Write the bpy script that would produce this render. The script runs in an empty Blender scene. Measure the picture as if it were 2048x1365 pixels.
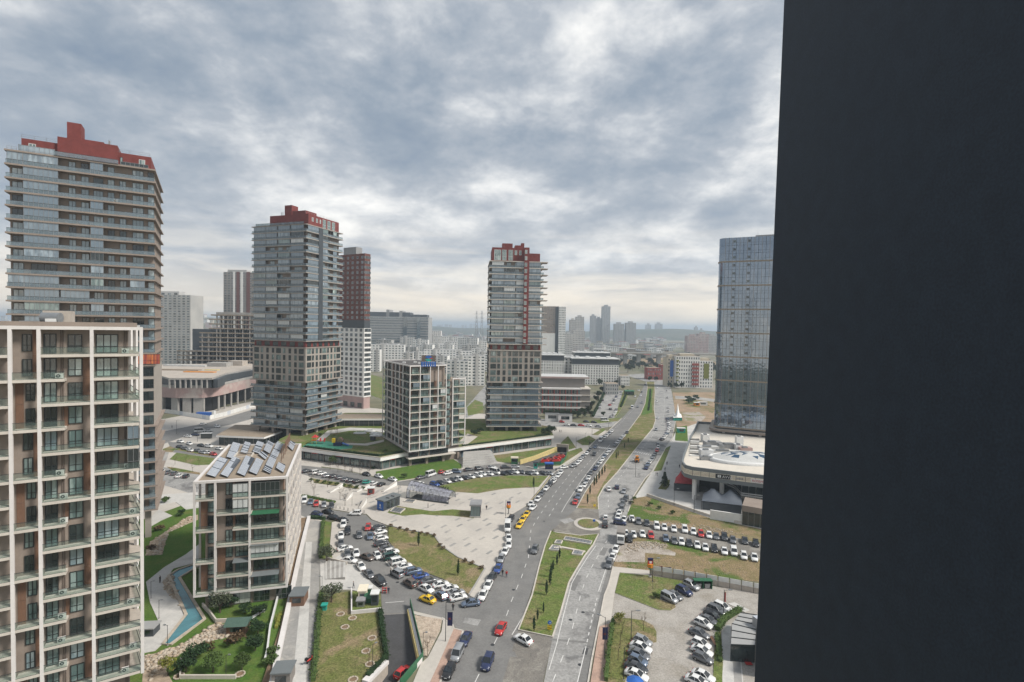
import bpy, bmesh, math, random
from mathutils import Vector, Matrix
RND = random.Random(11)
scene = bpy.context.scene
COL = scene.collection
# ------------------------------------------------------------------ camera
CAM_H, FOC, CX, CY = 62.0, 1024.0, 1024.0, 682.5        # pixels of the 2048 px wide photograph
PITCH, ROLL = math.atan(30.5 / 1024), math.radians(1.0)
FWD = Vector((0, math.cos(PITCH), -math.sin(PITCH)))
_r0, _u0 = Vector((1, 0, 0)), Vector((0, math.sin(PITCH), math.cos(PITCH)))
RIGHT = _r0 * math.cos(ROLL) + _u0 * math.sin(ROLL)
UP = _u0 * math.cos(ROLL) - _r0 * math.sin(ROLL)
CAMP = Vector((0, 0, CAM_H))
cam = bpy.data.cameras.new('camera')
cam.sensor_fit = 'HORIZONTAL'; cam.sensor_width = 36; cam.lens = 18
cam.clip_start = 0.05; cam.clip_end = 60000
camo = bpy.data.objects.new('camera', cam); COL.objects.link(camo)
camo.matrix_world = Matrix((
    (RIGHT.x, UP.x, -FWD.x, 0), (RIGHT.y, UP.y, -FWD.y, 0), (RIGHT.z, UP.z, -FWD.z, CAM_H), (0, 0, 0, 1)))
scene.camera = camo

def ray(x, y):
    return FWD + RIGHT * ((x - CX) / FOC) + UP * ((CY - y) / FOC)
def G(x, y, z=0.0):                     # where the sight line through a pixel meets the level z
    d = ray(x, y); t = (z - CAM_H) / d.z
    return CAMP + d * t
def D(x, y, dist):                      # the point of that sight line at a given distance ahead
    d = ray(x, y); return CAMP + d * (dist / d.y)
def PX(p):
    q = Vector(p) - CAMP; w = q.dot(FWD)
    return CX + FOC * q.dot(RIGHT) / w, CY - FOC * q.dot(UP) / w
# ------------------------------------------------------------------ light
SUN_EL, SUN_AZ = math.radians(46), math.radians(104)      # azimuth from straight ahead towards the right
sd = bpy.data.lights.new('sun', 'SUN'); sd.energy = 1.5; sd.angle = math.radians(14); sd.color = (1, .95, .87)
so = bpy.data.objects.new('sun', sd); COL.objects.link(so)
sdir = Vector((math.sin(SUN_AZ) * math.cos(SUN_EL), math.cos(SUN_AZ) * math.cos(SUN_EL), math.sin(SUN_EL)))
so.rotation_euler = sdir.to_track_quat('Z', 'Y').to_euler(); so.location = (0, 0, 300)
scene.view_settings.view_transform = 'Standard'
scene.view_settings.look = 'None'
scene.view_settings.gamma = 1
scene.view_settings.exposure = 1.68
scene.cycles.max_bounces = 5; scene.cycles.diffuse_bounces = 2; scene.cycles.glossy_bounces = 3
scene.cycles.transmission_bounces = 3; scene.cycles.transparent_max_bounces = 10; scene.cycles.volume_bounces = 0
scene.cycles.use_denoising = True

class NT:
    """small node-tree helper"""
    def __init__(self, tree): self.t = tree; self.n = tree.nodes; self.l = tree.links
    def add(self, typ, **kw):
        nd = self.n.new(typ)
        for k, v in kw.items():
            if k in nd.inputs.keys() if isinstance(k, str) else False: nd.inputs[k].default_value = v
            else: setattr(nd, k, v)
        return nd
    def set(self, sock, v):
        if hasattr(v, 'links'): self.l.new(v, sock)
        else: sock.default_value = v
    def math(self, op, a, b=0.0, c=None, clamp=False):
        m = self.n.new('ShaderNodeMath'); m.operation = op; m.use_clamp = clamp
        self.set(m.inputs[0], a); self.set(m.inputs[1], b)
        if c is not None: self.set(m.inputs[2], c)
        return m.outputs[0]
    def mix(self, f, a, b, blend='MIX'):
        m = self.n.new('ShaderNodeMix'); m.data_type = 'RGBA'; m.blend_type = blend
        self.set(m.inputs[0], f)
        for s, v in ((6, a), (7, b)):
            if isinstance(v, tuple) and len(v) == 3: v = v + (1,)
            self.set(m.inputs[s], v)
        return m.outputs[2]
    def noise(self, vec, scale, detail=4, rough=.55, dist=0.0):
        m = self.n.new('ShaderNodeTexNoise'); m.inputs['Scale'].default_value = scale
        m.inputs['Detail'].default_value = detail; m.inputs['Roughness'].default_value = rough
        m.inputs['Distortion'].default_value = dist
        if vec is not None: self.l.new(vec, m.inputs['Vector'])
        return m.outputs['Fac']
    def ramp(self, f, stops):
        m = self.n.new('ShaderNodeValToRGB'); e = m.color_ramp.elements
        e[0].position = stops[0][0]; e[0].color = tuple(stops[0][1]) + (1,)
        e[1].position = stops[-1][0]; e[1].color = tuple(stops[-1][1]) + (1,)
        for p, c in stops[1:-1]:
            k = e.new(p); k.color = tuple(c) + (1,)
        self.l.new(f, m.inputs[0]); return m.outputs[0]
    def rng(self, f, a, b, c=0.0, d=1.0):
        m = self.n.new('ShaderNodeMapRange'); self.l.new(f, m.inputs[0])
        for i, v in enumerate((a, b, c, d)): m.inputs[i + 1].default_value = v
        return m.outputs[0]

world = bpy.data.worlds.new('World'); scene.world = world; world.use_nodes = True
w = NT(world.node_tree); w.n.clear()
tc = w.n.new('ShaderNodeTexCoord'); sep = w.n.new('ShaderNodeSeparateXYZ'); w.l.new(tc.outputs['Generated'], sep.inputs[0])
zc = w.math('MAXIMUM', sep.outputs[2], 0.0)
den = w.math('ADD', zc, 0.30)
uu, vv = w.math('DIVIDE', sep.outputs[0], den), w.math('DIVIDE', sep.outputs[1], den)
cmb = w.n.new('ShaderNodeCombineXYZ'); w.l.new(uu, cmb.inputs[0]); w.l.new(vv, cmb.inputs[1]); cmb.inputs[2].default_value = 5.3
big = w.noise(cmb.outputs[0], 1.25, 2, .5, .2)
mid = w.noise(cmb.outputs[0], 4.2, 10, .60, .12)
fine = w.noise(cmb.outputs[0], 9.0, 6, .6, .2)
mixn = w.math('ADD', w.math('ADD', w.math('MULTIPLY', big, .46), w.math('MULTIPLY', mid, .42)), w.math('MULTIPLY', fine, .12))
cloud = w.ramp(mixn, [(.36, (.090, .116, .152)), (.44, (.124, .148, .178)), (.495, (.172, .190, .213)), (.54, (.245, .257, .270)), (.585, (.335, .338, .337)), (.65, (.45, .442, .425))])
# veil of lower cloud towards the horizon, then a warm clear strip
low = w.rng(zc, .05, .36, 1, 0)
cloud2 = w.mix(w.math('MULTIPLY', low, .45), cloud, (.265, .275, .285))
st = w.n.new('ShaderNodeCombineXYZ')
w.l.new(w.math('MULTIPLY', sep.outputs[0], 3.0), st.inputs[0]); w.l.new(w.math('MULTIPLY', sep.outputs[1], 3.0), st.inputs[1]); w.l.new(w.math('MULTIPLY', zc, 20), st.inputs[2])
stn = w.noise(st.outputs[0], 1.3, 7, .58, .4)
band = w.math('MULTIPLY', w.rng(zc, .03, .20, 1, 0), w.rng(stn, .43, .60, 0, 1))
cloud3 = w.mix(band, cloud2, (.40, .375, .335))
glow = w.rng(zc, .0, .11, 1, 0)
cloud4 = w.mix(w.math('MULTIPLY', glow, .82), cloud3, (.45, .385, .30))
sky = w.n.new('ShaderNodeTexSky'); sky.sky_type = 'NISHITA'; sky.sun_disc = False
sky.sun_elevation = SUN_EL; sky.sun_rotation = SUN_AZ; sky.air_density = 1.0; sky.dust_density = 2.0
skyc = w.mix(1.0, sky.outputs[0], (.05, .05, .05), 'MULTIPLY')
cover = w.rng(mixn, .30, .42, .80, .97)
fin = w.mix(cover, skyc, cloud4)
bg = w.n.new('ShaderNodeBackground'); w.l.new(fin, bg.inputs[0]); bg.inputs[1].default_value = 0.84
out = w.n.new('ShaderNodeOutputWorld'); w.l.new(bg.outputs[0], out.inputs[0])

# ------------------------------------------------------------------ materials
MATS = {}
def M(name, c1, c2=None, scale=.6, rough=.8, spec=.3, metal=0.0, bump=0.0, bscale=None, lo=.35, hi=.65,
      fine=0.0, ior=None, coat=0.0, rand=0.0, coords='POS', c3=None, scale3=.05, lo3=.5, hi3=.6, stretch=None):
    m = bpy.data.materials.new(name); m.use_nodes = True
    t = NT(m.node_tree); b = t.n['Principled BSDF']
    if coords == 'POS': vec = t.n.new('ShaderNodeNewGeometry').outputs['Position']
    else: vec = t.n.new('ShaderNodeTexCoord').outputs['Object']
    if stretch:
        mp = t.n.new('ShaderNodeMapping'); mp.inputs['Scale'].default_value = stretch; t.l.new(vec, mp.inputs[0]); vec = mp.outputs[0]
    c2 = c2 or tuple(x * .8 for x in c1)
    f = t.rng(t.noise(vec, scale, 6, .6), lo, hi)
    col = t.mix(f, c1, c2)
    if c3:
        col = t.mix(t.rng(t.noise(vec, scale3, 7, .62, .4), lo3, hi3), col, c3)
    if fine:
        fn = t.noise(vec, scale * 9, 3, .6)
        col = t.mix(1.0, col, t.mix(t.rng(fn, .3, .7), (1 - fine,) * 3, (1 + fine,) * 3), 'MULTIPLY')
    if rand:
        oi = t.n.new('ShaderNodeObjectInfo')
        col = t.mix(1.0, col, t.mix(oi.outputs['Random'], (1 - rand,) * 3, (1 + rand,) * 3), 'MULTIPLY')
    t.l.new(col, b.inputs['Base Color'])
    b.inputs['Roughness'].default_value = rough; b.inputs['Metallic'].default_value = metal
    b.inputs['Specular IOR Level'].default_value = spec
    if ior: b.inputs['IOR'].default_value = ior
    if coat: b.inputs['Coat Weight'].default_value = coat; b.inputs['Coat Roughness'].default_value = .08
    if bump:
        bn = t.n.new('ShaderNodeBump'); bn.inputs['Strength'].default_value = bump
        t.l.new(t.noise(vec, bscale or scale * 6, 5, .6), bn.inputs['Height']); t.l.new(bn.outputs[0], b.inputs['Normal'])
    MATS[name] = m
    return m

def glass_mat(name, base, curtain, amount, rough=.06, ior=1.9, wav=.02):
    """coated window glass over a room tone, lightened where it carries reflected sky; each pane shows its own amount of curtain"""
    m = bpy.data.materials.new(name); m.use_nodes = True
    t = NT(m.node_tree); b = t.n['Principled BSDF']
    oi = t.n.new('ShaderNodeObjectInfo'); geo = t.n.new('ShaderNodeNewGeometry')
    mp = t.n.new('ShaderNodeMapping'); mp.inputs['Scale'].default_value = (.9, .9, .28); t.l.new(geo.outputs['Position'], mp.inputs[0])
    n = t.noise(mp.outputs[0], .9, 3, .5)
    f = t.math('MULTIPLY', t.rng(n, .42, .58), t.rng(oi.outputs['Random'], 1 - amount, 1.0, 0, 1), clamp=True)
    t.l.new(t.mix(f, base, curtain), b.inputs['Base Color'])
    b.inputs['Roughness'].default_value = rough; b.inputs['IOR'].default_value = ior
    if wav:
        bn = t.n.new('ShaderNodeBump'); bn.inputs['Strength'].default_value = wav; bn.inputs['Distance'].default_value = .3
        t.l.new(t.noise(geo.outputs['Position'], .8, 2, .5), bn.inputs['Height']); t.l.new(bn.outputs[0], b.inputs['Normal'])
    MATS[name] = m
    return m

def clear_mat(name, tint, alpha):
    m = bpy.data.materials.new(name); m.use_nodes = True
    t = NT(m.node_tree); t.n.remove(t.n['Principled BSDF'])
    tr = t.n.new('ShaderNodeBsdfTransparent'); tr.inputs[0].default_value = (.93, .98, .96, 1)
    gl = t.n.new('ShaderNodeBsdfPrincipled'); gl.inputs['Base Color'].default_value = tint + (1,); gl.inputs['Roughness'].default_value = .08
    nz = t.noise(t.n.new('ShaderNodeNewGeometry').outputs['Position'], .7, 3)
    mx = t.n.new('ShaderNodeMixShader'); t.l.new(t.rng(nz, .3, .7, alpha * .7, alpha * 1.3), mx.inputs[0])
    t.l.new(tr.outputs[0], mx.inputs[1]); t.l.new(gl.outputs[0], mx.inputs[2])
    t.l.new(mx.outputs[0], t.n['Material Output'].inputs[0])
    MATS[name] = m
    return m

# ground
M('asphalt', (.190, .186, .180), (.152, .149, .145), .25, .9, .2, fine=.12, c3=(.205, .198, .188), scale3=.09, lo3=.5, hi3=.66, bump=.1, bscale=3)
M('asphalt_old', (.33, .323, .312), (.225, .22, .213), .20, .9, .2, fine=.22, lo=.3, hi=.7, c3=(.15, .147, .145), scale3=.14, lo3=.54, hi3=.63, bump=.15, bscale=3)
M('asphalt_dark', (.075, .075, .08), (.06, .06, .062), .3, .85, .25, fine=.12)
M('asphalt_rough', (.20, .185, .165), (.15, .14, .128), .35, .95, .15, fine=.25, c3=(.24, .225, .20), scale3=.2, bump=.25, bscale=3)
M('paving', (.47, .435, .39), (.41, .38, .345), .12, .85, .25, fine=.06, c3=(.36, .33, .30), scale3=.07, lo3=.56, hi3=.75)
M('paving_grey', (.30, .29, .275), (.24, .235, .225), .2, .85, .25, fine=.10, c3=(.36, .34, .31), scale3=.09)
M('paving_white', (.50, .485, .46), (.43, .42, .40), .25, .85, .25, fine=.08, c3=(.34, .33, .315), scale3=.12, lo3=.55, hi3=.7)
M('cobble', (.36, .335, .305), (.29, .27, .245), .3, .95, .2, fine=.22, c3=(.25, .225, .19), scale3=.12, lo3=.5, hi3=.7, bump=.3, bscale=3)
M('brick_paving', (.42, .29, .23), (.34, .235, .19), 1.2, .9, .2, fine=.2)
M('gravel', (.50, .41, .33), (.30, .24, .19), 1.4, .95, .2, fine=.35, bump=.5, bscale=4)
M('kerb', (.52, .48, .43), (.42, .39, .35), .6, .85, .25, fine=.1)
M('grass', (.094, .142, .034), (.140, .152, .056), .35, .95, .1, fine=.5, c3=(.190, .155, .085), scale3=.13, lo3=.49, hi3=.64, bump=.4, bscale=4)
M('grass_dry', (.155, .148, .062), (.115, .132, .042), .35, .95, .1, fine=.5, c3=(.225, .175, .105), scale3=.16, lo3=.49, hi3=.60, bump=.4, bscale=4)
M('grass_lush', (.062, .125, .024), (.092, .138, .034), .3, .95, .1, fine=.3, c3=(.12, .14, .04), scale3=.12, lo3=.55, hi3=.72, bump=.4, bscale=4)
M('scrub', (.170, .140, .070), (.245, .180, .110), .30, .95, .1, fine=.5, c3=(.080, .120, .030), scale3=.075, lo3=.50, hi3=.58, bump=.5, bscale=3)
M('dirt', (.33, .24, .165), (.25, .185, .13), .18, .95, .1, fine=.25, c3=(.17, .15, .075), scale3=.05, lo3=.5, hi3=.62, bump=.4, bscale=2)
M('rubble', (.40, .36, .32), (.26, .225, .19), .35, .95, .1, fine=.35, c3=(.20, .19, .10), scale3=.1, lo3=.52, hi3=.6, bump=.5, bscale=2)
M('land', (.17, .155, .105), (.105, .12, .075), .012, .95, .1, fine=.2, c3=(.24, .215, .18), scale3=.006, lo3=.5, hi3=.62)
M('hill', (.075, .085, .06), (.11, .105, .075), .01, .95, .1, fine=.25, c3=(.06, .075, .05), scale3=.004)
M('sea', (.06, .09, .12), (.08, .11, .14), .001, .35, .5)
M('water', (.075, .225, .26), (.045, .15, .18), .10, .06, .5, c3=(.035, .10, .115), scale3=.14, lo3=.5, hi3=.7, bump=.06, bscale=1.4)
M('line', (.62, .61, .59), (.42, .41, .40), 1.2, .8, .2, lo=.4, hi=.75)
M('line_yellow', (.62, .50, .22), (.45, .37, .18), 1.2, .8, .2)
M('rubber_green', (.05, .20, .13), (.06, .24, .17), .5, .9, .2)
M('soil', (.22, .155, .10), (.17, .12, .08), .5, .95, .1, fine=.2)
# building
M('white_frame', (.66, .63, .615), (.58, .555, .54), .25, .6, .35, fine=.04)
M('slab', (.33, .30, .27), (.285, .26, .235), .4, .75, .3)
M('slab_pale', (.56, .515, .46), (.49, .45, .40), .35, .75, .3, fine=.06)
M('slab_dark', (.27, .235, .205), (.225, .20, .18), .35, .75, .3, fine=.06)
M('taupe', (.270, .222, .188), (.232, .190, .162), .35, .75, .3, fine=.05)
M('taupe_dark', (.135, .105, .088), (.11, .088, .075), .35, .75, .3, fine=.05)
M('wood_panel', (.185, .105, .068), (.15, .085, .056), 1.3, .6, .35, fine=.12, stretch=(1, 1, .15))
M('beige', (.35, .315, .28), (.31, .28, .25), .3, .8, .25, fine=.05)
M('brick_red', (.180, .043, .038), (.140, .034, .030), .5, .75, .25, fine=.12)
M('brick_red_pale', (.30, .085, .07), (.26, .07, .06), .5, .75, .25, fine=.08)
M('brick_brown', (.150, .062, .048), (.125, .052, .042), .5, .8, .2, fine=.15)
M('frame_dark', (.022, .028, .028), (.018, .022, .022), 2, .45, .4)
M('metal', (.30, .31, .32), (.25, .26, .27), 2, .4, .5, metal=.6)
M('metal_dark', (.05, .052, .055), (.04, .042, .045), 2, .5, .4, metal=.3)
M('fascia', (.80, .79, .77), (.73, .72, .70), .3, .6, .3)
M('metal_white', (.66, .66, .65), (.58, .58, .57), 1.5, .5, .4)
M('concrete', (.36, .345, .325), (.29, .28, .265), .22, .9, .2, fine=.1, c3=(.25, .235, .22), scale3=.12, lo3=.52, hi3=.68)
M('concrete_pink', (.40, .285, .265), (.345, .25, .235), .18, .9, .2, fine=.06, c3=(.42, .36, .33), scale3=.06)
M('concrete_warm', (.43, .38, .33), (.36, .32, .28), .2, .9, .2, fine=.08)
M('roof_tan', (.30, .245, .19), (.25, .205, .16), .5, .95, .1, fine=.12)
M('roof_dark', (.105, .098, .095), (.08, .076, .075), .3, .9, .2, fine=.15)
M('roof_grey', (.27, .27, .275), (.21, .21, .215), .2, .85, .2, fine=.1)
M('roof_white', (.52, .52, .51), (.43, .43, .42), .2, .7, .3, fine=.06)
M('plaster_white', (.72, .71, .685), (.63, .625, .605), .12, .8, .25, fine=.05)
M('plaster_grey', (.33, .33, .325), (.28, .28, .28), .15, .8, .25)
M('plaster_cream', (.52, .46, .36), (.45, .40, .32), .15, .8, .25)
M('plaster_pale', (.46, .45, .43), (.38, .375, .365), .06, .8, .25, rand=.18)
M('plaster_taupe', (.235, .215, .20), (.20, .185, .17), .15, .8, .25)
M('dark_clad', (.055, .065, .075), (.045, .052, .06), .3, .5, .4)
M('dark_wall', (.0160, .0265, .0430), (.0125, .0210, .0345), 14, .62, .34, coords='OBJ', fine=.25, bump=.12, bscale=160)
M('blue_glass', (.045, .09, .15), (.035, .07, .12), 2, .18, .5)
M('solar', (.06, .07, .09), (.045, .055, .07), 3, .14, .5, ior=1.7)
M('solar_strip', (.52, .55, .60), (.42, .45, .50), 1.5, .3, .5)
M('blue', (.025, .12, .42), (.02, .10, .36), 2, .5, .4)
M('red', (.48, .04, .035), (.40, .032, .03), 2, .5, .4)
M('red_tent', (.44, .065, .07), (.37, .05, .055), .8, .7, .3)
M('grey_tent', (.10, .115, .14), (.085, .098, .12), .6, .7, .3)
M('orange', (.62, .24, .03), (.55, .20, .025), 2, .6, .3)
M('yellow', (.72, .52, .03), (.66, .46, .025), 2, .5, .4)
M('green_paint', (.030, .125, .062), (.025, .105, .052), 2, .5, .4)
M('teal', (.03, .32, .26), (.025, .27, .22), 2, .6, .3)
M('black', (.015, .015, .016), (.012, .012, .013), 2, .6, .3)
M('cream_sign', (.72, .65, .52), (.66, .60, .48), 2, .5, .3)
M('navy_sign', (.02, .022, .075), (.018, .02, .06), 2, .5, .3)
M('stone_pale', (.46, .40, .33), (.36, .31, .25), 1.2, .9, .2, fine=.2)
M('stone_warm', (.40, .32, .24), (.30, .24, .18), 1.2, .9, .2, fine=.25)
M('ac_unit', (.66, .65, .62), (.60, .59, .57), 2, .5, .4)
M('mall_grey', (.15, .165, .17), (.13, .145, .15), .2, .5, .4)
M('mall_floor', (.60, .55, .48), (.54, .50, .44), .2, .7, .3, fine=.06)
M('bark', (.10, .075, .055), (.075, .055, .042), 3, .95, .1)
M('leaf_dark', (.030, .060, .022), (.020, .042, .018), 1.5, .8, .2, coords='OBJ', rand=.25)
M('leaf_mid', (.050, .085, .024), (.070, .105, .030), 1.5, .8, .2, coords='OBJ', rand=.25)
M('leaf_olive', (.085, .100, .060), (.060, .075, .045), 1.5, .8, .2, coords='OBJ', rand=.2)
M('leaf_yellow', (.19, .18, .035), (.13, .15, .03), 1.5, .8, .2, coords='OBJ', rand=.2)
M('leaf_brown', (.13, .085, .045), (.10, .07, .04), 1.5, .8, .2, coords='OBJ', rand=.2)
M('leaf_far', (.040, .058, .028), (.030, .045, .022), .05, .9, .1, rand=.25)
M('skin', (.50, .31, .23), (.45, .28, .2), 3, .6, .3)
M('cloth_black', (.02, .02, .022), (.03, .03, .033), 8, .9, .1)
M('cloth_navy', (.03, .04, .07), (.025, .033, .06), 8, .9, .1)
M('cloth_red', (.42, .04, .04), (.36, .03, .03), 8, .9, .1)
M('cloth_grey', (.17, .17, .18), (.13, .13, .14), 8, .9, .1)
M('cloth_pale', (.50, .48, .45), (.43, .41, .39), 8, .9, .1)
glass_mat('glass', (.085, .135, .135), (.38, .47, .45), .8, ior=2.0)  # base colour lightened in place of reflections missing from behind the viewpoint
glass_mat('glass_tower', (.17, .235, .265), (.44, .52, .54), .8, ior=2.1)  # pale base colour stands in for reflected sky
glass_mat('glass_dark', (.018, .026, .028), (.12, .16, .16), .4, ior=1.75)
glass_mat('glass_far', (.060, .080, .092), (.28, .34, .37), .5, ior=2.1, wav=0)
glass_mat('glass_enclosed', (.120, .165, .205), (.29, .36, .41), .7, ior=2.1, wav=.01)
glass_mat('glass_blind', (.50, .52, .52), (.66, .67, .66), .9, ior=1.5, wav=0)
glass_mat('glass_curtain', (.21, .26, .325), (.27, .315, .375), .6, rough=.035, wav=.06); MATS['glass_curtain'].node_tree.nodes['Principled BSDF'].inputs['Metallic'].default_value = .85
glass_mat('glass_shop', (.02, .028, .032), (.12, .16, .16), .6, ior=1.7, wav=0)
M('curtain_orange', (.50, .16, .05), (.30, .06, .05), 1.6, .6, .4, stretch=(1, 1, .05), lo=.45, hi=.55)
M('roof_green', (.075, .125, .10), (.06, .105, .085), 2, .7, .3)
clear_mat('glass_rail', (.19, .235, .275), .50)
clear_mat('glass_clear', (.16, .20, .19), .16)
clear_mat('glass_canopy', (.40, .40, .48), .55)

# ------------------------------------------------------------------ mesh helpers
class MB:
    def __init__(self): self.v = []; self.f = []; self.mi = []; self.mats = []; self.sm = []
    def slot(self, mat):
        if mat not in self.mats: self.mats.append(mat)
        return self.mats.index(mat)
    def add(self, vs, fs, mat, smooth=False):
        o = len(self.v); s = self.slot(mat)
        self.v += [tuple(p) for p in vs]
        for f in fs: self.f.append(tuple(i + o for i in f)); self.mi.append(s); self.sm.append(smooth)
    def box(self, x0, x1, y0, y1, z0, z1, mat):
        self.add([(x0, y0, z0), (x1, y0, z0), (x1, y1, z0), (x0, y1, z0), (x0, y0, z1), (x1, y0, z1), (x1, y1, z1), (x0, y1, z1)],
                 [(3, 2, 1, 0), (4, 5, 6, 7), (0, 1, 5, 4), (1, 2, 6, 5), (2, 3, 7, 6), (3, 0, 4, 7)], mat)
    def obox(self, O, U, W, u0, u1, w0, w1, z0, z1, mat):
        P = lambda u, w_, z: (O[0] + U[0] * u + W[0] * w_, O[1] + U[1] * u + W[1] * w_, z)
        self.add([P(u0, w0, z0), P(u1, w0, z0), P(u1, w1, z0), P(u0, w1, z0), P(u0, w0, z1), P(u1, w0, z1), P(u1, w1, z1), P(u0, w1, z1)],
                 [(3, 2, 1, 0), (4, 5, 6, 7), (0, 1, 5, 4), (1, 2, 6, 5), (2, 3, 7, 6), (3, 0, 4, 7)], mat)
    def prism(self, pts, z0, z1, mat, top=None, bottom=True):
        pts = [(p[0], p[1]) for p in pts]
        ar = sum(pts[i][0] * pts[(i + 1) % len(pts)][1] - pts[(i + 1) % len(pts)][0] * pts[i][1] for i in range(len(pts)))
        if ar < 0: pts = pts[::-1]
        n = len(pts)
        self.add([(x, y, z0) for x, y in pts] + [(x, y, z1) for x, y in pts],
                 [(i, (i + 1) % n, n + (i + 1) % n, n + i) for i in range(n)], mat)
        self.add([(x, y, z1) for x, y in pts], [tuple(range(n))], top or mat)
        if bottom: self.add([(x, y, z0) for x, y in pts], [tuple(range(n))[::-1]], mat)
    def tube(self, a, b, r0, r1, mat, n=6, caps=True, smooth=True):
        a, b = Vector(a), Vector(b); d = (b - a).normalized()
        x = d.orthogonal().normalized(); y = d.cross(x)
        vs = []
        for p, r in ((a, r0), (b, r1)):
            for i in range(n):
                t = 2 * math.pi * i / n; vs.append(p + (x * math.cos(t) + y * math.sin(t)) * r)
        self.add(vs, [(i, (i + 1) % n, n + (i + 1) % n, n + i) for i in range(n)], mat, smooth)
        if caps: self.add(vs, [tuple(range(n))[::-1], tuple(range(n, 2 * n))], mat)
    def loft(self, rings, mat, cap=True, smooth=True):
        n = len(rings[0]); vs = [p for r in rings for p in r]; fs = []
        for k in range(len(rings) - 1):
            for i in range(n):
                fs.append((k * n + i, k * n + (i + 1) % n, (k + 1) * n + (i + 1) % n, (k + 1) * n + i))
        self.add(vs, fs, mat, smooth)
        if cap: self.add(vs, [tuple(range(n))[::-1], tuple(range(len(vs) - n, len(vs)))], mat)
    def ball(self, c, rx, ry, rz, mat, n=8, m=5):
        rings = []
        for j in range(m + 1):
            a = math.pi * j / m; s = max(math.sin(a), .02)
            rings.append([(c[0] + rx * s * math.cos(2 * math.pi * i / n), c[1] + ry * s * math.sin(2 * math.pi * i / n), c[2] - rz * math.cos(a)) for i in range(n)])
        self.loft(rings, mat)
    def mesh(self, name):
        me = bpy.data.meshes.new(name); me.from_pydata(self.v, [], self.f)
        for m in self.mats: me.materials.append(MATS[m] if isinstance(m, str) else m)
        me.polygons.foreach_set('material_index', self.mi); me.polygons.foreach_set('use_smooth', self.sm)
        me.update(); return me
    def build(self, name, parent=None, loc=None, rot=0.0):
        return inst(name, self.mesh(name), parent, loc, rot)

def inst(name, me, parent=None, loc=None, rot=0.0):
    o = bpy.data.objects.new(name, me); COL.objects.link(o)
    if parent is not None: o.parent = parent
    if loc is not None: o.location = loc
    if rot: o.rotation_euler = (0, 0, rot)
    return o
def tag(o, label, cat, group=None):
    o['label'] = label; o['category'] = cat
    if group: o['group'] = group
    return o
def thing(name, label, cat, loc=(0, 0, 0), rot=0.0, group=None):
    o = bpy.data.objects.new(name, None); COL.objects.link(o); o.empty_display_size = .5
    o.location = loc; o.rotation_euler = (0, 0, rot)
    return tag(o, label, cat, group)
def structure(o): o['kind'] = 'structure'; return o
def stuff(o): o['kind'] = 'stuff'; return o
def gl(pts, z=0.0): return [G(x, y, z) for x, y in pts]
# ================================================================== the ground
def sheet(name, px, z, mat, thick=0.0, kerb=None):
    pts = [(p.x, p.y) for p in gl(px)]
    mb = MB()
    if thick: mb.prism(pts, z - thick, z, 'kerb' if kerb is None else kerb, mat, bottom=False)
    else:
        ar = sum(pts[i][0] * pts[(i + 1) % len(pts)][1] - pts[(i + 1) % len(pts)][0] * pts[i][1] for i in range(len(pts)))
        if ar < 0: pts = pts[::-1]
        mb.add([(x, y, z) for x, y in pts], [tuple(range(len(pts)))], mat)
    return structure(mb.build(name))
def strip_pts(px, z=0.0):
    return [Vector((p.x, p.y)) for p in gl(px, z)]
def ribbon(mb, pts, wd, z0, z1, mat, closed=False):
    """a low wall or kerb of width wd that follows a polyline"""
    n = len(pts); L = []; Rr = []
    for i in range(n):
        a = pts[(i - 1) % n] if (i or closed) else pts[i]
        b = pts[(i + 1) % n] if (i < n - 1 or closed) else pts[i]
        t = (b - a).normalized(); nn = Vector((-t.y, t.x)) * wd / 2
        L.append(pts[i] + nn); Rr.append(pts[i] - nn)
    m = n if closed else n - 1
    vs = []
    for k in range(n):
        vs += [(L[k].x, L[k].y, z0), (Rr[k].x, Rr[k].y, z0), (Rr[k].x, Rr[k].y, z1), (L[k].x, L[k].y, z1)]
    fs = []
    for k in range(m):
        a, b = 4 * k, 4 * ((k + 1) % n)
        fs += [(a + 3, b + 3, b + 2, a + 2)[::-1], (a, b, b + 3, a + 3)[::-1], (a + 1, a + 2, b + 2, b + 1)[::-1]]
    if not closed: fs += [(0, 1, 2, 3), (4 * n - 4, 4 * n - 1, 4 * n - 2, 4 * n - 3)]
    mb.add(vs, fs, mat)
def kerb(px, wd=.3, h=.17, mat='kerb', closed=False, name='kerb'):
    mb = MB(); ribbon(mb, strip_pts(px), wd, -.05, h, mat, closed); return structure(mb.build(name))
def along(pts, step, start=0.0):
    """points and headings every step metres along a polyline"""
    out, need = [], start
    for a, b in zip(pts, pts[1:]):
        L = (b - a).length; d = (b - a) / L if L else b - a
        while need <= L:
            p = a + d * need; out.append((p, math.atan2(d.y, d.x))); need += step
        need -= L
    return out
DASH = {}
def dashes(road, px, dash=2.2, gap=3.4, wd=.16, mat='line', z=.022, name='lane_dash'):
    key = (dash, wd, mat)
    if key not in DASH:
        mb = MB(); mb.add([(-dash / 2, -wd / 2, 0), (dash / 2, -wd / 2, 0), (dash / 2, wd / 2, 0), (-dash / 2, wd / 2, 0)], [(0, 1, 2, 3)], mat)
        DASH[key] = mb.mesh(name)
    for p, a in along(strip_pts(px), dash + gap, dash / 2):
        inst(name, DASH[key], road, (p.x, p.y, z), a)
def solid(road, px, wd=.16, mat='line', z=.02, name='edge_line'):
    mb = MB(); ribbon(mb, strip_pts(px), wd, z - .012, z, mat); mb.build(name, road)

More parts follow.
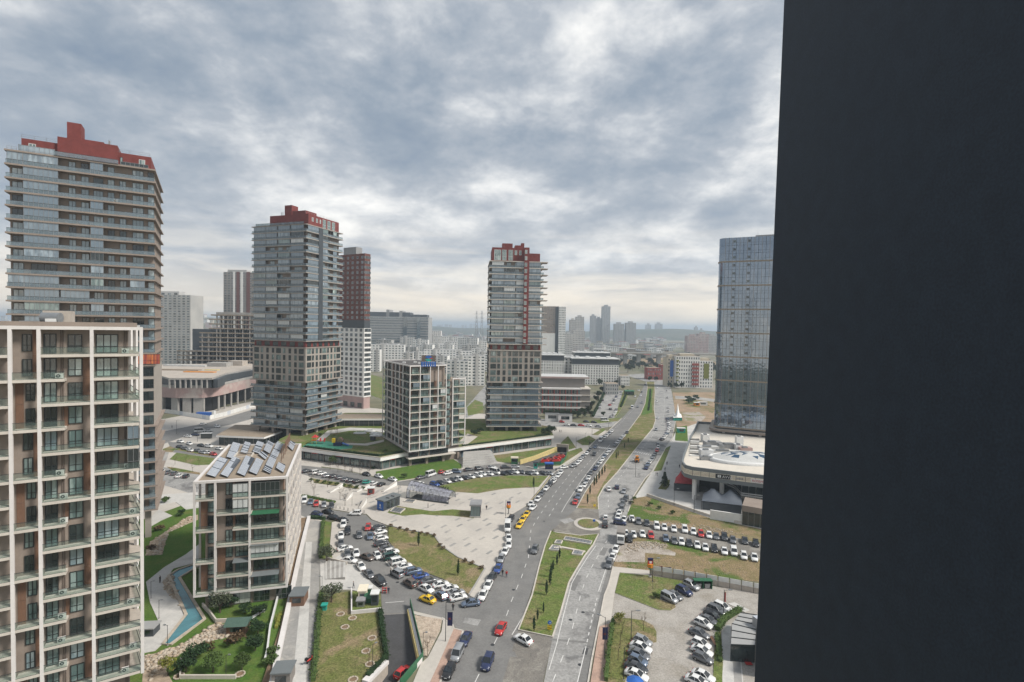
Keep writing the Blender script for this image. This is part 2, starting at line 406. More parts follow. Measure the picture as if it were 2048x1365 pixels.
# opening of the underground ramp
RAMP = [(766, 1229), (815, 1226), (838, 1326), (790, 1378), (735, 1372), (776, 1326)]
rampw = [(p.x, p.y) for p in gl(RAMP)]
bm = bmesh.new()
def loop(pts, z):
    vs = [bm.verts.new((x, y, z)) for x, y in pts]
    return [bm.edges.new((vs[i], vs[(i + 1) % len(vs)])) for i in range(len(vs))]
GX, GY0, GY1 = 16000, -400, 24000
ed = loop([(-GX, GY0), (GX, GY0), (GX, GY1), (-GX, GY1)], -.06) + loop(rampw, -.06)
bmesh.ops.triangle_fill(bm, use_beauty=True, edges=ed)
for f in bm.faces:
    if f.normal.z < 0: f.normal_flip()
me = bpy.data.meshes.new('ground'); bm.to_mesh(me); bm.free(); me.materials.append(MATS['land'])
structure(inst('ground', me))

# wide paved grounds of the near district
sheet('forecourt', [(150, 850), (330, 838), (520, 800), (640, 812), (645, 1046), (622, 1040), (590, 1150), (530, 1420), (-200, 1420), (-200, 1000)], -.03, 'paving')
sheet('forecourt', [(603, 928), (680, 938), (760, 955), (800, 964), (860, 978), (900, 984), (955, 988), (1008, 979), (1077, 975), (1098, 952), (1125, 934), (1168, 906), (1214, 862), (1120, 848), (1000, 830), (760, 818), (700, 812), (640, 812), (600, 880)], -.028, 'paving')
# ---- carriageways
AVE_L = [(1292, 764), (1279, 790), (1268, 810), (1243, 838), (1217, 862), (1192, 880), (1168, 906), (1149, 921), (1127, 934), (1099, 951), (1081, 975), (1064, 995), (1052, 1012), (1033, 1023), (1022, 1030), (1012, 1040), (1007, 1051), (1008, 1067), (1011, 1082), (1010, 1093), (1003, 1107), (993, 1122), (984, 1141), (976, 1152), (957, 1188), (951, 1198)]
MED_L = [(1153, 1018), (1170, 986), (1210, 927), (1229, 902), (1257, 862), (1281, 829), (1290, 808), (1295, 775), (1293, 764)]
MED_R = [(1197, 1021), (1196, 996), (1208, 974), (1234, 946), (1267, 904), (1290, 876), (1306, 857), (1311, 841), (1308, 817), (1310, 787), (1309, 764)]
AVE_R = [(1338, 764), (1344, 787), (1349, 817), (1351, 843), (1344, 878), (1334, 892), (1304, 944), (1290, 958), (1267, 993), (1256, 1024)]
road_l = sheet('avenue', AVE_L + [(937, 1192), (926, 1263), (918, 1286), (900, 1325), (883, 1360), (850, 1430), (1000, 1430), (1037, 1262), (1079, 1131), (1102, 1063), (1107, 1058), (1153, 1019)] + MED_L[1:], -.004, 'asphalt')
road_r = sheet('avenue', MED_R + AVE_R + [(1237, 1090), (1226, 1134), (1218, 1170), (1209, 1191), (1199, 1242), (1183, 1323), (1166, 1430), (1075, 1430), (1105, 1276), (1120, 1231), (1138, 1166), (1152, 1142), (1186, 1091), (1198, 1068)], 0.0, 'asphalt_old')
sheet('junction', [(1107, 1058), (1153, 1018), (1197, 1020), (1200, 1068), (1150, 1074), (1112, 1068)], .006, 'asphalt_rough')
sheet('crossing_strip', [(1036, 1262), (1105, 1276), (1072, 1430), (985, 1430)], .004, 'asphalt_rough')
sheet('parking_lane', [(1236, 1090), (1226, 1134), (1209, 1191), (1199, 1242), (1166, 1430), (1140, 1430), (1188, 1235), (1205, 1175), (1217, 1134), (1228, 1090)], .005, 'asphalt')
# side street, lot streets
side = sheet('side_street', [(951, 1198), (926, 1263), (906, 1252), (884, 1236), (830, 1222), (818, 1218), (816, 1228), (765, 1231), (762, 1182), (744, 1166), (723, 1147), (711, 1131), (690, 1100), (686, 1071), (690, 1048), (678, 1040), (621, 1039), (600, 1030), (600, 1008), (622, 1012), (668, 1021), (699, 1026), (732, 1030), (742, 1040), (770, 1050), (777, 1083), (797, 1110), (826, 1137), (888, 1161), (937, 1191)], -.01, 'asphalt')
upper = sheet('upper_street', [(560, 925), (603, 931), (674, 939), (720, 948), (752, 956), (795, 964), (833, 958), (900, 941), (923, 939), (979, 927), (1038, 928), (1068, 938), (1101, 939), (1125, 934), (1099, 952), (1018, 952), (953, 957), (884, 971), (863, 975), (805, 971), (713, 971), (632, 957), (603, 948), (560, 945)], -.012, 'asphalt')
sheet('back_street', [(250, 878), (420, 845), (520, 815), (520, 834), (460, 850), (400, 862), (345, 882), (250, 916)], -.012, 'asphalt')
sheet('car_park', [(335, 884), (400, 888), (490, 906), (480, 928), (420, 915), (345, 905)], -.010, 'asphalt')
sheet('car_park', [(290, 935), (330, 935), (400, 950), (420, 985), (390, 990), (310, 965), (285, 960)], -.014, 'asphalt_old')
sheet('cross_street', [(1080, 838), (1150, 845), (1243, 843), (1236, 852), (1200, 857), (1150, 856), (1080, 852)], -.010, 'asphalt_old')
sheet('car_park', [(1186, 836), (1217, 780), (1246, 782), (1238, 808), (1228, 838)], -.008, 'asphalt_old')
sheet('far_road', [(1250, 750), (1285, 748), (1340, 764), (1292, 764)], -.006, 'asphalt_old')
# lot on the right
sheet('waste_ground', [(1269, 996), (1294, 993), (1418, 1035), (1530, 1060), (1530, 1165), (1226, 1134), (1237, 1090), (1256, 1024)], -.02, 'scrub')
sheet('lot_street', [(1250, 1030), (1302, 1043), (1370, 1061), (1485, 1078), (1530, 1090), (1530, 1122), (1427, 1100), (1351, 1085), (1294, 1077), (1232, 1068)], .003, 'asphalt_rough')
sheet('bare_rock', [(1237, 1090), (1262, 1084), (1300, 1083), (1352, 1106), (1350, 1112), (1290, 1106), (1290, 1125), (1228, 1124)], -.008, 'rubble')
sheet('bare_soil', [(1285, 1040), (1340, 1046), (1420, 1054), (1530, 1078), (1530, 1089), (1470, 1077), (1390, 1066), (1300, 1046)], -.006, 'dirt')
sheet('car_park', [(1224, 1142), (1300, 1150), (1370, 1164), (1530, 1188), (1530, 1430), (1180, 1430), (1199, 1242), (1209, 1191)], -.015, 'cobble')
sheet('footway', [(1226, 1134), (1300, 1142), (1302, 1150), (1239, 1146), (1229, 1188), (1222, 1240), (1196, 1252), (1209, 1191)], .10, 'paving', .16)
sheet('brick_verge', [(1199, 1254), (1223, 1247), (1213, 1365), (1205, 1430), (1168, 1430), (1181, 1365)], .10, 'brick_paving', .16)
sheet('lawn', [(1240, 1147), (1298, 1152), (1371, 1164), (1356, 1180), (1322, 1192), (1319, 1200), (1349, 1210), (1352, 1216), (1341, 1222), (1318, 1221), (1230, 1187)], .12, 'grass', .18)
sheet('lawn', [(1226, 1238), (1259, 1238), (1287, 1242), (1306, 1252), (1313, 1265), (1313, 1286), (1300, 1288), (1270, 1300), (1250, 1365), (1240, 1430), (1200, 1430), (1213, 1365), (1224, 1246)], .12, 'grass_dry', .18)
# mall terrace
sheet('mall_forecourt', [(1344, 880), (1352, 862), (1400, 845), (1530, 845), (1530, 1060), (1418, 1036), (1294, 993), (1269, 997), (1304, 944), (1334, 892)], .10, 'paving_white', .16)
sheet('verge', [(1332, 897), (1342, 892), (1323, 942), (1307, 944)], .2, 'grass', .1)
sheet('verge', [(1316, 979), (1330, 960), (1340, 961), (1338, 974), (1332, 981)], .2, 'grass_dry', .1)
sheet('verge', [(1350, 882), (1352, 856), (1374, 852), (1376, 884)], .2, 'grass_lush', .1)
sheet('building_site', [(1345, 785), (1440, 785), (1445, 852), (1400, 856), (1354, 855), (1352, 843), (1349, 817)], -.012, 'dirt')
# ---- plaza, pavements and lawns between
PLAZA = [(603, 950), (632, 958), (713, 972), (805, 972), (863, 977), (897, 984), (955, 988), (1008, 979), (1077, 975), (1097, 953)] + AVE_L[9:] + [(938, 1192), (970, 1139), (916, 1116), (884, 1094), (867, 1071), (804, 1059), (777, 1052), (744, 1040), (733, 1029), (699, 1025), (668, 1020), (622, 1011), (600, 1007)]
plaza = sheet('plaza', PLAZA, .12, 'paving', .2)
mb = MB(); mb.box(-1.3, 1.3, -.42, .42, 0, .012, 'paving_grey'); me = mb.mesh('dark_slab')
prng = random.Random(5)
def inside(p, poly):
    c = False; n = len(poly)
    for i in range(n):
        a, b = poly[i], poly[(i + 1) % n]
        if (a[1] > p[1]) != (b[1] > p[1]) and p[0] < (b[0] - a[0]) * (p[1] - a[1]) / (b[1] - a[1]) + a[0]: c = not c
    return c
pw = [(p.x, p.y) for p in gl(PLAZA)]
ang = math.radians(58); ca, sa = math.cos(ang), math.sin(ang)
for i in range(-40, 40):
    for j in range(-40, 40):
        u, v_ = i * 6.2 + (j % 2) * 3.1 + prng.uniform(-1, 1), j * 3.7 + prng.uniform(-.5, .5)
        p = (u * ca - v_ * sa - 20, u * sa + v_ * ca + 170)
        if prng.random() < .55 and all(inside((p[0] + dx, p[1] + dy), pw) for dx, dy in ((0, 0), (2, 2), (-2, 2), (2, -2), (-2, -2))):
            inst('dark_slab', me, plaza, (p[0], p[1], .12), ang)
sheet('lawn', [(777, 1053), (804, 1060), (867, 1072), (884, 1095), (916, 1117), (969, 1139), (938, 1190), (888, 1160), (826, 1136), (797, 1109), (777, 1083)], .16, 'grass_dry', .2)
sheet('lawn', [(884, 972), (953, 957), (1018, 952), (1096, 953), (1077, 975), (1008, 979), (955, 988), (897, 984), (866, 977)], .16, 'grass', .2)
sheet('flower_bed', [(780, 1020), (795, 1013), (865, 1024), (905, 1020), (950, 1024), (948, 1038), (905, 1033), (868, 1032), (845, 1030), (806, 1033), (775, 1027)], .17, 'grass', .1)
sheet('verge', [(625, 958), (700, 970), (740, 985), (722, 980), (628, 967)], .17, 'grass_dry', .1)
sheet('hedge_bed', [(604, 990), (668, 1003), (671, 1008), (604, 996)], .17, 'grass', .1)
# podium side lawns
sheet('lawn', [(752, 944), (800, 936), (905, 918), (923, 930), (923, 938), (900, 940), (833, 957), (795, 963), (752, 955)], .12, 'grass_lush', .2)
sheet('lawn', [(985, 912), (1060, 902), (1116, 894), (1126, 882), (1136, 873), (1152, 896), (1118, 906), (1080, 914), (1042, 925), (1020, 928), (985, 922)], .12, 'grass', .2)
sheet('lawn', [(1125, 908), (1162, 896), (1166, 902), (1120, 932), (1105, 933)], .12, 'grass', .2)
sheet('lawn', [(1152, 883), (1178, 872), (1192, 880), (1178, 891), (1165, 891)], .12, 'grass', .2)
sheet('lawn', [(1184, 870), (1206, 857), (1211, 861), (1196, 871)], .12, 'grass', .2)
sheet('lawn', [(1150, 846), (1215, 838), (1243, 836), (1234, 843), (1200, 847)], .10, 'grass', .2)
sheet('lawn', [(1228, 838), (1240, 806), (1246, 784), (1258, 786), (1250, 806), (1238, 826)], .10, 'grass', .2)
sheet('lawn', [(740, 790), (738, 748), (775, 760), (768, 800)], .05, 'grass', .2)
sheet('lawn', [(934, 815), (950, 800), (966, 806), (966, 826), (936, 832)], .05, 'grass', .2)
sheet('access_road', [(928, 838), (932, 815), (972, 770), (985, 770), (985, 795), (945, 832)], .0, 'asphalt_old')
# ---- medians
def median(px, mats):
    sheet('median', px, .14, mats, .2)
    kerb(px, .34, .20, closed=True)
median([(1037, 1261), (1105, 1275), (1120, 1231), (1138, 1166), (1151, 1143), (1170, 1112), (1186, 1091), (1197, 1069), (1160, 1072), (1112, 1066), (1102, 1063), (1090, 1093), (1079, 1131), (1064, 1192)], 'grass')
median([(1153, 1018)] + MED_L[1:] + MED_R[::-1][:-1] + [(1197, 1020)], 'grass_dry')
sheet('bare_soil', [(1156, 1013), (1172, 986), (1210, 929), (1224, 940), (1206, 968), (1194, 992), (1192, 1013)], .155, 'dirt')
sheet('lawn', [(1282, 832), (1291, 808), (1296, 778), (1306, 778), (1303, 805), (1305, 826)], .155, 'grass_lush')
# roundabout island
c = G(1177, 1048.5)
def disc(name, r0, r1, z, mat, thick):
    mb = MB(); mb.prism([(c.x + r0 * math.cos(t * .2618), c.y + r1 * math.sin(t * .2618)) for t in range(24)], z - thick, z, 'kerb', mat, bottom=False)
    return structure(mb.build(name))
disc('roundabout_apron', 4.6, 5.2, .09, 'paving', .15)
disc('roundabout_island', 3.3, 3.9, .25, 'grass', .2)
# ---- lower left: walkway, wall, lawn, ramp
sheet('walkway', [(622, 1040), (645, 1044), (640, 1120), (639, 1183), (624, 1365), (616, 1430), (530, 1430), (547, 1365), (599, 1120)], .08, 'paving_grey', .14)
sheet('walkway', [(640, 1120), (664, 1122), (690, 1103), (711, 1132), (744, 1167), (761, 1181), (760, 1192), (700, 1180), (641, 1182)], .085, 'paving_white', .14)
sheet('walkway', [(612, 1085), (624, 1085), (612, 1365), (605, 1430), (575, 1430), (585, 1365)], .095, 'paving_white')
sheet('footway', [(690, 1048), (682, 1040), (664, 1046), (660, 1090), (664, 1122), (690, 1103), (686, 1071)], .12, 'paving', .2)
sheet('verge', [(648, 1043), (663, 1046), (659, 1090), (666, 1122), (640, 1118), (644, 1080)], .14, 'grass', .2)
sheet('lawn', [(641, 1192), (700, 1184), (701, 1229), (762, 1224), (764, 1246), (774, 1318), (728, 1368), (690, 1430), (612, 1430), (624, 1365)], .12, 'grass_dry', .2)
sheet('utility_yard', [(702, 1184), (760, 1182), (763, 1222), (703, 1228)], .10, 'grass', .2)
sheet('gravel_island', [(828, 1232), (884, 1240), (880, 1262), (854, 1314), (838, 1312)], .16, 'gravel', .2)
sheet('footway', [(822, 1222), (884, 1237), (905, 1252), (908, 1258), (926, 1264), (918, 1286), (883, 1360), (846, 1430), (800, 1430), (842, 1328), (856, 1316), (883, 1264), (886, 1242), (828, 1230), (838, 1312), (834, 1306)], .12, 'paving', .2)
sheet('footway', [(908, 1258), (927, 1264), (918, 1286), (883, 1360), (846, 1430), (830, 1430), (872, 1340), (890, 1300)], .128, 'brick_paving')
# ramp: walls and sloping floor
def rz(p): return -3.0 * max(0, min(1, (rampw[0][1] - p[1]) / (rampw[0][1] - rampw[3][1])))
mb = MB()
mb.add([(x, y, rz((x, y)) - .01) for x, y in rampw], [tuple(range(len(rampw)))[::-1]], 'asphalt_dark')
ramp = structure(mb.build('ramp'))
mb = MB()
for a, b in zip(rampw, rampw[1:] + rampw[:1]):
    mb.add([(a[0], a[1], rz(a) - .05), (b[0], b[1], rz(b) - .05), (b[0], b[1], .05), (a[0], a[1], .05)], [(0, 1, 2, 3)], 'concrete_warm')
mb.build('ramp_wall', ramp)
mb = MB(); ribbon(mb, strip_pts([(816, 1226), (838, 1326), (792, 1378)]), .35, -.8, .75, 'line_yellow'); mb.build('yellow_parapet', ramp)
mb = MB(); ribbon(mb, strip_pts([(819, 1225), (842, 1325), (796, 1378)]), .5, -.05, .9, 'white_frame'); mb.build('white_parapet', ramp)
mb = MB(); ribbon(mb, strip_pts([(820, 1212), (846, 1322), (800, 1378)]), .12, .0, 1.7, 'green_paint'); mb.build('green_screen', ramp)
mb = MB(); ribbon(mb, strip_pts([(772, 1326), (730, 1368)]), 1.3, -.05, .55, 'white_frame'); mb.build('white_parapet', ramp)
for px in ([(784, 1240), (797, 1365)], [(802, 1240), (817, 1340)]): pass
# white kerb wall of the walkway with its planter strip
mb = MB(); ribbon(mb, strip_pts([(618, 1038), (598, 1120), (546, 1365), (530, 1430)]), .9, -.05, 1.0, 'white_frame')
tag(mb.build('retaining_wall'), 'long white retaining wall between the walkway and the garden', 'wall')
sheet('planter', [(614, 1038), (594, 1120), (543, 1365), (528, 1430), (500, 1430), (526, 1365), (560, 1260), (574, 1200), (600, 1040)], .5, 'soil', .55)
# ---- garden with the pool
sheet('lawn', [(285, 1040), (395, 1000), (590, 1180), (560, 1260), (526, 1365), (510, 1430), (250, 1430), (250, 1100)], .02, 'grass_lush')
sheet('garden_path', [(292, 1165), (329, 1135), (371, 1110), (400, 1088), (400, 1124), (347, 1138), (338, 1150), (346, 1178), (372, 1231), (325, 1289), (310, 1303), (284, 1308), (284, 1275), (312, 1258), (318, 1246), (300, 1206)], .10, 'paving_white', .14)
sheet('garden_path', [(322, 990), (395, 985), (400, 1016), (372, 1020), (352, 1005), (320, 1012)], .06, 'paving_white', .1)
sheet('garden_path', [(290, 1045), (318, 1020), (345, 1032), (322, 1042), (300, 1055)], .06, 'paving_white', .1)
sheet('rock_bed', [(290, 1112), (300, 1085), (330, 1065), (375, 1035), (396, 1030), (396, 1040), (372, 1050), (336, 1066), (324, 1110)], .07, 'stone_warm', .1)
sheet('rock_bed', [(325, 1165), (345, 1146), (352, 1175), (370, 1225), (358, 1205), (330, 1180)], .115, 'stone_warm', .1)
sheet('rock_bed', [(288, 1312), (325, 1305), (375, 1285), (432, 1246), (482, 1256), (470, 1272), (424, 1282), (372, 1302), (345, 1318), (330, 1338), (345, 1365), (340, 1430), (280, 1430)], .06, 'stone_warm', .1)
POOL = [(337, 1153), (356, 1141), (386, 1131), (400, 1132), (359, 1157), (409, 1240), (341, 1291), (326, 1290), (372, 1231)]
pool = sheet('pool', POOL, .12, 'water', .1)
mb = MB(); ribbon(mb, strip_pts(POOL), .6, 0, .3, 'stone_pale', closed=True); mb.build('pool_rim', pool)
# ---- kerbs and paint
kerb(AVE_L[3:], .3, .17); kerb(AVE_R[3:], .3, .15)
kerb([(926, 1263), (918, 1286), (900, 1325), (883, 1360), (850, 1430)]); kerb([(1226, 1134), (1218, 1170), (1209, 1191), (1199, 1242), (1183, 1323), (1166, 1430)])
kerb([(884, 1237), (905, 1251), (908, 1258), (926, 1263)])
kerb([(777, 1052), (804, 1059), (867, 1071), (884, 1094), (916, 1116), (970, 1139), (938, 1192)], .4, .3, 'concrete')
kerb([(744, 1051), (748, 1075), (757, 1093), (765, 1115), (785, 1137), (800, 1152)], .25, .04)
L1 = [(1013, 1232), (1024, 1200), (1034, 1176), (1043, 1155), (1057, 1114), (1062, 1060), (1071, 1044), (1088, 1018), (1111, 985), (1150, 936), (1200, 884), (1240, 848), (1270, 815), (1280, 780)]
dashes(road_l, L1)
dashes(road_l, [(1098, 1033), (1105, 1021), (1128, 987), (1160, 945), (1205, 895)])
dashes(road_l, [(950, 1365), (975, 1315), (1000, 1265)], 2.2, 3.4)
solid(road_l, [(1123, 1025), (1131, 1011), (1164, 960), (1190, 925), (1220, 890)])
solid(road_l, [(1108, 1064), (1096, 1092), (1083, 1131), (1066, 1200), (1024, 1270)])
solid(road_l, [(1052, 1013), (1067, 996), (1084, 976), (1102, 952)], .2, 'line_yellow')
dashes(road_r, [(1105, 1365), (1127, 1310), (1143, 1265), (1160, 1195), (1171, 1160), (1186, 1130), (1204, 1098), (1218, 1075)])
solid(road_r, [(1098, 1340), (1113, 1290), (1127, 1231), (1144, 1166), (1157, 1143), (1177, 1112), (1192, 1092)])
solid(road_r, [(1155, 1365), (1172, 1293)]); dashes(road_r, [(1174, 1285), (1187, 1225), (1196, 1190)], 1.1, 1.2, .2)
solid(road_r, [(1197, 1183), (1213, 1135), (1220, 1115)])
dashes(road_r, [(1217, 1015), (1216, 990), (1240, 955), (1270, 915), (1295, 885), (1325, 845), (1330, 815), (1328, 785)])
for (x0, y0), (x1, y1), nn in (((1196, 895), (1228, 899), 10), ((1271, 904), (1306, 911), 9)):
    mb = MB(); mb.add([(-1.7, -.3, 0), (1.7, -.3, 0), (1.7, .3, 0), (-1.7, .3, 0)], [(0, 1, 2, 3)], 'line'); me = mb.mesh('zebra_stripe')
    for k in range(nn):
        p = G(x0 + (x1 - x0) * k / (nn - 1), y0 + (y1 - y0) * k / (nn - 1))
        inst('zebra_stripe', me, road_l if x0 < 1250 else road_r, (p.x, p.y, .024), math.radians(62))
solid(side, [(771, 1206), (808, 1203)]); solid(side, [(744, 1075), (757, 1095), (766, 1118), (786, 1140)])

# repairs, trench covers and manholes in the carriageways
for nm, px, mt in (('trench_repair', [(1099, 1281), (1180, 1288), (1181, 1284), (1101, 1277)], 'asphalt'), ('asphalt_patch', [(1168, 1296), (1177, 1297), (1174, 1310), (1164, 1309)], 'asphalt_dark'), ('asphalt_patch', [(1010, 1302), (1030, 1304), (1034, 1315), (1006, 1313)], 'asphalt'), ('asphalt_patch', [(1150, 1150), (1163, 1152), (1150, 1182), (1140, 1180)], 'asphalt'), ('asphalt_patch', [(1020, 1345), (1070, 1335), (1060, 1365), (1005, 1380)], 'asphalt_rough'), ('asphalt_patch', [(930, 1235), (962, 1240), (955, 1252), (925, 1246)], 'asphalt_old'), ('asphalt_patch', [(1205, 1095), (1216, 1097), (1209, 1112), (1198, 1110)], 'asphalt'), ('asphalt_patch', [(1118, 1040), (1140, 1036), (1150, 1042), (1130, 1048)], 'asphalt_old')):
    sheet(nm, px, .0075, mt)
for x, y in ((1027, 1180), (1141, 1240), (1088, 1043), (985, 1290), (1166, 1225), (795, 1165), (760, 1110), (1120, 975), (1240, 970), (1160, 1330)):
    p = G(x, y); mb = MB(); mb.prism([(p.x + .4 * math.cos(j * .52), p.y + .4 * math.sin(j * .52)) for j in range(12)], 0, .012, 'metal_dark', bottom=False); structure(mb.build('manhole_cover'))

sheet('rubble_patch', [(1364, 826), (1398, 824), (1412, 834), (1402, 844), (1372, 842)], .0, 'rubble'); sheet('weed_patch', [(1366, 800), (1400, 798), (1420, 812), (1440, 818), (1425, 826), (1398, 816), (1374, 812)], .0, 'scrub'); sheet('site_track', [(1350, 792), (1400, 795), (1440, 800), (1440, 806), (1396, 800), (1351, 798)], .002, 'paving_grey')

sheet('lawn', [(339, 919), (353, 906), (385, 911), (430, 917), (422, 930), (393, 931)], .06, 'grass', .1); sheet('flower_bed', [(325, 899), (340, 893), (352, 898), (345, 905), (328, 904)], .06, 'scrub', .1); sheet('flower_bed', [(333, 934), (350, 936), (400, 946), (400, 950), (345, 942)], .06, 'scrub', .1); sheet('footway', [(300, 905), (338, 905), (330, 930), (300, 930)], .03, 'paving_grey', .05)
sheet('flower_bed', [(350, 900), (420, 913), (430, 909), (395, 902), (356, 896)], .05, 'scrub', .1)
# ================================================================== building kit
class Face:
    """one outer wall plane: s runs to the right seen from outside, d outwards, z up"""
    def __init__(self, O, U, L, root):
        self.O = Vector((O[0], O[1])); self.U = Vector((U[0], U[1])).normalized(); self.L = L; self.root = root
        self.N = Vector((self.U.y, -self.U.x)); self.ang = math.atan2(self.U.y, self.U.x)
    def at(self, s, d=0.0, z=0.0):
        p = self.O + self.U * s + self.N * d; return Vector((p.x, p.y, z))
    def put(self, name, me, s, d, z, parent=None):
        return inst(name, me, self.root, self.at(s, d, z) - self.root.location, self.ang)
    def s_of(self, xpix, z, d=0.0):
        lo, hi = -80.0, 200.0
        for _ in range(50):
            m = (lo + hi) / 2
            p = self.at(m, d, z)
            if p.y < 1: lo = m; continue
            if PX(p)[0] < xpix: lo = m
            else: hi = m
        return lo
def wchild(mb, name, root):
    o = mb.build(name, root); o.location = -root.location; return o
def solve_t(P, d, xpix, z):
    lo, hi = 0.0, 600.0; s = 1 if PX((P[0] + d[0], P[1] + d[1], z))[0] > PX((P[0], P[1], z))[0] else -1
    for _ in range(50):
        m = (lo + hi) / 2; x = PX((P[0] + d[0] * m, P[1] + d[1] * m, z))[0]
        if (x < xpix) == (s > 0): lo = m
        else: hi = m
    return lo
WCACHE = {}
def win_mesh(w, h, cols, rows, glass, frame='frame_dark', bar=.09, sub=False, dep=.07):
    key = (round(w, 2), round(h, 2), cols, rows, glass, frame, bar, sub)
    if key in WCACHE: return WCACHE[key]
    mb = MB()
    mb.box(-w / 2, w / 2, -dep, .02, 0, bar, frame); mb.box(-w / 2, w / 2, -dep, .02, h - bar, h, frame)
    for i in range(cols + 1):
        x = -w / 2 + bar / 2 + (w - bar) * i / cols
        mb.box(x - bar / 2, x + bar / 2, -dep, .02, bar, h - bar, frame)
    for j in range(1, rows):
        z = h * j / rows if rows > 2 else h * .36
        mb.box(-w / 2 + bar, w / 2 - bar, -dep + .01, .02, z - bar * .4, z + bar * .4, frame)
    def pane(m, x0, x1): m.add([(x0, -.015, bar), (x1, -.015, bar), (x1, -.015, h - bar), (x0, -.015, h - bar)], [(0, 1, 2, 3)], glass)
    if sub:
        pm = []
        for i in range(cols):
            x0 = -w / 2 + bar + (w - bar) * i / cols; x1 = x0 + (w - bar) / cols - bar
            q = MB(); pane(q, x0, x1); pm.append(q.mesh('pane'))
        WCACHE[key] = (mb.mesh('window'), pm)
    else:
        pane(mb, -w / 2 + bar, w / 2 - bar); WCACHE[key] = (mb.mesh('window'), None)
    return WCACHE[key]
def window(face, s, z, w, h, cols=2, rows=2, glass='glass', d=0.0, sub=False, name='window', frame='frame_dark', bar=.09):
    me, panes = win_mesh(w, h, cols, rows, glass, frame, bar, sub)
    o = face.put(name, me, s, d + .02, z)
    if panes:
        for pm in panes: inst('pane', pm, o)
    return o
RCACHE = {}
def box_mesh(name, L, dep, h, mat):
    key = (name, round(L, 2), round(dep, 2), round(h, 2), mat)
    if key not in RCACHE:
        mb = MB(); mb.box(0, L, -dep, 0, 0, h, mat); RCACHE[key] = mb.mesh(name)
    return RCACHE[key]
def rail_mesh(L, h=1.0, gm='glass_rail'):
    key = ('rail', round(L, 2), h, gm)
    if key not in RCACHE:
        mb = MB(); mb.box(0, L, -.03, 0, 0, h - .05, gm); mb.box(0, L, -.05, .02, h - .04, h + .02, 'metal_dark')
        mb.box(0, L, -.05, .02, -.06, .03, 'metal_dark'); RCACHE[key] = mb.mesh('balcony_railing')
    return RCACHE[key]
def bx(face, name, s0, s1, d0, d1, z0, z1, mat):
    """box part that spans s0..s1 along the face and d0..d1 (outwards)"""
    return face.put(name, box_mesh(name, s1 - s0, d1 - d0, z1 - z0, mat), s0, d0, z0)
def rail(face, s0, s1, d, z, h=1.0): return face.put('balcony_railing', rail_mesh(s1 - s0, h, 'glass_clear'), s0, d, z)
def glazed(face, s0, s1, d, z, h, glass='glass_enclosed', frame='metal', step=.95, name='glazed_balcony'):
    n = max(2, round((s1 - s0) / step))
    me, _ = win_mesh(s1 - s0, h, n, 2, glass, frame, .06)
    return face.put(name, me, (s0 + s1) / 2, d, z)
def ac_mesh():
    if 'ac' not in RCACHE:
        mb = MB(); mb.box(-.42, .42, -.34, 0, 0, .62, 'ac_unit')
        mb.tube((-.1, -.342, .31), (-.1, -.36, .31), .25, .25, 'metal_dark', 10); mb.tube((-.1, -.36, .31), (-.1, -.365, .31), .09, .09, 'ac_unit', 8)
        mb.box(-.44, .44, -.36, .02, .62, .65, 'ac_unit'); RCACHE['ac'] = mb.mesh('air_conditioner')
    return RCACHE['ac']
brng = random.Random(3)

# ------------------------------------------------------------------ framed residential blocks
def framed_face(face, cols, z0, nfl, fh, rec, pattern, sub=True, colw=.45, top_beam=.55, fr='white_frame'):
    """white exoskeleton of columns and beams in front of a set-back wall"""
    zt = z0 + nfl * fh
    for s in cols: bx(face, 'frame_column', s - colw / 2, s + colw / 2, -.42, 0, z0 - .45, zt + top_beam, fr)
    for a, b in zip(cols, cols[1:]):
        bx(face, 'frame_beam', a + colw / 2, b - colw / 2, -.40, -.012, zt + .08, zt + top_beam - .01, fr)
    for k, (a, b) in enumerate(zip(cols, cols[1:])):
        a += colw / 2; b -= colw / 2; bw = b - a
        for f in range(nfl):                                   # f = 0 is the top storey
            z = zt - (f + 1) * fh
            P = pattern(k, f)
            for (x0, x1) in P.get('slab', ()):
                bx(face, 'balcony_slab', a + x0 * bw, a + x1 * bw, -rec, -.03, z - (.34 if sub else .26), z + .06, 'slab_pale')
                if P.get('rail', True): rail(face, a + x0 * bw, a + x1 * bw, -.10, z + .06)
            for (x0, x1) in P.get('wood', ()):
                bx(face, 'wood_panel', a + x0 * bw, a + x1 * bw, -rec, -rec + .05, z + .02, z + fh - .02, 'wood_panel')
            for (x0, x1, h0, h1, nc, gl_) in P.get('win', ()):
                window(face, a + (x0 + x1) / 2 * bw, z + h0, (x1 - x0) * bw, h1, nc, 2, gl_, -rec + .05, sub, bar=.10 if sub else .08)
            for (x0, x1, gl_) in P.get('glazed', ()):
                glazed(face, a + x0 * bw, a + x1 * bw, -.16, z + .1, fh - .5, gl_)
            for x in P.get('ac', ()):
                face.put('air_conditioner', ac_mesh(), a + x * bw, -rec + .55, z + .12)

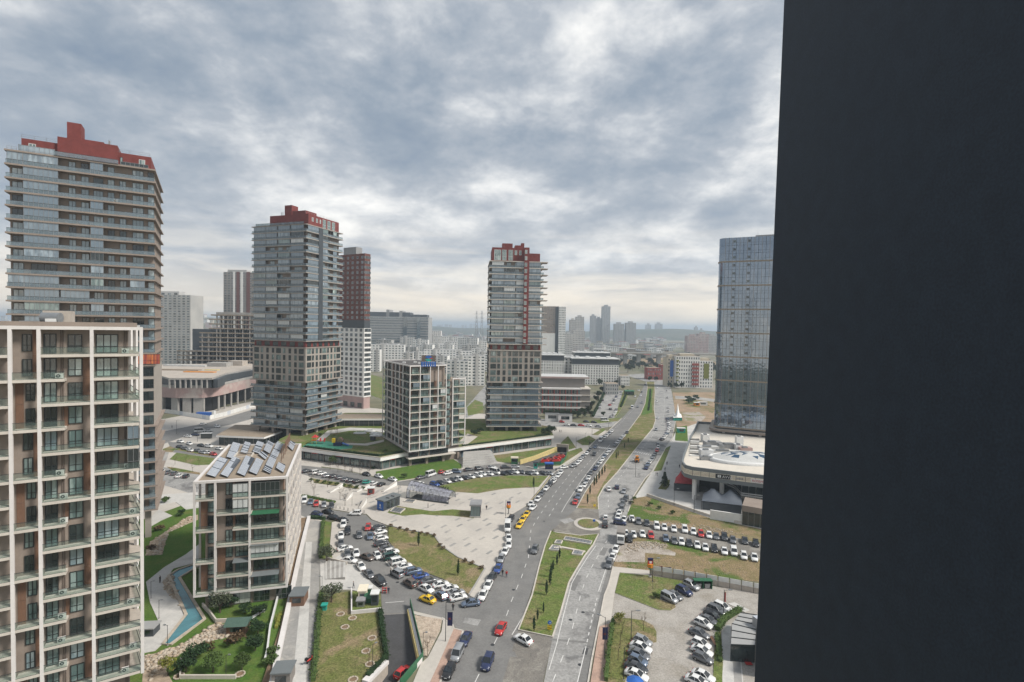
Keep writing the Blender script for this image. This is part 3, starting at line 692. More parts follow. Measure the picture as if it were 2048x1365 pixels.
# ---- near block on the left ---------------------------------------------------
def near_block():
    zb, nfl, fh = 9.3, 15, 3.4; zt = zb + nfl * fh
    c = G(289, 1340, zb); U = Vector((math.cos(math.radians(31.4)), math.sin(math.radians(31.4)))); W = Vector((-.68, .735))
    L = 30.0; O = Vector((c.x, c.y)) - U * L
    root = thing('apartment_block', 'tall taupe block with white frame and glass balconies, nearest at the left edge', 'building', (O.x, O.y, 0))
    f = Face(O, U, L, root)
    zm = 40
    cs = [f.s_of(17 + 5, zm), f.s_of(79.5, zm), f.s_of(185, zm), L - .25]
    cs = [cs[0] - 5.2] + cs
    rec = 1.45
    mb = MB()
    a0 = f.at(0, -rec); a1 = f.at(L - 1.9, -rec); a2 = a1 + Vector((W.x, W.y, 0)) * 18; a3 = a0 + Vector((W.x, W.y, 0)) * 18
    mb.prism([a0, a1, a2, a3], 0, zt + .3, 'taupe', 'roof_grey'); wchild(mb, 'wall', root)
    mb = MB()                                           # brown parapet and roof kerb
    ribbon(mb, [Vector((p.x, p.y)) for p in (f.at(0, -.75), f.at(L - .9, -.75), f.at(L - .9, -.75) + Vector((W.x, W.y, 0)) * 17)], .5, zt + .3, zt + 1.15, 'taupe')
    wchild(mb, 'parapet', root)
    mb = MB(); mb.prism([f.at(0, -.3), f.at(L - .3, -.3), f.at(L - .3, -.3) + Vector((W.x, W.y, 0)) * 17, f.at(0, -.3) + Vector((W.x, W.y, 0)) * 17], zt + .12, zt + .32, 'slab_dark', 'roof_grey'); wchild(mb, 'roof', root)
    R1 = random.Random(8)
    gs = ['glass', 'glass', 'glass_tower', 'glass_dark', 'glass', 'glass']
    def pat(k, fl):
        g = lambda: R1.choice(gs)
        if k == 0: return dict(slab=[(0, 1)], win=[(.15, .62, .3, 2.55, 2, g())])
        if k == 1:
            pr = (fl // 2) % 2
            d = dict(win=[(.30, .70, .45, 2.35, 2, g())] if pr == 0 else [(.42, .82, .45, 2.35, 2, g())])
            d['wood'] = [(.72, 1.0)] if pr == 0 else [(.0, .34)]
            if fl % 2 == 1: d['slab'] = [(0, 1)]
            return d
        if k == 2:
            d = dict(slab=[(0, 1)] if fl % 2 == 0 else [(0, .47)])
            d['win'] = [(.01, .27, .12, 2.75, 2, g()), (.50, .80, .30, 2.5, 2, g())]
            if fl % 4 in (1, 2): d['wood'] = [(.81, 1.0)]
            else: d['wood'] = [(.38, .50)] if fl % 4 == 3 else []
            if R1.random() < .55: d['ac'] = [R1.uniform(.32, .42)]
            return d
        d = dict(slab=[(0, .985)], win=[(.02, .50, .12, 2.7, 3, g())])
        if R1.random() < .25: d['ac'] = [R1.uniform(.6, .9)]
        if fl in (4, 5): d['glazed'] = [(.72, .98, 'glass_enclosed' if fl == 4 else 'glass_dark')]
        return d
    framed_face(f, cs, zb, nfl, fh, rec, pat, colw=.40)
    # downpipes
    for k in (2, 3):
        for q in ((.36, .40) if k == 2 else (.62, .66)):
            s = cs[k] + (cs[k + 1] - cs[k]) * q
            bx(f, 'downpipe', s, s + .09, -rec, -rec + .1, 0, zt, 'taupe_dark')
    # side: balcony strips, columns and windows behind the corner
    for q in (0.0, 6.0, 12.0, 17.5):
        if q:
            mb = MB(); p = f.at(L - .25, -.2) + Vector((W.x, W.y, 0)) * q
            mb.box(p.x - .22, p.x + .22, p.y - .22, p.y + .22, zb - .4, zt + .5, 'white_frame'); wchild(mb, 'frame_column', root)
    for fl in range(nfl):
        z = zt - (fl + 1) * fh
        mb = MB(); mb.prism([f.at(L - .25, -1.7), f.at(L - 1.95, -1.7), f.at(L - 1.95, -1.7) + Vector((W.x, W.y, 0)) * 15, f.at(L - .25, -1.7) + Vector((W.x, W.y, 0)) * 15], z - .3, z + .05, 'slab_pale', 'concrete_warm'); wchild(mb, 'balcony_slab', root)
        fs = Face(f.at(L - 1.9, -rec), W, 18, root)
        window(fs, 2.4, z + .25, 2.6, 2.6, 3, 2, R1.choice(gs), .02)
        window(fs, 8.4, z + .25, 2.6, 2.6, 3, 2, R1.choice(gs), .02)
        fr_ = Face(f.at(L - .3, -.1), W, 15, root)
        if fl % 3: rail(fr_, 0, 14.5, 0, z + .06)
    for ss in (.4, 2.0):                                 # ground storey under the frame
        pass
    mb = MB()
    for s in (cs[1] + .5, cs[2] + .3): mb.prism([f.at(s, -1.7), f.at(s + 3, -1.7), f.at(s + 3, -1.66), f.at(s, -1.66)], 2, 8.5, 'glass_dark')
    wchild(mb, 'ground_glazing', root)
    # roof clutter
    def roofbox(name, x, w_, d0, d1, h, mat, extra=None):
        s = f.s_of(x, zt); bx(f, name, s, s + w_, -d1, -d0, zt + .32, zt + .32 + h, mat)
    roofbox('plant_housing', 66, 3.1, 5, 8, 2.4, 'concrete_warm'); roofbox('vent_cowl', 78, 1.2, 3.2, 4.4, 1.25, 'metal_white'); roofbox('duct', 20, 2.2, 4, 6, .9, 'metal')
    roofbox('skylight', 118, 2.0, 3, 4.5, .5, 'metal_white'); roofbox('duct', 170, 2.4, 5, 6, .6, 'roof_white'); roofbox('roof_hatch', 232, 2.4, 3, 5, .45, 'roof_white')
    s = f.s_of(84, zt); mb = MB(); p = f.at(s, -4.2); mb.tube((p.x - 1.0, p.y, zt + 1.7), (p.x + 1.2, p.y + .4, zt + 1.7), .75, .75, 'metal', 12); wchild(mb, 'fan_drum', root)
near_block()

# ---- block with solar panels --------------------------------------------------
def solar_block():
    zb, nfl, fh = 3.6, 7, 3.4; zt = zb + nfl * fh
    A, B, C, Dd = [Vector((p.x, p.y)) for p in gl([(386, 965), (576, 954), (603, 888), (457, 890)], zt + .5)]
    U = (B - A).normalized(); L = (B - A).length
    root = thing('apartment_block', 'low taupe block with white frame and solar collectors on its roof', 'building', (A.x, A.y, 0))
    f = Face(A, U, L, root)
    rec = 1.3
    W = (C - B).normalized(); LW = (C - B).length
    i0, i1 = A + U * 2.0 + W * rec, B - U * 1.1 + W * rec
    i2, i3 = C - U * 1.1 - W * .8, Dd + U * 2.0 - W * .8
    mb = MB(); mb.prism([i0, i1, i2, i3], 0, zt + .2, 'taupe', 'roof_tan'); wchild(mb, 'wall', root)
    mb = MB(); mb.prism([A + W * .2 + U * .2, B - U * .2 + W * .2, C - W * .2 - U * .2, Dd - W * .2 + U * .2], zt + .12, zt + .3, 'white_frame', 'roof_tan'); wchild(mb, 'roof', root)
    mb = MB(); ribbon(mb, [A + U * .3 + W * .35, B - U * .3 + W * .35, C - U * .3 - W * .3, Dd + U * .3 - W * .3], .62, zt + .3, zt + .62, 'white_frame', True); wchild(mb, 'roof_kerb', root)
    cs = [.2] + [f.s_of(x, 18) for x in (430, 499)] + [L - .2]
    R1 = random.Random(21)
    def pat(k, fl):
        g = lambda: R1.choice(['glass', 'glass', 'glass_dark'])
        if k == 0:
            d = dict(win=[(.58, .97, .25, 2.7, 1, g())]); d['slab'] = [(0, 1)] if fl in (0, 2, 4, 6) else []
            d['wood'] = [(.2, .56)] if fl in (1, 2, 5, 6) else []
            return d
        if k == 1:
            d = dict(win=[(.25, .47, .35, 2.6, 2, g()), (.55, .95, .3, 2.6, 3, g())]); d['slab'] = [(.5, 1)] if fl in (0, 2) else ([(0, 1)] if fl in (1, 3, 5, 6) else [])
            if fl in (0, 1): d['glazed'] = [(.5, .99, 'glass_blind')]
            if fl in (0, 1, 2, 3): d['wood'] = [(.47, .55)]
            if fl in (4, 5): d['wood'] = [(0, .24)]
            return d
        d = dict(win=[(.05, .78, .2, 2.75, 6, g())]); d['slab'] = [(0, 1)] if fl not in (1, 5) else [(0, .02)]
        if fl == 4: d['glazed'] = [(.0, .8, 'glass_blind')]
        if fl == 0: d['glazed'] = [(.0, .82, 'glass_dark')]
        return d
    framed_face(f, cs, zb, nfl, fh, rec, pat, colw=.42)
    # awnings
    for k, fl, x0, x1, m in ((2, 2, 0, .8, 'green_paint'), (2, 4, 0, .8, 'mall_grey'), (2, 6, 0, .8, 'mall_grey'), (1, 5, .5, 1, 'mall_grey')):
        z = zt - fl * fh - .5; a, b = cs[k] + .2, cs[k + 1] - .2
        s0, s1 = a + (b - a) * x0, a + (b - a) * x1
        mb = MB(); p = [f.at(s0, -rec + .1, z + .45), f.at(s1, -rec + .1, z + .45), f.at(s1, .25, z), f.at(s0, .25, z)]
        mb.add(p + [q - Vector((0, 0, .08)) for q in p], [(0, 3, 2, 1), (4, 5, 6, 7), (3, 7, 6, 2), (0, 4, 7, 3), (1, 2, 6, 5)], m); wchild(mb, 'awning', root)
    # bottom frame beam and ground-floor glazing
    bx(f, 'frame_beam', .4, L - .4, -.42, -.01, zb - .44, zb - .05, 'white_frame')
    for s in (2.6, 7.6, 11.5, 16.0): glazed(f, s, s + (2.0 if s < 7 else 3.2), -rec + .1, .3, 2.7, 'glass_dark' if s != 7.6 else 'glass_blind')
    # right side of fins
    g = Face(B, W, LW, root)
    for k in range(7):
        s = .2 + (LW - .4) * k / 6
        bx(g, 'frame_column', s - .16, s + .16, -.4, 0, zb - .44, zt + .5, 'white_frame')
    for fl in range(nfl + 1):
        z = zt - fl * fh
        bx(g, 'frame_beam', .4, LW - .4, -.8 if fl % 2 else -.4, -.02, z - .28 + .44 * (fl == 0), z - .02 + .44 * (fl == 0), 'slab_pale')
        if fl < nfl:
            for k in range(8):
                s = .2 + (LW - .4) * (k + .5) / 8
                if (k + fl) % 3 == 0: bx(g, 'wood_panel', s - .9, s + .9, -1.1, -1.04, z - fh + .05, z - .4, 'wood_panel')
                else: window(g, s, z - fh + .3, 1.5, 2.5, 2, 2, 'glass', -1.08)
    # left side: frame and wall
    h = Face(Dd, -(Dd - A).normalized(), (Dd - A).length, root)
    for k in range(5): bx(h, 'frame_column', .2 + (h.L - .6) * k / 4.6, .6 + (h.L - .6) * k / 4.6, -.4, 0, zb - .44, zt + .5, 'white_frame')
    # solar collectors: each one a thing on the roof
    zr = zt + .3
    quads = [((453, 916), (466, 886), (481, 889), (470, 919)), ((481, 906), (490, 885), (502, 888), (494, 908)), ((505, 905), (515, 883), (528, 886), (520, 908)),
             ((527, 902), (536, 883), (548, 886), (540, 908)), ((413, 951), (440, 915), (457, 920), (431, 955)), ((441, 951), (466, 915), (482, 921), (456, 955)),
             ((474, 948), (492, 913), (510, 917), (490, 953)), ((498, 945), (513, 918), (527, 923), (514, 950)), ((517, 910), (524, 905), (536, 909), (531, 920)),
             ((526, 942), (555, 884), (561, 890), (541, 948)), ((552, 938), (557, 926), (571, 930), (567, 946)), ((574, 893), (579, 882), (591, 886), (586, 902))]
    words = ['back row, first from the left', 'back row, second from the left', 'back row, third from the left', 'back row, fourth from the left', 'front row, first from the left', 'front row, second from the left', 'front row, third from the left', 'front row, fourth from the left', 'small one between the rows', 'longest of all, beside the lattice frame', 'small one at the front right corner', 'back right corner beyond the lattice frame']
    for q, wd in zip(quads, words):
        P = [G(x, y, zr + (.25 if k in (0, 3) else .25)) for k, (x, y) in enumerate(q)]
        ctr = sum(P, Vector()) / 4
        up_ = [P[0] + Vector((0, 0, .25)), P[1] + Vector((0, 0, .25)), P[2] + Vector((0, 0, .05)), P[3] + Vector((0, 0, .05))]
        t = thing('solar_collector', 'solar collector on the low block\'s roof, ' + wd, 'solar panel', (ctr.x, ctr.y, zr), group='solar collectors on the roof')
        mb = MB(); e1, e2 = up_[1] - up_[0], up_[3] - up_[0]
        nrm = e2.cross(e1).normalized() * -.07
        if nrm.z > 0: nrm = -nrm
        mb.add(up_ + [p + nrm for p in up_], [(0, 3, 2, 1), (4, 5, 6, 7), (0, 1, 5, 4), (1, 2, 6, 5), (2, 3, 7, 6), (3, 0, 4, 7)], 'solar')
        wchild(mb, 'absorber', t)
        n = max(4, int(e1.length / .62))
        for k in range(n):                                  # pale tubes across
            if brng.random() < .9:
                a, b = up_[0] + e1 * (k + .12) / n, up_[0] + e1 * (k + .88) / n
                mb = MB(); o = -nrm * .35
                mb.add([a + o, b + o, b + e2 * .96 + o, a + e2 * .96 + o, a - o * 0, b, b + e2 * .96, a + e2 * .96], [(0, 3, 2, 1)], 'solar_strip'); wchild(mb, 'tube', t)
        mb = MB()
        for p in (up_[0], up_[1]): mb.tube(p, (p.x, p.y, zr), .03, .03, 'metal', 4)
        wchild(mb, 'support', t)
    t = thing('sign_frame', 'rusty lattice sign frame standing on the solar block roof', 'sign frame', G(566, 915, zr))
    mb = MB(); a, b = G(563, 925, zr), G(580, 890, zr)
    for k in range(6):
        p = a + (b - a) * k / 5; mb.tube(p, p + Vector((0, 0, 3.4)), .06, .06, 'wood_panel', 4)
    for z in (.6, 1.8, 3.2): mb.tube(a + Vector((0, 0, z)), b + Vector((0, 0, z)), .05, .05, 'wood_panel', 4)
    wchild(mb, 'lattice', t)
    mb = MB(); nn = (b - a).normalized(); ribbon(mb, [Vector((p.x, p.y)) for p in (a + (b - a) * .45, b)], .06, zr + 1.2, zr + 3.4, 'wood_panel'); wchild(mb, 'panel', t)
    # red curved canopies of the lower roof are left to the low wall: small roof light kerb
    mb = MB(); q = [Vector((p.x, p.y)) for p in gl([(468, 917), (476, 907), (507, 909), (502, 916)], zr)]; ribbon(mb, q, .35, zr - .1, zr + .45, 'slab_pale', True)
    wchild(mb, 'roof_light_kerb', root)
solar_block()

# ---- slim framed block by the podium -----------------------------------------
def slim_block():
    zb, nfl, fh = 7.0, 11, 3.32; zt = zb + nfl * fh
    c = G(818, 903, zb); a = math.radians(32.5)
    U, W = Vector((math.cos(a), math.sin(a))), Vector((-math.sin(a), math.cos(a)))
    P = Vector((c.x, c.y)); L1 = solve_t(P, U, 893, 25); L2 = solve_t(P, U, 933, 20); LW = solve_t(P, W, 764.5, 25)
    root = thing('apartment_block', 'slim taupe block with white grid frame and blue letters on its roof', 'building', (P.x, P.y, 0))
    f = Face(P, U, L1, root); rec = 1.5
    zw = zt - 2 * fh
    mb = MB(); mb.prism([P + U * 1.4 + W * rec, P + U * (L1 - .4) + W * rec, P + U * (L1 - .4) + W * (LW - 1), P + U * 1.4 + W * (LW - 1)], zb - 3.3, zt + .2, 'taupe', 'roof_dark')
    mb.prism([P + U * (L1 - .5) + W * (rec + 1.2), P + U * (L2 - 2.4) + W * (rec + 1.2), P + U * (L2 - 2.4) + W * (LW * .7), P + U * (L1 - .5) + W * (LW * .7)], 0, zw + .2, 'taupe', 'roof_tan')
    mb.prism([P + U * 3 + W * 4, P + U * (L2 - 3) + W * 4, P + U * (L2 - 3) + W * (LW - 3), P + U * 3 + W * (LW - 3)], 0, zb - 3.3, 'glass_shop'); wchild(mb, 'wall', root)
    mb = MB(); mb.prism([P + U * .2 + W * .2, P + U * (L1 - .2) + W * .2, P + U * (L1 - .2) + W * (LW - .2), P + U * .2 + W * (LW - .2)], zt + .1, zt + .3, 'white_frame', 'roof_dark')
    ribbon(mb, [P + U * .25 + W * .25, P + U * (L1 - .25) + W * .25, P + U * (L1 - .25) + W * (LW - .25), P + U * .25 + W * (LW - .25)], .4, zt + .3, zt + .6, 'white_frame', True); wchild(mb, 'roof', root)
    cs = [.2] + [f.s_of(x, 25) for x in (840, 860, 876)] + [L1 - .2]
    R1 = random.Random(4)
    def pat(k, fl):
        g = lambda: R1.choice(['glass', 'glass', 'glass_dark', 'glass_dark'])
        if k >= 2 and fl < 2: return {}
        d = dict(slab=[(0, 1)])
        d['win'] = [(.04, .96 if k < 2 else .6, .2, 2.6, 4 if k < 2 else 3, g())]
        if k == 1 and fl in (5, 7, 9): d['wood'] = [(0, .3)]; d['win'] = [(.32, .96, .2, 2.6, 3, g())]
        if k == 2 and 2 <= fl < 7: d['wood'] = [(.62, 1)]
        if k == 2 and fl >= 7: d['wood'] = [(.62, 1)] if fl % 2 else []
        if R1.random() < .14: d['glazed'] = [(.3, .98, R1.choice(['glass_blind', 'glass_enclosed']))]
        return d
    framed_face(f, cs, zb, nfl, fh, rec, pat, sub=False, colw=.32)
    # left face
    h = Face(P + W * LW, -W, LW, root)
    hs = [.2] + [h.s_of(x, 25) for x in (773.6, 782.5, 789.5, 797.4, 804.5)] + [LW - .2]
    def pat2(k, fl):
        g = R1.choice(['glass', 'glass_dark', 'glass_dark'])
        return dict(slab=[(0, 1)], win=[(.1, .55 if k % 2 else .9, .25, 2.6, 2, g)], wood=[(.6, 1)] if k % 2 else [], rail=(k in (0, 5)))
    framed_face(h, hs, zb, nfl, fh, rec - .4, pat2, sub=False, colw=.30)
    # two-storey lower wing at the right
    q = Face(P + U * L1 + W * 1.0, U, L2 - L1, root)
    ws = [3.6, L2 - L1 - .2]
    framed_face(q, ws, zb + .3, nfl - 2, fh, 1.5, lambda k, fl: dict(slab=[(0, 1)], win=[(.02, .55, .2, 2.6, 3, 'glass')], glazed=[(.3, 1, 'glass_enclosed')] if fl == 3 else []), sub=False, colw=.42)
    for fl in range(nfl - 1): window(q, 1.6, zb + .5 + fl * fh - .2, 2.2, 2.6, 2, 2, 'glass', -1.0)
    # storey under the frame: slab, columns, recessed glazing
    bx(f, 'lower_slab', -.1, L1 + 5, -rec - 2, .1, zb - 3.7, zb - 3.3, 'slab_pale')
    bx(h, 'lower_slab', 2, LW - .2, -rec - 2, -.1, zb - 3.69, zb - 3.31, 'slab_pale')
    bx(f, 'lower_slab', -.1, L1, -rec, -.02, zb - .5, zb - .02, 'white_frame'); bx(h, 'lower_slab', .3, LW - .3, -rec, -.03, zb - .5, zb - .03, 'white_frame')
    for s in (.5, 5.5, 10.5, 15): window(f, s + 2, zb - 3.1, 4.4, 2.3, 4, 1, 'glass_dark', -rec + .1)
    for s in (.8, 8.5, 16.5, 24): bx(f, 'pillar', s, s + 1.1, -2.6, -1.5, 0, zb - 3.7, 'taupe')
    # roof letters in blue with a coloured emblem panel
    zr = zt + .3
    t = thing('roof_sign', 'blue lettered sign with a round coloured emblem on the slim block roof', 'sign', G(852, 733, zr))
    pa, pb = G(842, 736, zr), G(872, 736, zr); sgn = Face(pa, pb - pa, (pb - pa).length, t)
    n = 7
    for k in range(n):                                      # seven bold blue letters, too far away to read
        s = sgn.L * k / n; hh = 2.0
        bx(sgn, 'letter', s + .1, s + sgn.L / n - .12, -.1, .1, zr + .5, zr + .5 + hh, 'blue')
        if k % 2: bx(sgn, 'letter_bar', s + .3, s + sgn.L / n - .35, .1, .13, zr + 1.2, zr + 1.7, 'navy_sign')
    for k in range(6): bx(sgn, 'post', sgn.L * k / 5 * .98, sgn.L * k / 5 * .98 + .12, -.4, -.3, zr, zr + 5.2, 'metal_dark')
    bx(sgn, 'panel', sgn.L * .04, sgn.L * .96, -.3, -.2, zr + 2.7, zr + 5.2, 'taupe_dark')
    mb = MB(); cc = sgn.at(sgn.L * .5, -.12, zr + 3.9); uu_ = Vector((sgn.U.x, sgn.U.y, 0))
    for a0, a1, m in ((200, 340, 'teal'), (20, 90, 'blue'), (95, 160, 'blue'), (-15, 15, 'red')):
        pts = [cc] + [cc + uu_ * 1.5 * math.cos(math.radians(a0 + (a1 - a0) * j / 6)) + Vector((0, 0, 1.25 * math.sin(math.radians(a0 + (a1 - a0) * j / 6)))) for j in range(7)]
        mb.add(pts, [tuple(range(8))], m)
    wchild(mb, 'emblem', t)
    for x, y, w_ in ((830, 726, 1.2), (838, 728, .9), (808, 727, 1.4), (884, 728, 2.2)):
        p = G(x, y, zr); mb = MB(); mb.box(p.x - w_ / 2, p.x + w_ / 2, p.y - .5, p.y + .5, zr, zr + .7, 'metal_white'); wchild(mb, 'roof_vent', root)
slim_block()

# ------------------------------------------------------------------ towers
def tower(label, P, ang, LU, LW, n_up, faces, seed, zb=8.4, lower=7, sm='slab', ou=0.0):
    """slab tower: flared balconies below, plain beige storeys, a red storey, then many balcony storeys and a red crown"""
    rg = random.Random(seed); fh = 3.4
    U, W = Vector((math.cos(ang), math.sin(ang))), Vector((-math.sin(ang), math.cos(ang)))
    P = Vector((P[0], P[1])); root = thing('tower', label, 'tower', (P.x, P.y, 0))
    def fp(o): e = o - ou if o > 0 else o; return [P - U * e - W * o, P + U * (LU + e) - W * o, P + U * (LU + e) + W * (LW + o), P - U * e + W * (LW + o)]
    z1 = zb + lower * fh; z2 = z1 + 5 * fh; z3 = z2 + fh; zt = z3 + n_up * fh
    mb = MB(); mb.prism(fp(-.2), zb, zt, 'taupe', 'roof_grey'); mb.prism(fp(-4.5), 0, zb, 'glass_shop'); wchild(mb, 'wall', root)
    mb = MB(); mb.prism(fp(.9), z1 + .02, z2, 'beige'); wchild(mb, 'plain_storeys', root)
    mb = MB(); mb.prism(fp(.25), z2 + .3, z3 - .3, 'brick_red'); wchild(mb, 'red_storey', root)
    def slabmesh(o, m=sm):
        q = MB(); pts = [(p.x - P.x, p.y - P.y) for p in fp(o)]; q.prism(pts, -.30, .10, m, 'taupe'); return q.mesh('floor_slab')
    lo_me, up_me, md_me = slabmesh(1.75), slabmesh(1.42), slabmesh(1.2)
    for k in range(lower + 1): inst('floor_slab', lo_me, root, (0, 0, zb + k * fh))
    inst('floor_slab', md_me, root, (0, 0, z2 + .1)); inst('floor_slab', up_me, root, (0, 0, z3))
    for k in range(1, n_up + 1): inst('floor_slab', up_me, root, (0, 0, z3 + k * fh))
    FR = Face(P, U, LU, root); FL = Face(P + W * LW, -W, LW, root)
    for nm, f in (('U', FR), ('W', FL)):
        spec = faces.get(nm)
        if not spec: continue
        L = f.L; wins, glz = spec
        for k in range(lower + n_up):
            low_ = k < lower
            z = zb + k * fh if low_ else z3 + (k - lower) * fh
            f.put('balcony_railing', rail_mesh(L + 2.4 - 2 * ou, 1.05), -1.2 + ou, 1.22 if not low_ else 1.65, z + .10)
            for (x0, x1, nc) in wins:
                if rg.random() < .96: window(f, (x0 + x1) / 2 * L, z + .15, (x1 - x0) * L + .25, 2.65, nc, 2, rg.choice(['glass_tower', 'glass_tower', 'glass_tower', 'glass_dark']), -.16, frame='metal_dark', bar=.08)
            for (x0, x1, pr) in glz:
                pp = pr if not low_ else pr * .85
                if rg.random() < pp:
                    glazed(f, x0 * L, x1 * L, 1.18, z + .12, 2.95, rg.choice(['glass_enclosed'] * 6 + ['glass', 'glass_blind' if rg.random() < .5 else 'glass_dark']), step=1.0)
            if rg.random() < .5: f.put('air_conditioner', ac_mesh(), L * rg.uniform(.3, .9), .9, z + .14)
        for k in range(5):                                     # plain storeys with upright windows
            z = z1 + k * fh
            for j in range(9):
                x = (j + .5) / 9
                wide = j in (0, 4, 8)
                window(f, x * L, z + .35, 3.0 if wide else 1.5, 2.5, 3 if wide else 2, 2, rg.choice(['glass', 'glass_dark', 'glass_dark']), .92, frame='metal_dark', bar=.08)
        for j in range(6): window(f, (j + .5) / 6 * L, z2 + .45, L / 6 * .62, 2.3, 4, 1, 'glass_dark', .27)
        for j in range(4):
            s = 1 + (L - 3.4) * j / 3; bx(f, 'pillar', s, s + 1.4, -1.6, -.2, 0, zb - .38, 'beige')
    f = FR if 'U' in faces else FL
    bx(f, 'window_strip', 0, .02, -.1, -.05, zb, zb + .1, 'taupe')
    return root, FR, FL, zt, fp
def crown_box(mb, f, s0, s1, d0, d1, z0, z1, mat='brick_red'): mb.prism([f.at(s0, d0), f.at(s1, d0), f.at(s1, d1), f.at(s0, d1)], z0, z1, mat)
def handrail(f, s0, s1, d, z, h=1.0):
    mb = MB(); n = max(2, int((s1 - s0) / 2.2))
    for k in range(n + 1): p = f.at(s0 + (s1 - s0) * k / n, d, z); mb.tube(p, p + Vector((0, 0, h)), .04, .04, 'metal', 4)
    for q in (.5, 1): mb.tube(f.at(s0, d, z + h * q), f.at(s1, d, z + h * q), .03, .03, 'metal', 4)
    wchild(mb, 'roof_railing', f.root)
FRONT = ([(.025, .085, 2), (.39, .43, 2), (.475, .52, 2), (.66, .70, 2), (.745, .785, 2), (.84, .915, 3), (.955, .995, 1), (.14, .30, 4), (.56, .62, 3)], [(.10, .325, .93), (.54, .63, .72), (.0, .10, .3), (.335, .53, .2), (.82, .93, .15)])
MIXED = ([(.05, .2, 4), (.3, .38, 2), (.46, .54, 3), (.62, .7, 2), (.78, .92, 4)], [(.0, .24, .93), (.25, .47, .72), (.49, .72, .82), (.74, .985, .88)])
SIDE = ([(.05, .15, 2), (.42, .55, 4), (.62, .7, 2), (.82, .93, 3)], [(.0, .30, .92), (.40, .58, .85), (.74, .86, .6)])
# tower at the left
def t_left():
    O = D(12, 600, 129); R_ = D(315, 600, 145)
    ang = math.atan2(R_.y - O.y, R_.x - O.x); L = math.hypot(R_.x - O.x, R_.y - O.y) - 1.4
    u = Vector((math.cos(ang), math.sin(ang))); P = Vector((O.x, O.y)) + u * .7
    root, f, fl, zt, fp = tower('dark glass balcony tower with red crown behind the near left block', (P.x, P.y), ang, L, 26, 15, {'U': FRONT}, 31, sm='taupe', ou=1.0)
    mb = MB()
    crown_box(mb, f, L * .06, L * .97, -3, -20, zt, zt + 4.4)
    crown_box(mb, f, L * .30, L * .72, -2.2, -12, zt, zt + 6.0); wchild(mb, 'penthouse', root)
    mb = MB(); crown_box(mb, f, L * .42, L * .60, -7, -14, zt + 6, zt + 7.6); crown_box(mb, f, L * .345, L * .445, -5.5, -10, zt + 6, zt + 11.2); wchild(mb, 'stair_head', root)
    for s in (.13, .90): window(f, s * L, zt + 1.6, 1.4, 1.7, 2, 1, 'glass', -2.98, frame='metal_white')
    window(f, .745 * L, zt + 1.2, .6, 2, 1, 1, 'glass', -2.98)
    glazed(f, L * .06, L * .295, -.4, zt + .12, 1.9, 'glass_enclosed'); glazed(f, L * .75, L * .955, -.4, zt + .12, 1.3, 'glass_dark')
    handrail(f, L * .06, L * .30, -3.3, zt + 4.4); handrail(f, L * .73, L * .96, -3.3, zt + 4.4); handrail(f, 0, L * .06, .9, zt)
    f.put('balcony_railing', rail_mesh(L * .44, 1.1), L * .30, 1.5, zt + .12)
    mb = MB(); crown_box(mb, f, L * .64, L * .655, -5, -5.5, zt + 6, zt + 7.8, 'metal'); wchild(mb, 'flue', root)
    zz = 8.4 + 12 * 3.4                                        # orange curtained balcony low on the right
    f.put('orange_curtains', win_mesh(5.5, 2.8, 8, 2, 'curtain_orange', 'metal_dark', .06)[0], L - 1.4, 1.3, zz + .3)
t_left()
def t_mid():
    c = G(611, 861, 8.4); a = math.radians(18.2)
    U = Vector((math.cos(math.radians(71.0)), math.sin(math.radians(71.0))))
    W = Vector((-U.y, U.x)); P = Vector((c.x, c.y)) + U * 1.9 + W * 1.9
    LU = solve_t(P, U, 681, 60) - 1.5; LW = solve_t(P, W, 508, 60) - 1.0
    root, f, fl, zt, fp = tower('glass balcony tower with red crown, left of the brick and white tower', (P.x, P.y), math.radians(71.0), LU, LW, 17, {'U': SIDE, 'W': MIXED}, 57)
    mb = MB(); crown_box(mb, fl, LW * .24, LW, -1.6, -LU * .98, zt, zt + 5.6); wchild(mb, 'penthouse', root)
    mb = MB(); crown_box(mb, fl, LW * .50, LW * .88, -4, -12, zt + 5.6, zt + 8); crown_box(mb, fl, LW * .48, LW * .62, -3.5, -8, zt + 5.6, zt + 11); wchild(mb, 'stair_head', root)
    for s, w_ in ((.18, 1.3), (.30, 1.3), (.40, .9)): window(f, s * LU, zt + 2.3, w_, 2, 2, 1, 'glass', -1.58 + 1.6, frame='metal_white')
    for s in (.52, .66, .80): window(f, s * LU, zt + .6, 2.4, 4.2, 2, 2, 'glass', .03, frame='metal_white')
    handrail(f, 0, LU * .95, -.5, zt + 5.6); handrail(fl, LW * .02, LW * .24, 1.4, zt)
    fl.put('balcony_railing', rail_mesh(LW * .95, 1.1), LW * .05, 1.6, zt + .12)
    mb = MB()
    for s in (.40, .43): p = fl.at(LW * s, -4, zt + 5.6); mb.tube(p, p + Vector((0, 0, 2.2)), .12, .12, 'metal_dark', 5)
    wchild(mb, 'flue', root)
    mb = MB(); mb.prism([f.at(LU * .30, -.1), f.at(LU * .42, -.1), f.at(LU * .42, 1.45), f.at(LU * .30, 1.45)], 8.4 + 13 * 3.4 + .2, zt - .3, 'dark_clad'); wchild(mb, 'dark_shaft', root)
t_mid()
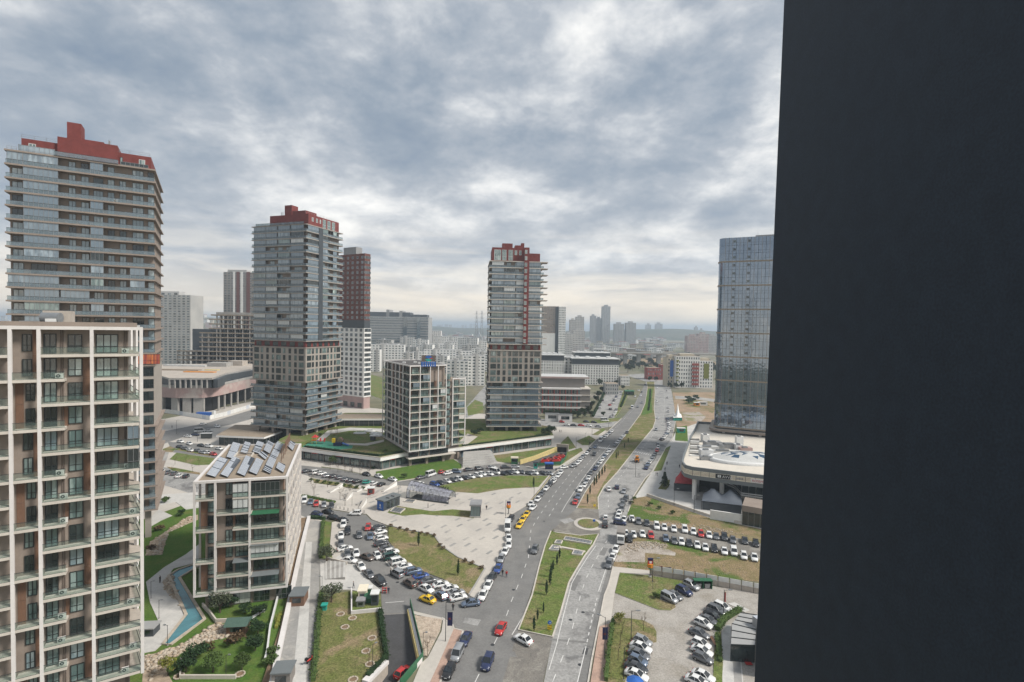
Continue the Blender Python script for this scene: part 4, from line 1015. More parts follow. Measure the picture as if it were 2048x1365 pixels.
def t_right():
    c = G(972, 853, 8.0); ang = math.radians(4.5)
    U = Vector((math.cos(ang), math.sin(ang))); W = Vector((-U.y, U.x)); P = Vector((c.x, c.y)) + U * 1.9 + W * 1.9
    LU = solve_t(P, U, 1084, 60) - 1.0
    root, f, fl, zt, fp = tower('glass balcony tower with a red vertical stripe, beside the avenue', (P.x, P.y), ang, LU, 27, 13, {'U': MIXED, 'W': SIDE}, 77, zb=8.0, sm='slab_pale')
    mb = MB(); crown_box(mb, f, 0, LU * .75, -.6, -22, zt, zt + 7.4); crown_box(mb, f, LU * .75, LU * .985, -3, -22, zt + .1, zt + 5); wchild(mb, 'penthouse', root)
    mb = MB(); crown_box(mb, f, LU * .21, LU * .42, -4, -9, zt + 7.4, zt + 10.2); crown_box(mb, f, LU * .47, LU * .66, -4, -9, zt + 7.4, zt + 9.3); crown_box(mb, f, LU * .60, LU * .66, -4.1, -8, zt + 9.3, zt + 10.6); wchild(mb, 'stair_head', root)
    for s, w_, h_ in ((.11, 3.6, 5.6), (.245, 2.4, 5.6), (.375, 2.4, 5.6)): window(f, s * LU, zt + .6, w_, h_, 3, 2, 'glass', -.58, frame='metal_white')
    for s in (.48, .57): window(f, s * LU, zt + 3.6, 1.3, 2.4, 2, 1, 'glass', -.58, frame='metal_white')
    z3 = 8.0 + 13 * 3.4
    mb = MB(); mb.prism([f.at(LU * .645, -.1), f.at(LU * .745, -.1), f.at(LU * .745, 1.95), f.at(LU * .645, 1.95)], z3 + .2, zt + 7.4, 'brick_red'); wchild(mb, 'red_stripe', root)
    for k in range(15): window(f, LU * .678, z3 + .7 + k * 3.4, 1.3, 2.0, 2, 1, 'glass', 1.96, frame='metal_white')
    handrail(f, 0, LU * .25, -.8, zt + 7.4)
    mb = MB(); p = f.at(LU * .30, -6, zt + 10); mb.tube(p, p + Vector((0, 0, 6)), .06, .03, 'metal', 4); wchild(mb, 'mast', root)
    # projecting corner balconies at the right
    for k in range(14):
        mb = MB(); z = z3 + k * 3.4
        mb.prism([f.at(LU + .5, 1.5), f.at(LU + 3.6, .5), f.at(LU + 3.6, -5), f.at(LU + .5, -5)], z - .35, z + .1, 'slab'); wchild(mb, 'corner_balcony', root)
t_right()

# ------------------------------------------------------------------ plain blocks
def block(name, label, cat, P, ang, LU, LW, z0, z1, wall, roof, spec, group=None, inst_windows=True, glass='glass_far', frame='metal_dark', cap=None):
    """box building; spec = {'U': (rows, cols, w, h, zstart, pitch)}"""
    U, W = Vector((math.cos(ang), math.sin(ang))), Vector((-math.sin(ang), math.cos(ang))); P = Vector((P[0], P[1]))
    root = thing(name, label, cat, (P.x, P.y, 0), group=group)
    mb = MB(); mb.prism([P, P + U * LU, P + U * LU + W * LW, P + W * LW], z0, z1, wall, roof); wchild(mb, 'wall', root)
    FR, FL = Face(P, U, LU, root), Face(P + W * LW, -W, LW, root)
    for nm, f in (('U', FR), ('W', FL)):
        if nm not in spec: continue
        rows, cols, w_, h_, zs, pitch = spec[nm]
        if inst_windows:
            for r in range(rows):
                for q in range(cols): window(f, (q + .5) / cols * f.L, zs + r * pitch, w_, h_, 2 if w_ > 1.3 else 1, 1, brng.choice([glass, glass, 'glass_dark']), 0.0, frame=frame, bar=.10)
        else:
            mb = MB()
            for r in range(rows):
                for q in range(cols):
                    s = (q + .5) / cols * f.L; a, b = f.at(s - w_ / 2, .03, zs + r * pitch), f.at(s + w_ / 2, .03, zs + r * pitch)
                    a2, b2 = f.at(s - w_ / 2, -.1, zs + r * pitch), f.at(s + w_ / 2, -.1, zs + r * pitch); hv = Vector((0, 0, h_))
                    mb.add([a, b, b + hv, a + hv, a2, b2, b2 + hv, a2 + hv], [(0, 1, 2, 3), (3, 2, 6, 7), (0, 4, 5, 1), (1, 5, 6, 2), (0, 3, 7, 4)], glass if brng.random() < .7 else 'glass_dark')
            stuff(wchild(mb, 'windows', root))
    if cap:
        mb = MB(); o = cap; mb.prism([P - U * o - W * o, P + U * (LU + o) - W * o, P + U * (LU + o) + W * (LW + o), P - U * o + W * (LW + o)], z1, z1 + .6, wall, roof); wchild(mb, 'cornice', root)
    return root, FR, FL
def corner(x, y, ang, xr, xl, z=0.0, zs=30):
    """footprint with its near corner at a ground pixel, reaching to pixel columns xr and xl"""
    p = G(x, y, z); U, W = (math.cos(ang), math.sin(ang)), (-math.sin(ang), math.cos(ang))
    return (p.x, p.y), solve_t(p, U, xr, zs), solve_t(p, W, xl, zs)
# brick and white tower
P_, LU_, LW_ = corner(727, 818, math.radians(60), 739.5, 672, zs=50)
zt_ = D(727, 507, G(727, 818).y).z
root, FR, FL = block('tower', 'slim tower, red brick above and white grid below, behind the glass tower', 'tower', P_, math.radians(60), LU_, LW_, 0, zt_, 'brick_brown', 'roof_grey',
                     {}, cap=None)
zw1 = D(727, 657, P_[1]).z; zw0 = D(727, 795, P_[1]).z; zd1 = D(727, 641, P_[1]).z
mb = MB(); U, W = FR.U, -FL.U; Pv = Vector(P_)
ex = lambda o: [Pv - U * o - W * o, Pv + U * (LU_ + o) - W * o, Pv + U * (LU_ + o) + W * (LW_ + o), Pv - U * o + W * (LW_ + o)]
mb.prism(ex(.7), zw0, zw1, 'plaster_white'); wchild(mb, 'white_storeys', root)
mb = MB(); mb.prism(ex(.12), zw1, zd1, 'dark_clad'); wchild(mb, 'dark_band', root)
mb = MB(); mb.prism(ex(.3), 0, zw0, 'concrete_pink'); wchild(mb, 'base', root)
for j in range(4): window(FL, (j + .5) / 4 * FL.L, .6, 4.2, 3.4, 3, 1, 'glass_dark', .32)
mb = MB(); mb.prism([FL.at(LW_ * .1, -4), FL.at(LW_ * .55, -4), FL.at(LW_ * .55, -10), FL.at(LW_ * .1, -10)], zt_, zt_ + 6, 'roof_grey'); wchild(mb, 'stair_head', root)
for f, n in ((FL, 6), (FR, 4)):
    for r in range(14):
        for q in range(n):
            window(f, (q + .5) / n * f.L, zw0 + 1 + r * (zw1 - zw0) / 14, 2.6 if n == 6 else 2, 2.3, 2, 1, brng.choice(['glass_far', 'glass_dark']), .72, frame='metal', bar=.1)
    for r in range(13):
        for q in range(n): window(f, (q + .5) / n * f.L, zd1 + 1 + r * (zt_ - zd1 - 1) / 13, 2.0, 1.9, 2, 1, brng.choice(['glass_far', 'glass_far', 'glass_dark']), .02, frame='metal', bar=.1)
# ================================================================== podium and its pavilions
ZP = 5.2
def podium():
    ring = [(603, 897), (680, 907), (761, 917), (812, 907), (921, 896), (1108, 872), (1096, 853), (1000, 838), (905, 838), (770, 826), (690, 826), (640, 840), (560, 878), (540, 905)]
    pts = [Vector((p.x, p.y)) for p in gl(ring, ZP)]
    c = sum(pts, Vector((0, 0))) / len(pts)
    root = thing('shopping_podium', 'low shop podium with white fascia and roof garden under the towers', 'building', (c.x, c.y, 0))
    ins = []
    n = len(pts)
    for i in range(n):
        t = (pts[(i + 1) % n] - pts[(i - 1) % n]).normalized(); ins.append(pts[i] + Vector((-t.y, t.x)) * -1.0 * (1 if True else 0))
    ar = sum(pts[i].x * pts[(i + 1) % n].y - pts[(i + 1) % n].x * pts[i].y for i in range(n))
    sgn = 1 if ar > 0 else -1
    ins = [pts[i] + Vector((-(pts[(i + 1) % n] - pts[(i - 1) % n]).normalized().y, (pts[(i + 1) % n] - pts[(i - 1) % n]).normalized().x)) * sgn * 1.6 for i in range(n)]
    mb = MB(); mb.prism(ins, 0, ZP - 1.3, 'glass_shop'); wchild(mb, 'shop_glazing', root)
    mb = MB(); mb.prism(pts, ZP - 1.3, ZP, 'fascia', 'grass'); wchild(mb, 'roof_garden', root)
    mb = MB(); ribbon(mb, [p + (c - p).normalized() * .3 for p in pts[:6]], .4, ZP, ZP + .35, 'slab_pale'); wchild(mb, 'fascia_kerb', root)
    rg = random.Random(9)
    for i in (0, 1, 2, 4):                                     # shop fronts: piers, sign boards, window panels
        a, b = ins[i], ins[i + 1]
        f = Face(a, b - a, (b - a).length, root); k = 0; s = .5
        while s < f.L - 4:
            w_ = rg.uniform(3, 5.5)
            bx(f, 'shop_pier', s, s + .35, -.2, .15, 0, ZP - 1.32, 'plaster_taupe')
            bx(f, 'sign_board', s + .5, s + w_ - .2, .0, .12, ZP - 2.1, ZP - 1.45, rg.choice(['navy_sign', 'black', 'dark_clad', 'red', 'navy_sign', 'plaster_grey']))
            if rg.random() < .7: window(f, s + w_ / 2 + .2, .2, w_ - 1, 2.6, 3, 1, rg.choice(['glass', 'glass_enclosed', 'glass_dark', 'glass_blind' if rg.random() < .4 else 'glass']), .03)
            s += w_
    return root
podium()
def pavilion(label, px_roof, z0, zr, fascia=.9):
    pts = [Vector((p.x, p.y)) for p in gl(px_roof, zr)]; c = sum(pts, Vector((0, 0))) / len(pts)
    t = thing('pavilion', label, 'pavilion', (c.x, c.y, z0))
    ins = [p + (c - p).normalized() * 1.5 for p in pts]
    mb = MB(); mb.prism(ins, z0, zr - fascia, 'glass_shop'); wchild(mb, 'glazing', t)
    mb = MB(); mb.prism(pts, zr - fascia, zr, 'fascia', 'roof_tan'); wchild(mb, 'roof', t)
    n = len(ins)
    ar = sum(pts[i].x * pts[(i + 1) % n].y - pts[(i + 1) % n].x * pts[i].y for i in range(n))
    for i in range(n):
        a, b = (ins[i], ins[(i + 1) % n]) if ar > 0 else (ins[(i + 1) % n], ins[i])
        f = Face(a, b - a, (b - a).length, t)
        for k in range(int(f.L / 2.6) + 1): bx(f, 'mullion', k * 2.6, k * 2.6 + .16, -.1, .1, z0, zr - fascia, 'plaster_taupe' if k % 3 else 'frame_dark')
    return t
pavilion('tan-roofed glass pavilion between the glass tower and the slim block', [(664, 828), (770, 828), (772, 838), (664, 838)], ZP, ZP + 4.2)
pavilion('tan-roofed glass pavilion at the foot of the glass tower, behind the solar block', [(432, 871), (470, 850), (512, 850), (577, 858), (528, 875)], .1, 5.2)
# garden on the podium
def psheet(name, px, z, mat):
    mb = MB(); pts = [(p.x, p.y) for p in gl(px, ZP)]; mb.prism(pts, z - .1, z, 'kerb', mat, bottom=False); return structure(mb.build(name))
psheet('garden_path', [(655, 862), (700, 856), (765, 858), (770, 866), (740, 862), (700, 862), (662, 868), (640, 886), (628, 886)], ZP + .12, 'paving_white')
psheet('garden_path', [(668, 886), (730, 888), (768, 880), (768, 884), (735, 892), (670, 889)], ZP + .13, 'paving')
psheet('playground_floor', [(606, 893), (625, 884), (648, 882), (670, 886), (706, 892), (704, 898), (680, 900), (640, 896), (608, 896)], ZP + .15, 'rubber_green')
psheet('garden_path', [(918, 884), (935, 868), (955, 874), (942, 884), (930, 892)], ZP + .12, 'paving')
def pg(x, y): p = G(x, y, ZP); return Vector((p.x, p.y, ZP + .15))
t = thing('play_tower', 'red and yellow climbing tower with green slide in the playground', 'play tower', pg(630, 888))
mb = MB()
for dx, dy in ((-1, -1), (1, -1), (1, 1), (-1, 1)): mb.tube((dx, dy, 0), (dx, dy, 3), .08, .08, 'yellow', 6)
mb.build('frame', t)
mb = MB(); mb.box(-1.1, 1.1, -1.1, 1.1, 1.3, 1.45, 'blue'); mb.box(-1.15, 1.15, -1.2, -1.1, 1.45, 2.2, 'orange'); mb.build('deck', t)
mb = MB(); mb.add([(-1.3, -1.3, 3), (1.3, -1.3, 3), (1.3, 1.3, 3), (-1.3, 1.3, 3), (0, 0, 4.2)], [(0, 1, 4), (1, 2, 4), (2, 3, 4), (3, 0, 4), (3, 2, 1, 0)], 'red'); mb.build('roof', t)
mb = MB(); mb.add([(-1.1, -.5, 1.4), (-1.1, .5, 1.4), (-4.2, .5, .2), (-4.2, -.5, .2), (-1.1, -.5, 1.2), (-1.1, .5, 1.2), (-4.2, .5, .05), (-4.2, -.5, .05)], [(0, 1, 2, 3), (7, 6, 5, 4), (0, 3, 7, 4), (1, 5, 6, 2)], 'leaf_yellow'); mb.build('slide', t)
mb = MB()
for sx in (2.5, 4.4): mb.box(sx, sx + .1, -.9, .9, .9, 2.6, 'red')
mb.box(1.1, 4.4, -.6, .6, 1.2, 1.3, 'red'); mb.build('bridge', t)
t = thing('play_ship', 'yellow and blue play structure with curved wooden hood in the playground', 'play structure', pg(676, 892))
mb = MB(); mb.box(-1.8, 1.8, -1.2, 1.2, 0, 1.5, 'navy_sign'); mb.box(-2.4, -1.2, -1.3, 0, 1.5, 3.4, 'yellow'); mb.build('hull', t)
mb = MB()
for k in range(7):
    a0, a1 = math.pi * k / 7, math.pi * (k + 1) / 7
    mb.add([(1.6 * math.cos(a0) + .8, -1.2, 2 + 1.7 * math.sin(a0)), (1.6 * math.cos(a1) + .8, -1.2, 2 + 1.7 * math.sin(a1)), (1.6 * math.cos(a1) + .8, 1.2, 2 + 1.7 * math.sin(a1)), (1.6 * math.cos(a0) + .8, 1.2, 2 + 1.7 * math.sin(a0))], [(0, 1, 2, 3)], 'wood_panel')
mb.build('hood', t)
mb = MB(); mb.add([(2, -.8, 1.4), (2, .8, 1.4), (5, .8, .2), (5, -.8, .2), (2, -.8, 1.1), (2, .8, 1.1), (5, .8, .0), (5, -.8, .0)], [(0, 3, 2, 1), (4, 5, 6, 7), (0, 4, 7, 3), (1, 2, 6, 5)], 'blue'); mb.build('slide', t)
for k, (x, y, w_, wd) in enumerate(((720, 868, 3.4, 'round pale skylight in the middle of the podium lawn'), (740, 864, 3.0, 'flat pale skylight near the back path of the podium'), (752, 869, 3.4, 'long pale skylight on the podium lawn edge, upper one'), (755, 873, 3.0, 'long pale skylight on the podium lawn edge, lower one'))):
    t = thing('skylight', wd, 'skylight', pg(x, y)); mb = MB(); mb.loft([[(w_ * a * math.cos(j * .628), 1.6 * a * math.sin(j * .628), z) for j in range(10)] for a, z in ((1, 0), (1, .4), (.7, .8))], 'metal_white'); mb.build('dome', t)
    mb = MB(); mb.prism([(w_ * .5 * math.cos(j * .628), .8 * math.sin(j * .628)) for j in range(10)], .8, .86, 'glass'); mb.build('pane', t)
t = thing('garden_kiosk', 'small white kiosk beside the podium garden path', 'kiosk', pg(746, 881)); mb = MB(); mb.box(-1.1, 1.1, -.9, .9, 0, 2, 'dark_clad'); mb.build('wall', t)
mb = MB(); mb.box(-1.4, 1.4, -1.2, 1.2, 2, 2.3, 'metal_white'); mb.build('roof', t)
t = thing('pergola', 'brown pergola between the playground and the glass tower columns', 'pergola', pg(662, 869))
mb = MB()
for dx in (-3, 0, 3):
    for dy in (-1.2, 1.2): mb.tube((dx, dy, 0), (dx, dy, 2.5), .09, .09, 'wood_panel', 5)
mb.build('posts', t)
for k in range(9): q = MB(); q.box(-3.4 + k * .8, -3.2 + k * .8, -1.6, 1.6, 2.5, 2.65, 'wood_panel'); q.build('slat', t)
# steps down from the podium
t = thing('stairway', 'broad pale stairs beside the slim block down to the street', 'stairs', G(955, 928))
a, b, cc = G(925, 935), G(997, 926), G(978, 914)
for k in range(6):
    mb = MB(); q0, q1 = G(925 + .2 * k, 936 - 2.6 * k), G(995 - 2.0 * k, 928 - 1.8 * k)
    mb.prism([q0, q1, G(980, 914), G(927, 918)], k * .55, k * .55 + .55, 'paving_white', 'concrete'); o = mb.build('step', t); o.location = -t.location
# garage entrance with red hall
def garage():
    a = G(1040, 930)
    t = thing('garage_entrance', 'sunken garage entrance with green railing and yellow wall beside the avenue', 'garage entrance', a)
    w1, w2, w3, w4 = G(1040, 930), G(1113, 903), G(1136, 905), G(1130, 922)
    mb = MB(); mb.prism([w1, G(1113, 906), G(1134, 906), G(1120, 930), G(1075, 936)], 0.02, .2, 'concrete', 'roof_dark'); o = mb.build('ramp_floor', t); o.location = -t.location
    mb = MB(); ribbon(mb, [Vector((p.x, p.y)) for p in (w1, G(1070, 921), w2)], .4, 0, 2.2, 'line_yellow'); o = mb.build('yellow_wall', t); o.location = -t.location
    mb = MB(); ribbon(mb, [Vector((p.x, p.y)) for p in (G(1113, 902), G(1137, 904))], .8, 0, 3.6, 'concrete_warm'); o = mb.build('portal', t); o.location = -t.location
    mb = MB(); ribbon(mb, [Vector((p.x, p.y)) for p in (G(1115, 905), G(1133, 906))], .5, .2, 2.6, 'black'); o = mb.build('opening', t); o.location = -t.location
    mb = MB(); ribbon(mb, [Vector((p.x, p.y)) for p in (G(1134, 908), G(1132, 918), G(1122, 930), G(1075, 933))], .12, .0, 1.5, 'green_paint'); o = mb.build('green_railing', t); o.location = -t.location
    for k, (x, y) in enumerate(((1090, 926), (1102, 923), (1114, 920), (1122, 916), (1112, 925))):
        b_ = thing('bumper_car_stand', 'red play stand by the garage railing, ' + ['first from the left', 'second from the left', 'third from the left', 'nearest the portal', 'front one of the row'][k], 'play stand', G(x, y)); b_.location.z = .2
        mb = MB(); mb.box(-1.9, 1.9, -1.2, 1.2, 0, .9, 'red'); mb.build('base', b_); mb = MB(); mb.box(-1.3, 1.3, -.8, .8, .9, 1.5, 'brick_red_pale' if k % 2 else 'red'); mb.build('top', b_)
        mb = MB(); mb.box(-.6, .6, -.5, .5, 1.5, 1.8, 'black'); mb.build('seat', b_)
garage()
for x, y, nm, lb, wc, rc, sz in ((1029, 928, 'guard_hut', 'cream and green booth on the lawn by the garage entrance', 'green_paint', 'cream_sign', (3, 1.5, 2.6)), (1071, 937, 'guard_hut', 'teal booth at the mouth of the garage entrance', 'teal', 'dark_clad', (1.7, 1.4, 2.4)), (1098, 938, 'advert_hut', 'dark cabin with blue panel by the avenue kerb', 'navy_sign', 'blue', (3.4, 1.6, 2.2))):
    t = thing(nm, lb, 'booth', G(x, y)); w_, d_, h_ = sz
    mb = MB(); mb.box(-w_ / 2, w_ / 2, -d_ / 2, d_ / 2, 0, h_, wc); mb.build('wall', t); mb = MB(); mb.box(-w_ / 2 - .2, w_ / 2 + .2, -d_ / 2 - .2, d_ / 2 + .2, h_, h_ + .5, rc); mb.build('roof', t)
    mb = MB(); mb.box(-w_ / 2 + .3, w_ / 2 - .3, -d_ / 2 - .03, -d_ / 2, 1, h_ - .3, 'glass_dark'); mb.build('window', t)

# ================================================================== mall with the glass tower
def mall():
    zt, zb = 12.7, 8.4
    edge = [(1425, 845), (1396, 843), (1390, 858), (1381, 873), (1374, 892), (1367, 911), (1365, 923), (1371, 930), (1385, 934), (1453, 942), (1530, 951), (1660, 966)]
    pts = [Vector((p.x, p.y)) for p in gl(edge, zt)]
    back = [Vector((p.x, p.y)) for p in gl([(1660, 845)], zt)]
    root = thing('shopping_mall', 'white and grey mall with curved terrace and shop signs behind the dark wall', 'building', (pts[7].x, pts[7].y, 0))
    cen = sum(pts + back, Vector((0, 0))) / (len(pts) + 1)
    shrink = lambda k: [p + (cen - p).normalized() * k for p in pts + back]
    mb = MB(); mb.prism(shrink(.25), zb, zt - 1.2, 'mall_grey', 'mall_floor'); wchild(mb, 'terrace', root)
    mb = MB(); ribbon(mb, pts, .6, zb - .1, zb + 1.3, 'mall_grey'); wchild(mb, 'lower_fascia', root)
    mb = MB(); ribbon(mb, pts, .6, zb + 3.05, zt, 'mall_grey'); wchild(mb, 'parapet', root)
    mb = MB(); ribbon(mb, pts, .68, zb + 1.3, zb + 3.05, 'cream_sign'); wchild(mb, 'sign_band', root)
    for z in (zb + 1.75, zb + 2.15, zb + 2.6):
        mb = MB(); ribbon(mb, pts, .74, z, z + .09, 'wood_panel'); wchild(mb, 'band_slat', root)
    f = Face(pts[8], pts[9] - pts[8], (pts[9] - pts[8]).length, root); g = Face(pts[9], pts[10] - pts[9], (pts[10] - pts[9]).length, root)
    for q in (f, g):
        for k in range(4): bx(q, 'band_post', q.L * k / 4, q.L * k / 4 + .12, .3, .42, zb + 1.3, zb + 3.05, 'metal_dark')
    # signs: the words stand on the band
    def text(q, s, z, body, size, mat, name, dd=.42):
        cu = bpy.data.curves.new(name, 'FONT'); cu.body = body; cu.size = size; cu.extrude = .02
        tmp = bpy.data.objects.new(name, cu); COL.objects.link(tmp)
        me = bpy.data.meshes.new_from_object(tmp.evaluated_get(bpy.context.evaluated_depsgraph_get())); bpy.data.objects.remove(tmp)
        me.materials.clear(); me.materials.append(MATS[mat])
        o = q.put(name, me, s, dd, z); o.rotation_euler = (math.pi / 2, 0, q.ang); return o
    s0, s1 = f.s_of(1431, zb + 2.2), f.s_of(1461, zb + 2.2)
    t = thing('shop_sign', 'black shop sign with white letters and symbol on the mall band', 'sign', f.at(s0, 0, 0)); fs = Face(f.O, f.U, f.L, t)
    bx(fs, 'board', s0, s1, .30, .46, zb + 1.4, zb + 2.95, 'black')
    text(fs, s0 + 2.2, zb + 1.72, 'AVVA', 1.3, 'metal_white', 'lettering', .49)
    for j in (0, 1): bx(fs, 'symbol', s0 + .75 + j * .62, s0 + 1.15 + j * .62, .46, .50, zb + 1.75, zb + 2.65, 'metal_white')
    for j in (0, 1, 2): bx(fs, 'symbol', s0 + .65, s0 + 1.85, .46, .51, zb + 1.8 + j * .36, zb + 1.92 + j * .36, 'metal_white')
    s0, s1 = g.s_of(1471, zb + 2.2), g.s_of(1485, zb + 2.2)
    t = thing('shop_sign', 'small grey shop emblem on the mall band, between the two lettered signs', 'sign', g.at(s0, 0, 0)); gs_ = Face(g.O, g.U, g.L, t)
    for j in range(5): bx(gs_, 'symbol', s0 + j * .5, s0 + j * .5 + .38, .38, .46, zb + 1.85 + .12 * (j % 2), zb + 2.5 - .1 * (j % 2), 'metal')
    s0 = g.s_of(1504, zb + 2.2)
    t = thing('shop_sign', 'red lettered shop sign on white, cut by the dark wall', 'sign', g.at(s0, 0, 0)); gs_ = Face(g.O, g.U, g.L, t)
    bx(gs_, 'board', s0 - .4, s0 + 9, .3, .46, zb + 1.4, zb + 2.75, 'metal_white'); text(gs_, s0, zb + 1.7, 'ROSSMA', 1.1, 'red', 'lettering', .49)
    # columns
    for x, y in ((1388, 999), (1443, 1001), (1505, 1008)):
        p = G(x, y); mb = MB(); mb.tube((p.x, p.y, 0), (p.x, p.y, zb), .8, .8, 'plaster_white', 14); wchild(mb, 'column', root)
    # recessed storey behind the columns, curved glass with pale bands
    q = [Vector((p.x, p.y)) for p in gl([(1398, 985), (1420, 980), (1448, 985), (1470, 996), (1482, 1010), (1540, 1018), (1700, 1030), (1700, 900), (1398, 900)], 0)]
    mb = MB(); mb.prism(q, 0, zb, 'glass_dark', 'roof_grey'); wchild(mb, 'glazed_storey', root)
    for z in (3.4, 4.1): mb = MB(); ribbon(mb, q[2:7], .5, z, z + .35, 'metal_white'); wchild(mb, 'pale_band', root)
    for k in range(5):
        mb = MB(); p = q[4] + (q[5] - q[4]) * k / 4; mb.box(p.x - .06, p.x + .06, p.y - .15, p.y, 0, zb, 'metal'); wchild(mb, 'mullion', root)
    # lower right wing with brown band
    a, b = G(1484, 1050), G(1600, 1072)
    lw = Face(a, Vector((b.x - a.x, b.y - a.y)), 14, root)
    bx(lw, 'lower_wing', 0, 20, -9, 0, 0, 4.4, 'glass_dark'); bx(lw, 'brown_band', -.1, 20, -9.1, .12, 4.4, 6.3, 'taupe'); 
    for k in range(8): bx(lw, 'mullion', k * 1.7, k * 1.7 + .08, 0, .06, 0, 4.4, 'metal')
    # stairs and vents up on the terrace
    for k in range(8):
        mb = MB(); p0, p1 = G(1379 + k * .3, 912 - k * 4.2, zt - 1.2), G(1397 + k * .2, 913 - k * 4.2, zt - 1.2)
        ribbon(mb, [Vector((p0.x, p0.y)), Vector((p1.x, p1.y))], 1.1, zt - 1.2, zt - .8 + .12 * k, 'concrete' if k % 2 else 'plaster_white'); wchild(mb, 'terrace_step', root)
    for x, y, w_, d_, h_, m in ((1412, 912, 5, 3, 2.6, 'metal_white'), (1412, 920, 4.4, 2.2, 1.4, 'metal'), (1416, 900, 8, 3, 1.6, 'roof_white'), (1425, 893, 7, 4, 2.2, 'plaster_grey'), (1440, 898, 3, 2, 1.6, 'metal'), (1458, 896, 9, 4, 1.8, 'roof_grey'), (1476, 899, 3, 3, 2.2, 'metal_white'), (1450, 906, 13, 2, 1.0, 'roof_white'), (1490, 902, 5, 3, 1.5, 'concrete_pink'), (1410, 884, 3, 3, 3.4, 'plaster_white'), (1478, 889, 3, 2, 3.6, 'metal_white')):
        p = G(x, y, zt - 1.2); mb = MB(); mb.box(p.x - w_ / 2, p.x + w_ / 2, p.y - d_ / 2, p.y + d_ / 2, zt - 1.2, zt - 1.2 + h_, m)
        mb.box(p.x - w_ * .3, p.x + w_ * .1, p.y - d_ / 2 - .02, p.y, zt - 1.1 + h_, zt - .7 + h_, 'metal'); wchild(mb, 'roof_plant', root)
    # glass dome of blue and white triangles
    c = G(1500, 921, zt - 1.2); t = thing('glass_dome', 'low mall dome of blue and white triangular panes', 'skylight', (c.x, c.y, zt - 1.2))
    mb = MB(); rx, ry = 15.5, 8.5
    mb.loft([[(rx * a * math.cos(j * math.pi / 18), ry * a * math.sin(j * math.pi / 18), z) for j in range(36)] for a, z in ((1.06, 0), (1.06, .9), (1.0, 1.2), (.95, 1.2), (.95, .2))], 'metal_white', cap=False); mb.build('ring', t)
    dp = lambda r, a: (rx * .95 * r * math.cos(a), ry * .95 * r * math.sin(a), 1.1 + 2.2 * (1 - r * r))
    rg = random.Random(2); RR = [.0, .28, .52, .76, 1.0]
    for k in range(4):
        n = (10, 14, 20, 24)[k]
        for j in range(n):
            a0, a1 = 2 * math.pi * j / n, 2 * math.pi * (j + 1) / n; am = (a0 + a1) / 2
            for tri in (([dp(RR[k], am), dp(RR[k + 1], a0), dp(RR[k + 1], a1)]), ([dp(RR[k + 1], a1), dp(RR[k], am + 2 * math.pi / n), dp(RR[k], am)] if k else None)):
                if tri: q_ = MB(); q_.add(tri, [(0, 1, 2)], 'blue_glass' if (j // 2 + k + (len(tri[0]) if 0 else (1 if tri[0][2] < tri[1][2] else 0))) % 2 == 0 and k < 3 and rg.random() < .85 else 'roof_white'); q_.build('pane', t)
    # the tower itself
    O = D(1428, 830, 250); U = Vector((.908, -.419)); N = Vector((U.y, -U.x))
    tw = thing('glass_tower', 'blue glass office tower with tan bands beside the dark wall', 'tower', (O.x, O.y, 0))
    F_ = Face(O, U, 44, tw); z0, fh, nf = 14.5, 3.82, 24; ztop = z0 + fh * nf
    mb = MB(); W = -N
    rad = 3.0
    ring = [F_.at(44, 0), F_.at(44, -26), F_.at(0, -26)] + [F_.at(rad - rad * math.cos(a), -rad + rad * math.sin(a)) for a in [0, .4, .8, 1.2, 1.57]]
    inner = [F_.at(44, -.3), F_.at(44, -26), F_.at(.3, -26)] + [F_.at(rad - (rad - .3) * math.cos(a), -rad + (rad - .3) * math.sin(a)) for a in [0, .4, .8, 1.2, 1.57]]
    mb.prism(inner, 8, ztop - 1.5, 'dark_clad', 'roof_grey'); wchild(mb, 'core', tw)
    panels = {}
    pw_, ncol = 3.2, 10
    pm = MB()
    pm.add([(.03, 0, .05), (pw_ - .03, 0, .05), (pw_ - .03, 0, fh - .03), (.03, 0, fh - .03)], [(0, 1, 2, 3)], 'glass_curtain')
    for x in (0, pw_ / 2): pm.box(x - .07, x + .07, -.12, .02, 0, fh, 'metal_dark' if x else 'slab_dark')
    for z in (0, fh * .32): pm.box(.05, pw_ - .05, -.06, .02, z, z + .07, 'metal_dark')
    pme = pm.mesh('glass_panel')
    pm2 = MB(); pm2.add(*[pm.v, pm.f, 'glass_curtain']); 
    vent = MB(); vent.box(.2, pw_ / 2 - .2, -.3, .0, 1.5, 2.5, 'glass_dark'); vme = vent.mesh('vent_light')
    for r in range(nf):
        for k in range(ncol):
            F_.put('glass_panel', pme, rad + k * pw_, 0, z0 + r * fh)
            if k in (1, 3, 7) and r % 1 == 0: F_.put('vent_light', vme, rad + k * pw_, .02, z0 + r * fh)
        mb = MB()
        prev = None
        for a in [0, .4, .8, 1.2, 1.57]:
            p = F_.at(rad - rad * math.cos(a), -rad + rad * math.sin(a))
            if prev is not None: mb.add([(prev.x, prev.y, z0 + r * fh + .05), (p.x, p.y, z0 + r * fh + .05), (p.x, p.y, z0 + r * fh + fh - .05), (prev.x, prev.y, z0 + r * fh + fh - .05)], [(0, 1, 2, 3)], 'glass_curtain')
            prev = p
        wchild(mb, 'corner_glass', tw)
    grow = lambda k: [F_.at(44, k), F_.at(44, -26)] + [F_.at(-k, -26)] + [F_.at(rad - (rad + k) * math.cos(a), -rad + (rad + k) * math.sin(a)) for a in [0, .4, .8, 1.2, 1.57]]
    for r in range(0, nf, 3):
        if r < nf - 1: mb = MB(); mb.prism(grow(.3), z0 + r * fh - .35, z0 + r * fh + .28, 'roof_tan'); wchild(mb, 'tan_band', tw)
